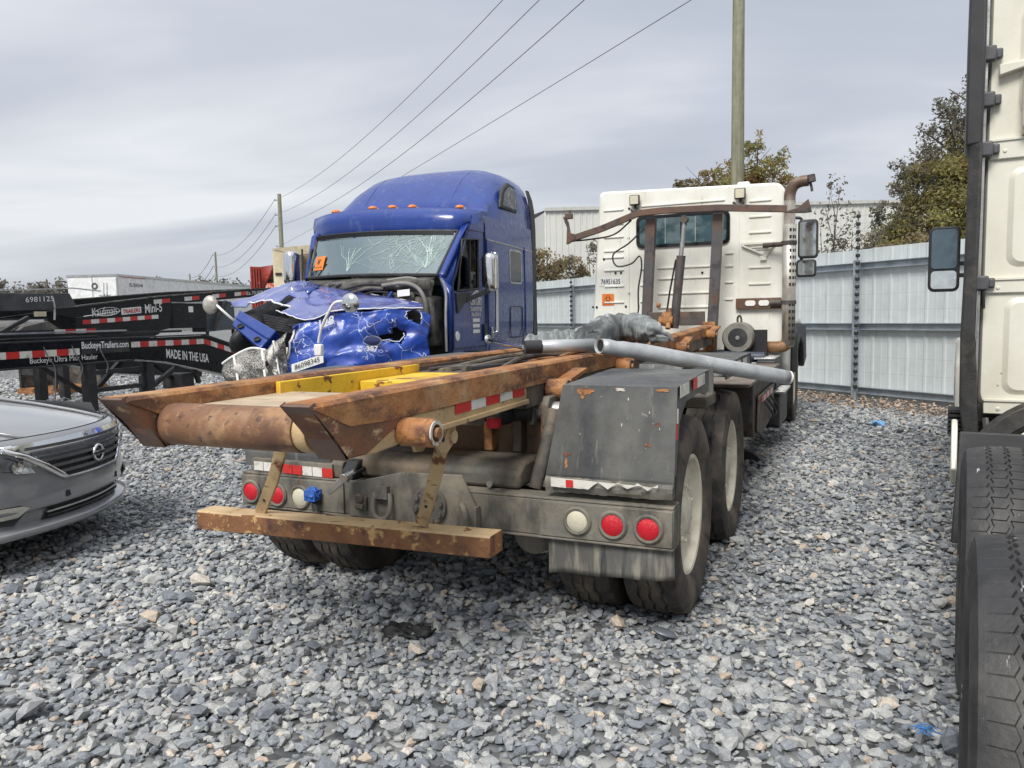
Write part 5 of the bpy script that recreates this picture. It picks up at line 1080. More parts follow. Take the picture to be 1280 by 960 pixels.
# engine bay wreckage
eb = MB(); eb.box(-1.0, .98, -.55, -.05, 1.0, 1.76); eb.build('firewall', 'engine', BT, bev=.03)
cw = MB(); cw.loft([[BL + V3((.05, -.05, -.03)), BL.lerp(BR, .5) + V3((0, -.22, -.03)), BR + V3((0, -.05, -.03))], [BL + V3((.05, -.30, -.11)), BL.lerp(BR, .5) + V3((0, -.33, -.08)), BR + V3((0, -.16, -.06))], [BL + V3((.05, -.31, -.18)), BL.lerp(BR, .5) + V3((0, -.34, -.17)), BR + V3((0, -.17, -.16))]], caps=False, closed=False)
cw.build('cowl', 'engine', BT, thick=.01)
ar = MB(); q0, q1, q2, q3, q4 = V3((0.421,-1.050,1.871)), V3((0.687,-1.050,1.888)), V3((0.849,-1.050,1.832)), V3((0.930,-1.050,1.701)), V3((0.928,-1.000,1.530))
ar.tube(smoothpath([q0, q1, q2, q3, q4], 6), .022, n=10); ar.tube(smoothpath([q + V3((0, .12, .06)) for q in (q0, q1, q2, q3, q4)], 6), .018, n=8); ar.build('inner_arch', 'greyplast', BT)
pg = MB(); pg.add([V3((0.502,-0.980,1.879)), V3((0.928,-0.850,1.974)), V3((0.955,-0.850,1.903)), V3((0.893,-0.950,1.487)), V3((0.859,-0.980,1.747))], [(0, 1, 2, 3, 4)]); pg.build('splash_panel', 'greyplast', BT, thick=.02)
MB().box(.74, .99, -.98, -.70, 1.20, 1.75).build('engine_block', 'engine', BT, bev=.04)
ec = MB(); c = V3((0.606,-1.000,1.736)); ec.box(c.x - .22, c.x + .17, c.y - .02, c.y + .25, c.z - .2, c.z + .06); ec.build('coolant_tank', 'engine', BT, bev=.03)
decal('paper', BT, V3((0.609,-1.060,1.744)), (.15, 0, .01), (0, 0, .07), 'label_plate')
for i, (a, b) in enumerate((((-0.129,-0.950,1.847), (0.433,-1.000,1.881)), ((0.004,-1.000,1.806), (0.440,-1.050,1.836)), ((0.105,-1.000,1.768), (0.497,-1.050,1.791)), ((-0.329,-0.800,1.894), (0.200,-0.800,1.931)), ((-0.469,-0.750,1.918), (0.706,-0.800,1.940)))):
    a, b = V3(a), V3(b); MB().tube(smoothpath([a, a.lerp(b, .5) + V3((0, 0, .03)), b], 5), (.013, .018, .012, .016, .02)[i], n=8).build('engine_hose', ('ink', 'engine', 'ink')[i % 3], BT)
MB().tube([V3((0.492,-1.100,1.703)), V3((0.537,-1.050,1.798))], .02).build('engine_hose', 'blue', BT)
for a, b, c in (((-0.295,-0.500,2.025), (0.059,-0.550,2.023), (-0.635,-0.400,2.080)), ((0.428,-0.650,2.001), (0.880,-0.750,2.006), (0.194,-0.600,2.039))):
    MB().tube([V3(c) + V3((0, -.08, -.02)), V3(a) + V3((0, -.06, .0)), V3(b) + V3((0, -.05, .01))], .012, n=6).build('wiper', 'ink', BT)
# ---- torn bonnet
rh = random.Random(8)
def nz3(p, f, s): return V3((noise.noise(V3(p) * f + V3((3.1, 0, 0))), noise.noise(V3(p) * f + V3((0, 7.7, 0))), noise.noise(V3(p) * f + V3((0, 0, 5.3))))) * s
back = rs([(-1.665,-1.000,1.694), (-1.536,-0.850,1.778), (-1.334,-0.650,1.902), (-1.054,-0.500,1.994), (-0.713,-0.600,1.931), (-0.255,-0.750,1.861), (0.149,-0.900,1.795), (0.632,-1.050,1.718), (0.960,-1.150,1.657)], 60)
frnt = rs([(-1.600,-1.050,1.683), (-1.138,-1.350,1.671), (-0.712,-1.620,1.643), (-0.336,-1.850,1.601), (0.084,-2.050,1.514), (0.280,-2.050,1.534), (0.420,-1.980,1.594), (0.764,-1.800,1.606), (1.133,-1.500,1.602)], 60)
tp = MB()
def topf(a, b):
    i = min(59, int(round(a * 59))); p = back[i].lerp(frnt[i], b); k = math.sin(math.pi * b)
    return p + V3((0, 0, .035 * k * (1 - .6 * a))) + nz3(p, 2.2, .035 * k) + V3((0, 0, -.06 * k * abs(noise.noise(V3(p) * 3.3)))) + nz3(p, 9, .008)
def topskip(a, b):
    x, y = a, b
    if y > .80 + .1 * noise.noise(V3((x * 14, 1, 0))) and .16 < x < .47: return True
    if abs(x - .40) < .02 * (y > .55) * (1 + 2 * (y - .55)): return True
    return False
tp.grid(topf, 59, 16, topskip); bon = tp.build('bonnet', W('scuffed_blue', (.06, .085, .33), [((.14, .155, .36), 3, .55, .15), ((.62, .65, .72), (5, 40, 40), .73, .012)], rough=.42, coat=.9, bump=.03, bscale=8), BT, thick=.012, smooth=50)
ln_ = MB(); ln_.grid(lambda a, b: topf(a, b) + V3((.0, .12 + .1 * b, -.10 - .06 * b)), 30, 6); ln_.build('bonnet_shade_sheet', 'ink', bon, smooth=60)  # added black sheet, stands for the shade inside the torn bonnet
# torn white fibreglass edge of the bonnet
MB().tube([topf(.16 + .31 * i / 24, .80 + .1 * noise.noise(V3(((.16 + .31 * i / 24) * 14, 1, 0)))) + V3((0, -.008, .004)) for i in range(25)], .010, n=5).build('torn_edge', 'paper', bon)
MB().tube([frnt[i] + V3((0, -.01, .006)) + nz3(frnt[i], 20, .01) for i in range(26, 60)], .006, n=5).build('torn_edge', 'paper', bon)
MB().tube([back[i] for i in range(0, 60, 2)], .006, n=5).build('torn_edge', 'paper', bon)
dm = MB(); dm.add([topf(.36, .02) + V3((0, -.01, .02)), topf(.46, .10) + V3((0, -.01, .02)), topf(.45, .42) + V3((0, -.01, .025)), topf(.41, .30) + V3((0, -.01, .025))], [(0, 1, 2, 3)]); dm.build('bonnet_scoop', 'blue', bon, thick=.01)
decal('ink_red', bon, topf(.365, .05) + V3((0, 0, .03)), topf(.42, .08) - topf(.37, .05), V3((.02, -.06, -.03)), 'red_badge', .004)
stp = rs([(0.048,-2.200,1.447), (0.081,-2.140,1.484), (0.205,-2.090,1.513), (0.414,-2.000,1.586), (0.792,-1.850,1.601), (1.006,-1.620,1.621), (1.184,-1.480,1.553)], 60)
sbt = rs([(-0.058,-2.200,0.890), (0.131,-2.150,0.903), (0.433,-2.050,0.929), (0.795,-1.900,0.967), (1.184,-1.500,1.003)], 60)
sd_ = MB()
def sidef(a, b):
    p = sbt[min(59, int(round(a * 59)))].lerp(stp[min(59, int(round(a * 59)))], b)
    dent = -.10 * math.exp(-((a - .68) / .16) ** 2 - ((b - .55) / .16) ** 2) - .05 * math.exp(-((a - .35) / .16) ** 2 - ((b - .50) / .10) ** 2)
    return p + V3((0, -dent, 0)) + V3((0, -.06 * math.sin(math.pi * min(1, b * 1.1)), 0)) + nz3(p, 5, .022) + V3((0, .030 * abs(noise.noise(V3(p) * 3.1)) + .034 * abs(noise.noise(V3(p) * 6.3 + V3((4, 1, 2)))) + .014 * abs(noise.noise(V3(p) * 15)) + .055 * abs(((a * 2.6 + b * 1.1 + .3) % 1) - .5) * (.4 + a) + .04 * abs(((a * 1.7 - b * 2.3 + 3.1) % 1) - .5), .02 * noise.noise(V3(p) * 6)))
def sideskip(a, b):
    n1 = .05 * noise.noise(V3((a * 26, b * 20, 3)))
    if ((a - .88) / .056) ** 2 + ((b - .87) / .115) ** 2 < 1 + n1 * 14: return True
    if ((a - .70) / .125) ** 2 + ((b - .565 + .1 * (a - .7)) / (.05 + .08 * (a > .70))) ** 2 < 1 + n1 * 14: return True
    return b > .97 + n1 and a > .9
sd_.grid(sidef, 59, 34, sideskip)
scr = W('cracked_blue', (.018, .065, .36), [((.50, .56, .66), (40, 40, 40), .71, .015), ((.008, .022, .15), (5, 5, 7), .60, .07), ((.06, .10, .42), 4, .62, .1)], rough=.42, coat=.25, bump=.08, bscale=10)
t_ = scr.node_tree; k_ = t_.links.new; bs = t_.nodes['Principled BSDF']; src = bs.inputs['Base Color'].links[0].from_socket
vo = t_.nodes.new('ShaderNodeTexVoronoi'); vo.feature = 'DISTANCE_TO_EDGE'; vo.inputs['Scale'].default_value = 5.5; no_ = t_.nodes.new('ShaderNodeTexNoise'); no_.inputs['Scale'].default_value = 6; tcn = t_.nodes.new('ShaderNodeTexCoord')
ad = t_.nodes.new('ShaderNodeMixRGB'); ad.blend_type = 'ADD'; ad.inputs[0].default_value = .32; k_(tcn.outputs['Object'], ad.inputs[1]); k_(no_.outputs['Color'], ad.inputs[2]); k_(ad.outputs[0], vo.inputs['Vector']); k_(tcn.outputs['Object'], no_.inputs['Vector'])
lt = t_.nodes.new('ShaderNodeMath'); lt.operation = 'LESS_THAN'; lt.inputs[1].default_value = .0085; k_(vo.outputs['Distance'], lt.inputs[0])
n2 = t_.nodes.new('ShaderNodeTexNoise'); n2.inputs['Scale'].default_value = 2.6; k_(tcn.outputs['Object'], n2.inputs['Vector']); gt = t_.nodes.new('ShaderNodeMath'); gt.operation = 'GREATER_THAN'; gt.inputs[1].default_value = .47; k_(n2.outputs['Fac'], gt.inputs[0])
ml = t_.nodes.new('ShaderNodeMath'); ml.operation = 'MULTIPLY'; k_(lt.outputs[0], ml.inputs[0]); k_(gt.outputs[0], ml.inputs[1])
mxx = t_.nodes.new('ShaderNodeMixRGB'); k_(ml.outputs[0], mxx.inputs[0]); k_(src, mxx.inputs[1]); mxx.inputs[2].default_value = (.62, .68, .78, 1); k_(mxx.outputs[0], bs.inputs['Base Color'])
sdo = sd_.build('bonnet_side', scr, BT, thick=.012, smooth=28)
MB().box(-.30, .93, -1.40, -1.2, .80, 1.50).build('radiator', 'ink', BT)
def on(a, b, d=.02): return sidef(a, b) + V3((0, -d, 0))
MB().tube([on(.88 + .058 * math.cos(k / 3.2), .87 + .12 * math.sin(k / 3.2), .006) + nz3((k, 2, 1), 3, .022) for k in range(14)], .005, n=5).build('torn_edge', 'paper', sdo)
MB().tube([on(.60, .57), on(.62, .53), on(.67, .515), on(.72, .49), on(.78, .47), on(.82, .55), on(.80, .60)], .0045, n=5).build('torn_edge', 'paper', sdo)
MB().tube([on(.015, .05 + .9 * i / 12, .01) + nz3((i, 5, 1), 3, .015) for i in range(13)], .012, n=5).build('torn_edge', 'paper', sdo)
dl = (on(.30, .26, .05) - on(.06, .18, .05)); decal('sticker', sdo, on(.075, .19, .055), dl * .92, V3((0, 0, .085)), off=.002)
text('86098345', 'ink', sdo, on(.075, .19, .055) + dl * .10 + V3((0, -.008, .02)), dl * .72, V3((0, 0, .05)), off=.004)
text('128', 'sticker', sdo, on(.235, .80, .05), on(.32, .83, .05) - on(.235, .80, .05), V3((0, 0, .085)), off=.004, font_bold=.02)
em = MB(); em.lathe([(.001, .012), (.06, .012), (.07, .006), (.07, 0)], (0, 0, 0), (0, -1, 0), 28); emo = em.build('oval_badge', W('badge_blue', (.05, .06, .16), rough=.3, metal=.5, bump=0), sdo, label='small dark oval maker badge'); emo.location = on(.585, .53, .06); emo.scale = (1.4, 1, .72)
ring = MB().lathe([(.066, .014), (.072, .014), (.072, .002), (.066, .002)], (0, 0, 0), (0, -1, 0), 28, True).build('badge_ring', 'alu', emo)
text('387', 'paper', sdo, on(.565, .37, .03), V3((.13, 0, 0)), V3((0, 0, .05)), off=.004, font_bold=.03)
# blue lamp pod torn off the corner, grille pieces, dark ducting
pA_, pB_, pC_, pD_ = V3((-0.832,-1.870,1.637)), V3((-0.267,-2.020,1.415)), V3((-0.316,-2.220,1.239)), V3((-0.767,-2.070,1.480))
bx = MB(); dn = V3((0, .10, -.09)); bx.hexa([pA_ + dn, pB_ + dn, pC_ + dn, pD_ + dn], [pA_, pB_, pC_, pD_]); pod = bx.build('lamp_pod', 'blue', BT, bev=.012)
for f in (.24, .80):
    c = pD_.lerp(pC_, f).lerp(pA_.lerp(pB_, f), .22); nn_ = (pB_ - pA_).cross(pD_ - pA_).normalized(); nn_ = nn_ if nn_.y < 0 else -nn_
    MB().lathe([(.001, .002), (.024, .003), (.026, .012), (.036, .012), (.036, 0)], c + nn_ * .004, nn_, 18).build('lamp_socket', 'ink', pod)
MB().tube([pA_.lerp(pD_, .5) + V3((0, -.012, .004)), pB_.lerp(pC_, .45) + V3((0, -.012, .004))], .008, n=5).build('pod_crease', 'blue', pod)
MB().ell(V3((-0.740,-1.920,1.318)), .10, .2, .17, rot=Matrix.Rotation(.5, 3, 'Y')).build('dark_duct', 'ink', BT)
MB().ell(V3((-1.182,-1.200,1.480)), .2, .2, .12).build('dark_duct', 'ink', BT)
lv = MB()
for k in range(6):
    a = V3((-0.926,-1.350,1.577)) + V3((.03 * k, -.03 * k, -.028 * k)); b = V3((-0.296,-1.500,1.480)) + V3((.01 * k, -.03 * k, -.022 * k)); lv.bar(a, b, .03, .016)
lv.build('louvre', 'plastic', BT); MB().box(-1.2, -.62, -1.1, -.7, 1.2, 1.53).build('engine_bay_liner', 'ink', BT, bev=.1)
grl = MB(); G = lambda *q: V3(q)
g1 = [V3((-0.647,-2.370,1.097)), V3((-0.516,-2.370,1.168)), V3((-0.326,-2.340,1.245)), V3((-0.124,-2.370,1.230))]; g2 = [V3((-0.497,-2.470,0.909)), V3((-0.373,-2.470,0.911)), V3((-0.204,-2.470,0.928)), V3((0.000,-2.470,0.946))]
e1, e2 = rs(g1, 20), rs(g2, 20)
grl.grid(lambda a, b: e1[int(round(a * 19))].lerp(e2[int(round(a * 19))], b) + V3((0, -.05 * math.sin(3.14 * b), 0)) + nz3((a * 5, b * 5, 1), 1, .02), 19, 10)
h1, h2 = rs([V3((-0.115,-2.370,1.230)), V3((-0.074,-2.270,1.334)), V3((0.028,-2.240,1.401))], 20), rs([V3((0.018,-2.470,0.946)), V3((0.053,-2.420,0.942)), V3((-0.007,-2.240,0.941))], 20)
grl.grid(lambda a, b: h1[int(round(a * 19))].lerp(h2[int(round(a * 19))], b) + V3((0, -.04 * math.sin(6 * b), 0)) + nz3((a * 5, b * 5, 4), 1, .03), 19, 10)
gro = grl.build('grille', 'alum_mesh', BT, thick=.008, smooth=60)
gt_ = MB()
for q, r_ in ((e1, e2),):
    for i in (6, 18): gt_.bar(q[i] + V3((0, -.03, 0)), r_[i] + V3((0, -.06, 0)), .02, .012, (0, 1, 0))
gt_.bar(h1[9] + V3((0, -.03, 0)), h2[9] + V3((0, -.03, 0)), .016, .012, (0, 1, 0)); gt_.tube([p + V3((0, -.01, .004)) for p in e1], .012, n=6); gt_.build('grille_trim', 'paper', gro)
# bonnet mirrors
for c, pts, base in (((0.828,-2.370,1.659), ((0.762,-2.370,1.682), (0.658,-2.370,1.663), (0.585,-2.370,1.569), (0.488,-2.340,1.436), (0.433,-2.320,1.301)), (0.429,-2.320,1.233)), ((-1.072,-2.020,1.692), ((-1.019,-2.020,1.707), (-0.922,-2.020,1.631), (-0.867,-1.970,1.555), (-0.850,-1.920,1.512)), None)):
    m_ = MB().ell(V3(c), .092, .05, .092 if base else .098, 18, 12).build('bonnet_mirror', 'chrome' if base else 'dirty_chrome', BT, smooth=80)
    MB().tube(smoothpath(pts, 5), .013, n=8).build('mirror_stalk', 'paper', m_)
    if base: b = V3(base); MB().box(b.x - .04, b.x + .04, b.y - .02, b.y + .04, b.z - .06, b.z + .05).build('stalk_foot', 'paper', m_, bev=.012)

# ---------------------------------------------------------------- white sleeper tractor cut by the right edge (local x = right, y = towards its nose)
RT = thing('tractor_truck', 'white sleeper cab tractor at the right edge with big bare rear tyres nearest the camera', 'truck', (3.583, 3.705), 30)
for s in (-1, 1):
    MB().box(s * .43 - .04, s * .43 + .04, -4.0, 4.6, .66, .93).build('chassis_rail', 'black', RT, bev=.004)
M['hinge'] = W('hinge_grey', (.09, .09, .10), rough=.5)
kw = dict(R=.49, Wd=.285, rim=.30, n=272, lug=False, amp=.0045, depth=.0075, sipes=True)
M['rubber_scuffed'] = W('scuffed_rubber', (.024, .024, .026), [((.040, .039, .040), 5, .55, .15), ((.075, .07, .062), 3.5, .60, .14), ((.34, .34, .34), (26, 9, 9), .67, .015), ((.016, .016, .017), 7, .60, .1)], rough=.62, bump=.3, bscale=60, var=.12)
for y in (-2.94, -1.60):
    for s in (-1, 1):
        wheel(RT, (s * 1.056, y, .485), s, 'big', ('rubber_scuffed', 'rim'), rot=.2 - y, **kw)
        wheel(RT, (s * .765, y, .485), s, 'bigin', ('rubber_scuffed', 'rim'), rot=.5 - y, face=-.02, **kw)
    ax = MB(); ax.cyl((-1.0, y, .5), (1.0, y, .5), .075); ax.ell((0, y, .5), .22, .2, .2); ax.build('axle', 'black', RT)
for s in (-1, 1): wheel(RT, (s * 1.05, 3.55, .49), s, 'steer', rot=.4)
MB().prism([(-3.2, .95), (-2.2, .95), (-2.2, 1.05), (-3.2, 1.0)], 'x', -.4, .4).build('fifth_wheel', 'black', RT, bev=.01)
# cab body
cb2 = MB(); rr_ = [(x, z) for x, z in rrect(1.11, 1.55, .10, 4)]
cb2.loft([[(x * q, y, 2.47 + z * q2) for x, z in rr_] for y, q, q2 in ((0, .985, .992), (.03, 1, 1), (2.0, 1, 1), (2.9, .97, .93), (3.3, .95, .60))]); cab2 = cb2.build('cab', 'white2', RT, smooth=30)
MB().prism([(3.0, .75), (5.3, .72), (5.45, 1.2), (5.2, 1.65), (3.3, 2.0), (3.0, 2.0)], 'x', -.95, .95).build('bonnet', 'white2', RT, bev=.08, segs=3)
MB().prism([(2.75, .6), (2.85, 1.0), (3.1, 1.2), (4.0, 1.2), (4.3, 1.0), (4.9, .8), (4.9, .5), (4.2, .5), (4.05, .9), (3.55, 1.08), (3.05, .9), (2.95, .6)], 'x', -1.2, -.95).build('front_fender', 'white2', RT, bev=.03)
MB().prism([(2.75, .6), (2.85, 1.0), (3.1, 1.2), (4.0, 1.2), (4.3, 1.0), (4.9, .8), (4.9, .5), (4.2, .5), (4.05, .9), (3.55, 1.08), (3.05, .9), (2.95, .6)], 'x', .95, 1.2).build('front_fender', 'white2', RT, bev=.03)
MB().prism([(2.0, 2.0), (2.75, 2.0), (2.5, 2.75), (2.0, 2.75)], 'x', -1.118, -1.112).build('door_window', 'dglass', RT)
# rear wall: pressed panels, straps with rivets, lower sill
for z, h, x0 in ((1.625, .085, -1.10), (2.36, .11, -1.09), (.955, .085, -1.08)):
    st = MB().box(x0, 1.06, -.016, .002, z - h / 2, z + h / 2).build('wall_strap', 'white2', cab2, bev=.006)
    MB().box(x0, 1.06, -.024, -.016, z + h / 2 - .014, z + h / 2).build('strap_lip', 'white2', cab2, bev=.002)
    for k in range(14):
        x = x0 + .07 + .15 * k
        MB().lathe([(.001, .006), (.008, .005), (.011, 0)], (x, -.016, z + (.016 if k % 2 else -.012)), (0, -1, 0), 10).build('rivet', 'white2', st)
for x0, x1, z0, z1, r in ((-.97, .97, 2.48, 3.15, .12), (-1.0, 1.0, 1.02, 1.56, .06), (-1.0, 1.0, 1.72, 2.26, .06)):
    fr = MB(); cx, cz = (x0 + x1) / 2, (z0 + z1) / 2
    o_ = [(cx + x, .002, cz + z) for x, z in rrect((x1 - x0) / 2, (z1 - z0) / 2, r)]; i_ = [(cx + x, -.018, cz + z) for x, z in rrect((x1 - x0) / 2 - .03, (z1 - z0) / 2 - .03, r * .8)]
    fr.loft([o_, i_]); fr.build('pressed_panel', 'white2', cab2, smooth=20)
MB().prism([(-.02, 2.42), (-.09, 2.45), (-.09, 2.66), (-.03, 2.78), (.01, 2.80), (.01, 2.42)], 'x', -.95, -.80).build('lift_bracket', 'white2', cab2, bev=.012)
MB().prism([(-1.06, 2.74), (-.86, 2.79), (-.86, 2.81), (-1.06, 2.80)], 'y', -.05, .0).build('gutter', 'white2', cab2, bev=.006)
rv = random.Random(2)
for k in range(26): MB().cyl((rv.uniform(-1.05, -.3), -.0005, rv.uniform(1.05, 2.3)), (0, 0, 0), .001).v if False else None
for k in range(22):
    x, z = rv.uniform(-1.04, -.3), rv.uniform(1.04, 2.25); MB().lathe([(.001, .003), (.005, .002), (.006, 0)], (x, -.0005, z), (0, -1, 0), 8).build('spot_weld', 'tan_box', cab2)
MB().box(-1.10, 1.10, .05, 2.9, .86, .918).build('sill', 'black', RT)
# black rubber side extender, upper and lower lengths, with hinges
for s in (-1, 1):
    ex = MB(); ring = lambda y0, w, z, dx=0: [(s * (1.17 + w / 2) + dx, y0 - .02, z), (s * (1.17 - w / 2) + dx, y0 - .05, z), (s * (1.17 - w / 2 - .015) + dx, y0 + .35, z), (s * (1.17 + w / 2) + dx, y0 + .35, z)]
    ex.loft([ring(-.20, .075, 2.36), ring(-.20, .080, 2.9), ring(-.18, .075, 3.4), ring(-.15, .07, 3.9)]); e1_ = ex.build('side_extender', W('extender_rubber', (.045, .043, .044), [((.075, .07, .07), (3, 3, .6), .55, .1)], rough=.5, bump=.1) if s == -1 else 'rubber', RT, bev=.012)
    ex = MB(); ex.loft([ring(-.20, .055, 2.375, .01 * -s), ring(-.20, .055, 1.7, .005 * -s), ring(-.20, .06, 1.35), ring(-.19, .075, 1.15, -.01 * s), ring(-.18, .08, .95, -.015 * s), ring(-.16, .06, .70, -.04 * s)])
    ex.build('side_extender', 'rubber', RT, bev=.01)
    MB().bar((s * 1.118, -.03, .95), (s * 1.118, -.03, 3.9), .012, .03, (0, 1, 0)).build('corner_seal', 'alu', RT)
    for z in (3.33, 2.86, 2.62, 2.36, 1.64):
        hg = MB(); hg.box(min(s * 1.15, s * 1.075), max(s * 1.15, s * 1.075), -.075, -.03, z - .04, z + .04); hg.box(min(s * 1.08, s * 1.045), max(s * 1.08, s * 1.045), -.045, -.01, z - .028, z + .028); hg.build('hinge', 'hinge', RT, bev=.01)
    MB().tube([(s * 1.10, -.06, 1.6), (s * 1.095, -.06, 1.5)], .008).build('hinge_pin', 'ink', RT)
    for k in range(6): MB().box(s * 1.2 - .05, s * 1.2 + .05, -.12, .05, .80 + .025 * k, .815 + .025 * k).build('rubber_bellow', 'ink', RT)
    MB().bar((s * 1.07, -.10, .90), (s * 1.05, -.12, .68), .02, .02).build('stay', 'alu', RT)
MB().hexa([(-1.223, -1.0, .42), (-.96, -1.0, .42), (-.96, -.98, .42), (-1.223, -.98, .42)], [(-1.199, -.90, .93), (-.93, -.90, .93), (-.93, -.88, .93), (-1.199, -.88, .93)]).build('mud_guard', 'plastic', RT, bev=.006)
MB().prism([(-.75, .72), (-.60, .62), (-.45, .70), (-.30, .90), (-.45, .93), (-.62, .90)], 'x', -1.232, -1.205).build('skirt_edge', 'white2', RT, bev=.008)
sp = tyre_mb(R=.50, Wd=.22, rim=.40, n=60, lug=False, amp=0, depth=.003).build('spare_tyre', 'rubber', RT); sp.location = Vector((-0.681,-0.350,0.548)); sp.rotation_euler = (0, 0, RAD(90))
spr = MB(); spr.lathe([(.405, .10), (.39, .12), (.37, .10), (.33, .06), (.20, .05), (.10, .07), (.001, .07)], (0, 0, 0), (-1, 0, 0), 40); spo = spr.build('rim', 'rim', sp)
mh = MB(); mc = V3((-1.313,2.500,1.918)); mh.prism([(mc.x + x, mc.z + z) for x, z in rrect(.118, .275, .05)], 'y', mc.y, mc.y + .10); mo = mh.build('mirror_housing', 'plastic', RT, bev=.012)
MB().prism([(mc.x + x, mc.z + .085 + z) for x, z in rrect(.095, .165, .03)], 'y', mc.y - .008, mc.y - .002).build('mirror_glass', W('dim_mirror', (.10, .15, .19), [((.15, .20, .23), 2, .5, .2)], rough=.08, metal=.6, bump=0, var=.03), mo)
MB().prism([(mc.x + x, mc.z - .175 + z) for x, z in rrect(.095, .075, .03)], 'y', mc.y - .008, mc.y - .002).build('mirror_glass', 'mirror', mo)
for z in (-.04, -.14): MB().bar((mc.x + .11, mc.y + .05, mc.z + z), (-1.10, mc.y + .08, mc.z + z), .045, .035).build('mirror_arm', 'plastic', mo)

# ---------------------------------------------------------------- grey car cut by the left edge (local x = its right-hand side, y = forward)
CA = thing('parked_car', 'dark grey saloon car with chrome grille, its nose entering from the left edge', 'car', (-2.83, 5.05), 90)
PROF = [(-1.25, 1.035), (-.95, .99), (-.6, .945), (-.3, .895), (-.13, .858), (-.055, .838), (-.02, .815), (.0, .79), (.012, .70), (.012, .60), (.022, .55), (.026, .47), (.020, .405), (.0, .392), (-.03, .382), (-.03, .318), (.01, .305), (.04, .292), (.046, .270), (.03, .248), (-.04, .228), (-.35, .20)]
def carp(x, t):
    j = t * (len(PROF) - 1); i = min(int(j), len(PROF) - 2); f = j - i
    y = PROF[i][0] * (1 - f) + PROF[i + 1][0] * f; z = PROF[i][1] * (1 - f) + PROF[i + 1][1] * f
    ax = abs(x); k = min(1, max(0, (y + 1.25) / .9))
    y -= (.32 * (ax / .9) ** 2 + (2.6 * max(0, ax - .68) ** 2)) * k
    if z > .84: z -= .05 * (ax / .9) ** 2 + .9 * max(0, ax - .74) ** 2 * 1.5
    return V3((x, y, z))
def cary(x, z):
    for i in range(6, len(PROF) - 1):
        if PROF[i][1] >= z >= PROF[i + 1][1]:
            f = (PROF[i][1] - z) / max(1e-6, PROF[i][1] - PROF[i + 1][1]); return carp(x, (i + f) / (len(PROF) - 1))
    return carp(x, .4)
nP = len(PROF) - 1
hb = MB(); hb.grid(lambda a, b: carp(-.80 + 1.6 * a, b * 4.9 / nP), 28, 20); hbo = hb.build('bonnet', 'car', CA, smooth=60)
for s in (-1, 1): MB().tube([carp(s * .46, (4.7 - 4.2 * i / 12) / nP) + V3((s * .10 * i / 12, 0, .006)) for i in range(13)], .012, n=6).build('bonnet_crease', 'car', hbo, smooth=80)
bb = MB(); bb.grid(lambda a, b: carp(-.9 + 1.8 * a, (5.1 + (nP - 5.1) * b) / nP), 44, 48); bb.build('front_bumper', 'car', CA, smooth=50)
gp_ = MB(); gp_.tube([carp(-.8 + 1.6 * i / 30, 5.0 / nP) + V3((0, -.004, -.004)) for i in range(31)], .008, n=5); gp_.build('bonnet_gap', 'ink', CA)
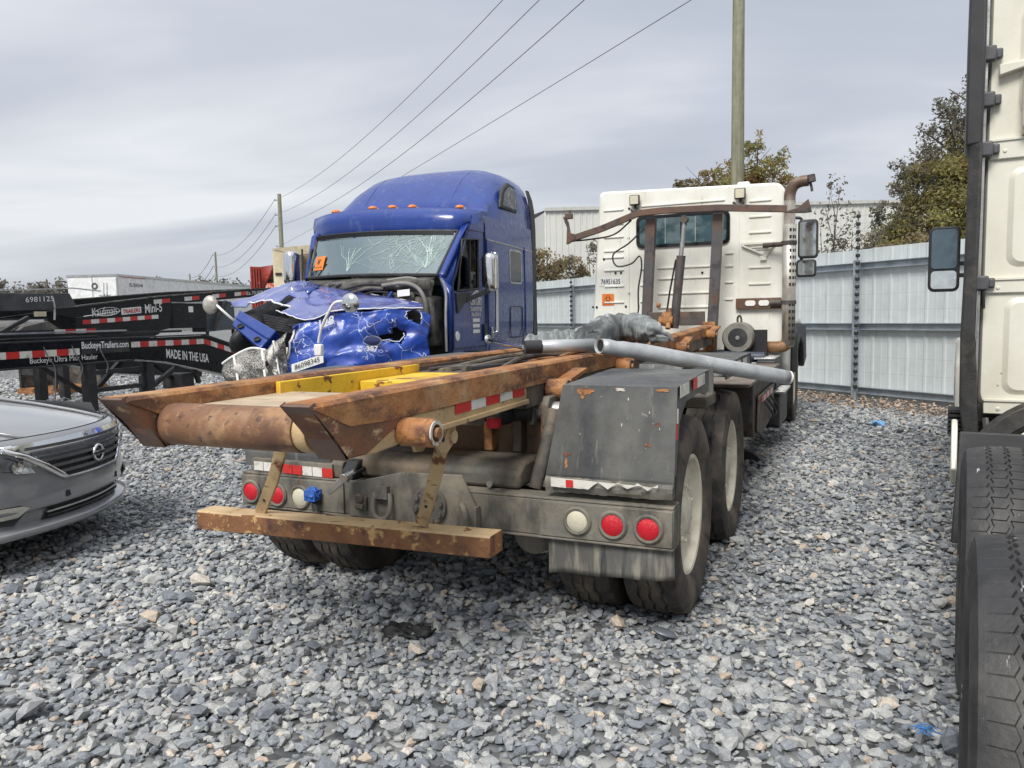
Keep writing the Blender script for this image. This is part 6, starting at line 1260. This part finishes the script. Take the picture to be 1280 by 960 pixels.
for s in (-1, 1):
    sg = MB(); ys = [-.42 - .02, -.62, -.66] ; 
    def sidep(a, b, s=s):
        y = -.40 - 4.30 * a; z = .22 + (.70 + .05 * min(1, a * 4)) * b; x = .895 - .05 * max(0, 1 - a * 16) + .02 * math.sin(math.pi * b) - .10 * max(0, b - .78) / .22
        return V3((s * x, y, z))
    def wskip(a, b):
        y = -.40 - 4.30 * a; z = .22 + .72 * b
        return any((y - c) ** 2 + (z - .32) ** 2 < .355 ** 2 for c in (-.98, -3.75))
    sg.grid(sidep, 100, 18, wskip); sgo = sg.build('body_side', 'car', CA, smooth=60)
    for c in (-.98, -3.75):
        w = tyre_mb(R=.325, Wd=.215, rim=.21, n=48, lug=False).build('tyre', 'rubber', CA); w.location = (s * .79, c, .325)
        rm = MB(); rm.lathe([(.212, -.05 * s), (.215, .085 * s), (.20, .09 * s), (.19, .05 * s)], (0, 0, 0), (1, 0, 0), 32)
        for k in range(5):
            a = 2 * math.pi * k / 5; rm.bar((s * .06, 0, 0), (s * .075, .2 * math.cos(a), .2 * math.sin(a)), .05, .03, (1, 0, 0))
        rm.build('rim', 'alu', w); MB().lathe([(.36, -.2), (.36, .02)], (s * .86, c, .32), (s, 0, 0), 28).build('wheel_arch', 'ink', CA)
    # headlamp: dark bowl, projectors, clear cover following the corner
    HL = [(.50, .625), (.56, .635), (.66, .66), (.80, .70), (.885, .745), (.86, .775), (.74, .765), (.62, .735), (.54, .685)]
    c_ = [cary(s * x, z) for x, z in HL]; ctr = sum(c_, V3((0, 0, 0))) / len(c_)
    n_ = len(c_); bowl = MB(); bowl.add([p + V3((0, .004, 0)) for p in c_] + [ctr + V3((0, .012, 0))], [(i, (i + 1) % n_, n_) for i in range(n_)]); bo = bowl.build('headlamp', 'black_gloss', CA, smooth=0)
    for x, z, r in ((.72, .71, .042), (.60, .675, .034)):
        q = cary(s * x, z) + V3((0, .014, 0)); MB().lathe([(r, 0), (r * 1.05, .012), (r * .8, .014), (r * .75, .004), (.001, .010)], q, (s * .45, 1, 0), 22).build('projector', 'chrome', bo)
    pl = MB(); pl.add([cary(s * .50, .625) + V3((0, .016, 0)), cary(s * .58, .635) + V3((0, .016, 0)), cary(s * .575, .672) + V3((0, .016, 0)), cary(s * .525, .66) + V3((0, .016, 0))], [(0, 1, 2, 3)]); pl.build('lamp_reflector', 'paper', bo)
    cv = MB(); cv.add([p + V3((0, .022, 0)) for p in c_] + [ctr + V3((0, .035, 0))], [(i, (i + 1) % n_, n_) for i in range(n_)]); cv.build('lens', 'lens', bo, smooth=60)
    FG = [(.555, .425), (.60, .445), (.74, .455), (.74, .345), (.60, .325), (.575, .35)]
    c_ = [cary(s * x, z) for x, z in FG]; ctr = sum(c_, V3((0, 0, 0))) / 6
    fg = MB(); fg.add([p + V3((0, .012, 0)) for p in c_], [tuple(range(6))]); fo_ = fg.build('fog_lamp_recess', 'plastic', CA, smooth=0)
    c2 = [cary(s * x, z) + V3((0, .024, 0)) for x, z in ((.562, .425), (.60, .442), (.735, .452), (.735, .37), (.585, .37))]
    MB().add(c2, [tuple(range(5))]).build('fog_lamp', W('fog_chrome', (.85, .82, .72), rough=.18, metal=.7, bump=.4, bscale=60), fo_, smooth=0)
# grille
gt2 = lambda x, z, d: cary(x, z) + V3((0, d, 0))
UP = [(-.64, .80), (-.45, .805), (-.2, .818), (0, .822), (.2, .818), (.45, .805), (.64, .80)]
gb = MB(); gb.grid(lambda a, b: gt2((2 * a - 1) * (.33 + (.57 - .33) * b), .565 + .235 * b, .004), 24, 10); gbo = gb.build('grille', 'ink', CA)
for k, z in enumerate((.60, .645, .69, .735, .775)):
    hw = .33 + (.57 - .33) * (z - .565) / .235
    mb = MB(); mb.rtube([gt2(-hw + 2 * hw * i / 20, z, .012) for i in range(21)], .022, .019); mb.build('grille_slat', M.setdefault('slat', W('slat_dark', (.10, .10, .105), rough=.22, bump=0)), gbo)
for s in (-1, 1):
    cr2 = MB(); a0 = [(s * x, z) for x, z in ((.67, .80), (.55, .735), (.43, .655), (.335, .585), (.30, .558))]
    cr2.loft([[gt2(x - s * .028, z + .006, .012), gt2(x - s * .012, z, .026), gt2(x + s * .016, z - .006, .022), gt2(x + s * .022, z - .010, .004)] for x, z in a0], closed=False, caps=False); cr2.build('chrome_trim', 'chrome', CA, thick=.006, smooth=70)
tpb = MB(); tpb.loft([[gt2(x, .800 + .014 * (1 - (x / .66) ** 2) + .012, .004), gt2(x, .800 + .014 * (1 - (x / .66) ** 2), .026), gt2(x, .772 + .004 * (1 - (x / .66) ** 2), .020), gt2(x, .768, .006)] for x in np.linspace(-.66, .66, 25)], closed=False, caps=False); tpb.build('chrome_trim', 'chrome', CA, thick=.006, smooth=70)
lob = MB(); lob.rtube([gt2(-.31 + .62 * i / 14, .557, .010) for i in range(15)], .022, .014); lob.build('chrome_trim', 'chrome', CA, bev=.003)
bc = gt2(0, .66, .028); bg_ = MB().lathe([(.044, 0), (.046, .010), (.056, .012), (.060, .006), (.060, -.006)], bc, (0, 1, 0), 30); bg_.box(bc.x - .072, bc.x + .072, bc.y - .004, bc.y + .012, bc.z - .013, bc.z + .013); bgo = bg_.build('badge', 'chrome', CA, bev=.002)
text('NISSAN', 'ink', bgo, (bc.x + .052, bc.y + .0125, bc.z - .007), (-.104, 0, 0), (0, 0, .014), off=.001)
lg = MB(); lg.grid(lambda a, b: gt2((2 * a - 1) * (.44 - .05 * b), .318 + .066 * b, .008), 20, 3); lgo = lg.build('lower_grille', 'ink', CA)
for z in (.335, .362):
    mb = MB(); mb.rtube([gt2(-.41 + .82 * i / 16, z, .02) for i in range(17)], .016, .010); mb.build('grille_slat', 'alu' if z > .36 else 'plastic', lgo)
for s in (-1, 1): MB().box(s * .285 - .020, s * .285 + .020, cary(.285, .45).y - .02, cary(.285, .45).y + .0035, .432, .470).build('plate_mount_hole', 'ink', CA)
# glasshouse
gh = MB(); GH = [(-1.22, 1.02, .72), (-1.95, 1.42, .58), (-2.5, 1.46, .58), (-3.3, 1.40, .57), (-3.95, 1.08, .66)]
gh.loft([[(-w, y, z), (-w * .6, y + .02, z + .03), (0, y + .03, z + .04), (w * .6, y + .02, z + .03), (w, y, z)] for y, z, w in GH], closed=False, caps=False); gh.build('roof', 'car', CA, smooth=60, thick=.02)
for s in (-1, 1):
    MB().prism([(-1.25, .93), (-1.95, 1.39), (-2.5, 1.43), (-3.3, 1.37), (-3.9, 1.02), (-3.9, .93)], 'x', s * .70, s * .72).build('side_window', 'dglass', CA)
MB().hexa([(-.70, -1.21, 1.03), (.70, -1.21, 1.03), (.57, -1.93, 1.425), (-.57, -1.93, 1.425)], [(-.70, -1.20, 1.04), (.70, -1.20, 1.04), (.57, -1.92, 1.435), (-.57, -1.92, 1.435)]).build('windscreen', 'dglass', CA)
MB().loft([[(-.85, -3.9, 1.03), (.85, -3.9, 1.03)], [(-.85, -4.6, 1.0), (.85, -4.6, 1.0)], [(-.83, -4.72, .7), (.83, -4.72, .7)], [(-.8, -4.7, .25), (.8, -4.7, .25)]], closed=False, caps=False).build('boot', 'car', CA, thick=.02)
MB().box(-.84, .84, -4.6, -.45, .18, .24).build('underbody', 'ink', CA)
MB().box(-.62, .62, -.45, -.36, .25, .80).build('radiator', 'ink', CA)

# ---------------------------------------------------------------- black car-hauler trailers (local y = away; x = 0 is the near side beam)
TA = thing('flatbed_trailer', 'long black trailer nearest the car, striped tape along its side beam', 'trailer', (-5.505, 10.517), 20)
def seg_tape(par, pts, h, seg, start='w', off=.004, name='reflective_tape'):
    """Alternating red and white pieces along a polyline on the plane x = const (near side)."""
    pts = [V3(p) for p in pts]; ln = sum((b - a).length for a, b in zip(pts, pts[1:])); n = int(ln / seg); pp = poly2(pts, n + 1); c = start
    for a, b in zip(pp, pp[1:]):
        d = (b - a); decal('tape_white' if c == 'w' else 'tape_red', par, a + V3((off, 0, 0)), d * .985, V3((0, 0, h)), name, .001); c = 'r' if c == 'w' else 'w'
for x in (0, -2.3):
    bm2 = MB(); bm2.prism([(-8.5, 1.01), (.35, 1.01), (.9, .94), (2.2, .64), (4.2, .42), (4.2, .80), (2.6, 1.06), (1.76, 1.30), (-8.5, 1.30)], 'x', x - .02, x); bm2.build('side_beam', 'trailer', TA)
    for z0, z1, y1 in ((1.305, 1.325, 1.78), (.985, 1.005, .35)): MB().box(x - .09, x + .012, -8.5, y1, z0, z1).build('beam_flange', 'black', TA, bev=.003)
    MB().rtube([(x - .03, 1.78, 1.312), (x - .03, 2.6, 1.075), (x - .03, 4.2, .815)], .10, .02).build('beam_flange', 'black', TA)
    MB().rtube([(x - .03, .35, .995), (x - .03, .9, .928), (x - .03, 2.2, .628), (x - .03, 4.2, .408)], .10, .02).build('beam_flange', 'alu', TA)
    MB().box(x - .16, x - .10, -8.5, 1.4, 1.365, 1.40).build('top_rail', 'black', TA)
    MB().box(x - .12, x - .05, -5.5, .3, 1.41, 1.43).build('slide_rail', 'alu', TA)
seg_tape(TA, [(0, -6.4, 1.118), (0, -.53, 1.118)], .085, .165, 'w')
seg_tape(TA, [(0, .31, 1.175), (0, 1.76, 1.168), (0, 2.62, .925), (0, 3.6, .73)], .08, .155, 'w')
decal('black', TA, (.001, -.50, 1.12), (0, .78, 0), (0, 0, .17), 'sign_plate')
text('BuckeyeTrailers.com', 'sticker', TA, (.004, -.50, 1.165), (0, .76, -.01), (0, 0, .12), off=.006, font_bold=.02)
text('Buckeye Ultra Max Hauler', 'paper', TA, (.001, -1.24, 1.025), (0, .98, 0), (0, 0, .09), off=.003)
text('MADE IN THE USA', 'paper', TA, (.001, .95, .99), (0, .88, -.13), (0, 0, .14), off=.003, font_bold=.02)
for y in (-.36, .64):
    lg_ = MB(); lg_.box(-.13, .0, y - .07, y + .07, .35, .985); lg_.build('leg', 'black', TA, bev=.008); lf = MB(); lf.box(-.11, -.02, y - .05, y + .05, .05, .36); lf.box(-.2, .07, y - .13, y + .13, .03, .05); lf.build('leg_foot', 'black', TA)
    lg_ = MB(); lg_.box(-2.3, -2.17, y - .07, y + .07, .35, .985); lg_.box(-2.28, -2.19, y - .05, y + .05, .03, .36); lg_.build('leg', 'black', TA, bev=.008)
for z in (.86, .62): MB().box(-.10, -.03, -.30, .58, z - .03, z + .03).build('leg_brace', 'black', TA, bev=.004)
for a, b in (((-.08, .60, .52), (-.08, 1.55, 1.0)), ((-.2, -.3, .5), (-.2, .3, .98)), ((-.1, 1.5, 1.05), (-.1, 1.7, .55)), ((-.3, .9, .92), (-.3, 1.5, .55)), ((-1.2, -.2, .95), (-1.2, .5, .5))): MB().bar(a, b, .06, .06).build('diagonal_brace', 'black', TA)
MB().box(-.5, -.1, 1.35, 1.6, .48, .72).build('gear_box', 'black', TA, bev=.01)
for k in range(11): MB().box(-2.28, -.03, -7.5 + .9 * k, -7.4 + .9 * k, 1.08, 1.18).build('cross_member', 'black', TA)
for k, (y0, y1) in enumerate(((-1.5, -.7), (-2.6, -1.7))): MB().box(-1.8, -.9, y0, y1, 1.30, 1.335).build('deck_plate', 'black', TA)
seg_tape(TA, [(-.4, -.55, 1.40), (-.4, .10, 1.40)], .055, .145, 'w')
MB().box(-.44, -.402, -1.7, .3, 1.36, 1.455).build('inner_beam', 'black', TA)
MB().prism([(-1.0, 1.44), (-.35, 1.44), (-.55, 1.57), (-.9, 1.5)], 'x', -1.2, -.5).build('ramp_plate', 'engine', TA)
MB().bar((-.6, -1.2, 1.40), (-.6, -.75, 1.62), .05, .05).build('lever', 'black', TA)
for k in range(3): MB().tube(smoothpath([(-.02, -1.05 + .4 * k, 1.30), (.03, -1.0 + .4 * k, 1.1), (.02, -.92 + .4 * k, .96), (.02, -.95 + .4 * k, .85 - .3 * (k == 0))], 4), .008, n=5).build('loose_cable', 'wire', TA)
for x in (.0, -.75, -1.55, -2.3):
    for y in (-6.6, -5.6):
        ty = tyre_mb(R=.40, Wd=.235, rim=.24, n=48).build('tyre', 'rubber', TA); ty.location = (x - .2, y, .40)
# second trailer behind it
TB = thing('gooseneck_trailer', 'black gooseneck trailer with cream maker lettering behind the nearest trailer', 'trailer', (-7.386, 13.33), 20)
for x in (0, -2.3):
    MB().prism([(-.6, 1.70), (-.24, 1.64), (1.67, 1.86), (4.26, 2.05), (9, 2.3), (9, 2.47), (4.26, 2.225), (1.67, 2.02), (-.24, 1.815), (-.6, 1.79)], 'x', x - .02, x).build('neck_beam', 'trailer', TB)
    MB().rtube([(x - .03, -.6, 1.80), (x - .03, -.24, 1.825), (x - .03, 1.67, 2.03), (x - .03, 4.26, 2.235), (x - .03, 9, 2.48)], .11, .022).build('neck_flange', 'engine', TB)
    MB().prism([(-.2, 1.30), (1.45, 1.34), (1.85, 1.40), (1.95, 1.86), (1.67, 1.855), (-.2, 1.635)], 'x', x - .025, x - .005).build('side_plate', 'trailer', TB)
    MB().prism([(-5, .95), (.2, .95), (1.6, 1.30), (1.6, 1.36), (-5, 1.36)], 'x', x - .02, x).build('side_beam', 'trailer', TB)
seg_tape(TB, [(-.005, -.10, 1.515), (-.005, 1.60, 1.60)], .075, .155, 'r')
for y in (1.50, 2.30, 3.10, 3.80): seg_tape(TB, [(.0, y, 1.88 + .083 * (y - 1.5)), (.0, y + .42, 1.915 + .083 * (y - 1.5))], .08, .2, 'w')
text('Kaufman', W('cream_ink', (.70, .63, .42), rough=.6, bump=0, var=0).name and 'paper', TB, (-.004, .10, 1.645), (0, .52, .045), (0, 0, .15), off=.006)
ov = MB(); ov.tube([(.004, .42 + .27 * math.cos(k / 3), 1.735 + .02 * math.cos(k / 3) + .072 * math.sin(k / 3)) for k in range(20)], .006, n=4); ov.build('oval_outline', 'paper', TB)
decal('paper', TB, (-.004, .73, 1.675), (0, .46, .035), (0, 0, .12), 'logo_panel', .004)
text('TRAILERS', 'ink_red', TB, (.002, .76, 1.695), (0, .40, .032), (0, 0, .08), off=.006, font_bold=.02)
text('Mini-5', 'paper', TB, (-.004, 1.28, 1.70), (0, .42, .035), (0, 0, .17), off=.006, font_bold=.01)
text('Ez.70,000 Trailers', 'paper', TB, (.0, 4.2, 2.09), (0, 1.1, .075), (0, 0, .09), off=.006)
tb_ = MB(); tb_.box(-.9, -.02, 1.98, 2.92, 1.40, 1.90); tbo = tb_.build('tool_box', 'trailer', TB, bev=.012); MB().box(-.9, .0, 1.95, 2.95, 1.90, 1.925).build('lid', 'alu', tbo)
decal('paper', tbo, (-.019, 2.42, 1.72), (0, .13, 0), (0, 0, .12), 'round_label', .001)
MB().prism([(3.0, 1.3), (3.9, 1.35), (3.9, 1.95), (3.2, 1.98), (3.0, 1.8)], 'x', -.5, -.1).build('cabinet', W('dusty_slate', (.06, .075, .085), rough=.4), TB, bev=.02)
MB().bar((-.02, 3.1, 1.35), (-.02, 3.55, 1.95), .07, .07).build('diagonal_brace', 'black', TB)
fl = MB(); fl.hexa([(-.3, -1.62, 1.74), (-.02, -1.62, 1.74), (-.02, -.15, 1.78), (-.3, -.15, 1.78)], [(-.3, -1.62, 2.03), (-.02, -1.62, 2.03), (-.02, -.30, 2.05), (-.3, -.30, 2.05)]); fl.build('front_plate', W('slate_plate', (.045, .046, .052), [((.08, .08, .085), 3, .56, .1)], rough=.5), TB, bev=.01)
text('6981125', 'paper', TB, (-.012, -1.12, 1.885), (0, .50, .03), (0, 0, .085), off=.006)
MB().rtube([(-.05, -2.4, 2.02), (-.05, -.2, 2.14), (-.05, .35, 2.10)], .02, .02).build('cable_tray', 'alu', TB)
MB().tube([(-.03, -.62, 1.98), (-.02, -.60, 1.8), (.0, -.64, 1.6)], .016).build('strap', 'alu', TB)
rj = random.Random(6)
for k in range(16):
    y, z, x = rj.uniform(-2.9, -1.6), rj.uniform(1.55, 2.05), rj.uniform(-.5, -.02); q = MB()
    if k % 2: q.box(x - .1, x, y - rj.uniform(.05, .2), y + rj.uniform(.05, .15), z - .06, z + .07)
    else: q.cyl((x, y - .12, z), (x, y + .14, z + rj.uniform(-.06, .06)), rj.uniform(.03, .07), n=10)
    q.build('winch_part', rj.choice(('black', 'engine', 'alu', 'black')), TB, bev=.006)
decal('tape_white', TB, (.0, -1.62, 1.50), (0, .42, .0), (0, 0, .10), 'placard'); decal('paper', TB, (.0, -1.15, 1.50), (0, .32, 0), (0, 0, .11), 'placard'); decal('tan_box', TB, (.0, -1.0, 1.66), (0, .22, .0), (0, 0, .08), 'placard')
MB().box(-.3, -.02, -1.7, -.75, 1.45, 1.63).build('carrier_box', 'black', TB)
wd_ = MB().box(-.32, -.30, 1.0, 1.7, 1.05, 1.33).build('diagram_board', 'paper', TB)
MB().box(-.5, -.2, -3.6, -1.6, 1.30, 1.50).build('winch_base', 'black', TB)
MB().rtube([(-.294, 1.3, 1.08), (-.294, 1.36, 1.28), (-.294, 1.56, 1.30), (-.294, 1.6, 1.10)], .012, .02, (1, 0, 0)).build('printed_figure', 'ink', wd_)
for k in range(7): MB().box(-2.28, -.03, -4.5 + 1.1 * k, -4.38 + 1.1 * k, 1.05, 1.2).build('cross_member', 'black', TB)
for x in (-.12, -2.2): MB().box(x - .07, x + .07, 1.2, 1.34, .03, 1.3).build('leg', 'black', TB)
for x in (.0, -.75, -1.55, -2.3):
    for y in (-4.4, -3.4):
        ty = tyre_mb(R=.40, Wd=.235, rim=.24, n=48).build('tyre', 'rubber', TB); ty.location = (x - .2, y, .40)
# small steel cage on the ground beyond the trailer beam
CG = thing('steel_cage', 'small open steel cage with a rusty base under the black trailer beam', 'cage', (-10.0, 16.9), 20)
cg = MB()
for x in (-.5, .5):
    for y in (-.6, .6): cg.box(x - .03, x + .03, y - .03, y + .03, .16, 1.25)
cg.build('upright', 'black', CG)
MB().box(-.56, .56, -.66, .66, .03, .16).build('base', 'rust', CG); MB().box(-.5, .5, .55, .58, .16, .75).build('panel', 'engine', CG); MB().box(-.53, -.5, -.6, .6, .16, 1.2).build('panel', 'engine', CG); MB().box(-.5, .5, -.62, -.58, .45, .62).build('panel', 'black', CG)
# ---------------------------------------------------------------- things farther off at the left
WT = thing('box_trailer', 'long plain white box trailer standing beyond the black trailers', 'trailer', (-20.75, 38.1), 5.5)
MB().box(-1.3, 1.3, 0, 16, 1.12, 3.92).build('box_body', 'container', WT)
for x in (-1.32, 1.32): MB().box(x - .02, x + .02, -.02, 16.0, 3.86, 3.97).build('top_rail', 'alu', WT); MB().box(x - .02, x + .02, 0, 16, 1.05, 1.2).build('bottom_rail', 'alu', WT)
MB().box(-1.32, 1.32, -.03, .0, 3.86, 3.97).build('top_rail', 'alu', WT); MB().box(1.26, 1.325, -.03, .05, 1.1, 3.86).build('corner_post', 'alu', WT)
MB().box(-.01, .01, -.015, .002, 1.15, 3.85).build('door_gap', 'engine', WT)
MB().lathe([(.08, .012), (.17, .012)], (-.08 + .2, -.004, 3.40), (0, -1, 0), 20).build('round_mark', 'engine', WT)
for x in (.55, .72): MB().bar((x, -.02, 2.6), (x + .06, -.02, 3.55), .02, .02).build('lock_rod', 'alu', WT)
text('No Riders', 'engine', WT, (.35, -.004, 2.86), (.6, 0, .02), (0, 0, .12), off=.01)
text('5304', 'ink', WT, (1.305, 1.0, 3.38), (0, 1.2, 0), (0, 0, .18), off=.01)
decal('ink_red', WT, (1.325, .3, 3.83), (0, 2.2, 0), (0, 0, .07), 'red_marking')
for y in (1.6, 2.9):
    for s in (-1, 1): wheel(WT, (s * 1.1, y, .497), s, 'drive', rot=y)
for x in (-.9, .9): MB().box(x - .08, x + .08, 13, 13.16, .05, 1.1).build('landing_leg', 'black', WT)
RD = thing('steel_container', 'crumpled red steel container with a dark gap, beside the cream box', 'container', (-10.6, 34), 8)
MB().hexa([(-.95, 0, 0), (-.45, .05, 0), (-.45, 5, 0), (-.95, 5, 0)], [(-.95, 0, 3.93), (-.45, .1, 3.90), (-.45, 5, 3.9), (-.95, 5, 3.9)]).build('corrugated_end', 'red', RD)
for k in range(4): MB().box(-.92 + .12 * k, -.86 + .12 * k, -.03, .0, 0.1, 3.88).build('rib', 'red', RD)
rm_ = MB(); rm_.add([(-.45, .02, 3.90), (.1, .1, 3.97), (.9, .1, 4.0), (.9, .2, 3.8), (.45, .2, 3.72), (.0, .2, 3.55), (-.25, .15, 3.2), (-.32, .15, 2.9), (-.45, .02, 2.8)], [tuple(range(9))]); rm_.build('torn_side', 'red', RD, thick=.03)
MB().box(-.45, 1.2, .1, .16, 0, 3.18).build('lower_side', W('orange_scraped', (.50, .09, .04), [((.66, .50, .44), 4, .60, .05)], rough=.6), RD); MB().box(-.45, 1.2, .6, 4.9, 0, 3.85).build('dark_inside', 'ink', RD)
CR = thing('steel_container', 'cream steel box body with dark handles and recessed tan panel beside the blue cab', 'container', (-7.7, 25), 3)
MB().box(0, .78, 0, .12, 0, 3.80).build('end_panel', 'tan_box', CR, bev=.01)
MB().box(0, .06, .12, 4, 0, 3.80).build('side_panel', 'tan_box', CR)
MB().hexa([(.78, .0, 3.62), (4.2, -.2, 3.80), (4.2, .2, 3.80), (.78, .2, 3.62)], [(-.03, -.04, 3.84), (4.2, -.25, 4.10), (4.2, .25, 4.10), (-.03, .3, 3.84)]).build('roof_beam', 'tan_box', CR)
MB().box(.78, 4.2, .55, .60, 0, 3.8).build('recessed_panel', 'tan_dark', CR); MB().box(.80, .84, -.01, .5, 0, 3.7).build('door_post', 'tan_box', CR)
for x in (.08, .42): MB().box(x, x + .20, -.04, -.002, 2.98, 3.06).build('handle', 'ink', CR)
for x in (.36, .66): MB().box(x - .015, x + .015, -.03, -.002, .3, 3.1).build('lock_rod', 'paper', CR)
decal('paper', CR, (.95, .54, 2.62), (.62, 0, 0), (0, 0, .62), 'notice', .003); text('NOTICE', 'engine', CR, (1.0, .54, 3.08), (.3, 0, 0), (0, 0, .06), off=.008)

# ---------------------------------------------------------------- litter on the stones
lt_ = lambda n, lab, cat, p: thing(n, lab, cat, (p[0], p[1], .0), 20)
q = lt_('plastic_scrap', 'small grey oval plastic scrap on the stones below the right rear tyres', 'scrap', (0.676,3.379,0.040)); MB().ell((0, 0, .05), .062, .035, .014, 18, 8, Matrix.Rotation(.25, 3, 'Y')).build('shell', W('scrap_grey', (.10, .11, .125), rough=.4), q)
q = lt_('rubber_block', 'black wedge of rubber on the stones just behind the second right wheel', 'scrap', (2.378,7.530,0.030)); MB().hexa([(-.13, -.08, .01), (.14, -.08, .01), (.14, .08, .01), (-.13, .08, .01)], [(-.12, -.06, .15), (.03, -.06, .11), (.03, .06, .11), (-.12, .06, .15)]).build('wedge', 'ink', q, bev=.015)
q = lt_('blue_twine', 'bit of frayed blue twine on the stones near the right-hand tyres', 'litter', (1.392,2.518,0.040)); g_ = random.Random(3); mb = MB()
for k in range(9): mb.tube(smoothpath([(g_.uniform(-.03, .03), g_.uniform(-.03, .03), .05), (g_.uniform(-.02, .03), g_.uniform(-.02, .02), .07), (g_.uniform(-.02, .07), g_.uniform(-.04, .02), .055)], 4), .0022, n=4)
mb.build('strands', W('twine_blue', (.08, .25, .55), rough=.6), q)
q = lt_('blue_rag', 'tiny light blue scrap lying on the stones before the metal fence', 'litter', (4.670,9.616,0.030)); MB().grid(lambda a, b: (-.07 + .14 * a, -.05 + .1 * b, .05 + .03 * math.sin(a * 5 + b * 7)), 8, 6).build('cloth', W('rag_blue', (.15, .35, .62), rough=.7), q, thick=.004)
q = lt_('oily_rag', 'dark oily rag and dirt on the stones below the truck tail', 'litter', (-0.525,3.488,0.030)); g_ = random.Random(5)
mb = MB(); mb.grid(lambda a, b: ((a - .5) * .30 + .03 * noise.noise(V3((a * 4, b * 4, 2))), (b - .5) * .16, .035 + .03 * noise.noise(V3((a * 7, b * 7, 1)))), 16, 10, lambda a, b: (a - .5) ** 2 + (b - .5) ** 2 > .2 + .12 * noise.noise(V3((a * 5, b * 5, 9)))); mb.build('cloth', 'ink', q, thick=.01)
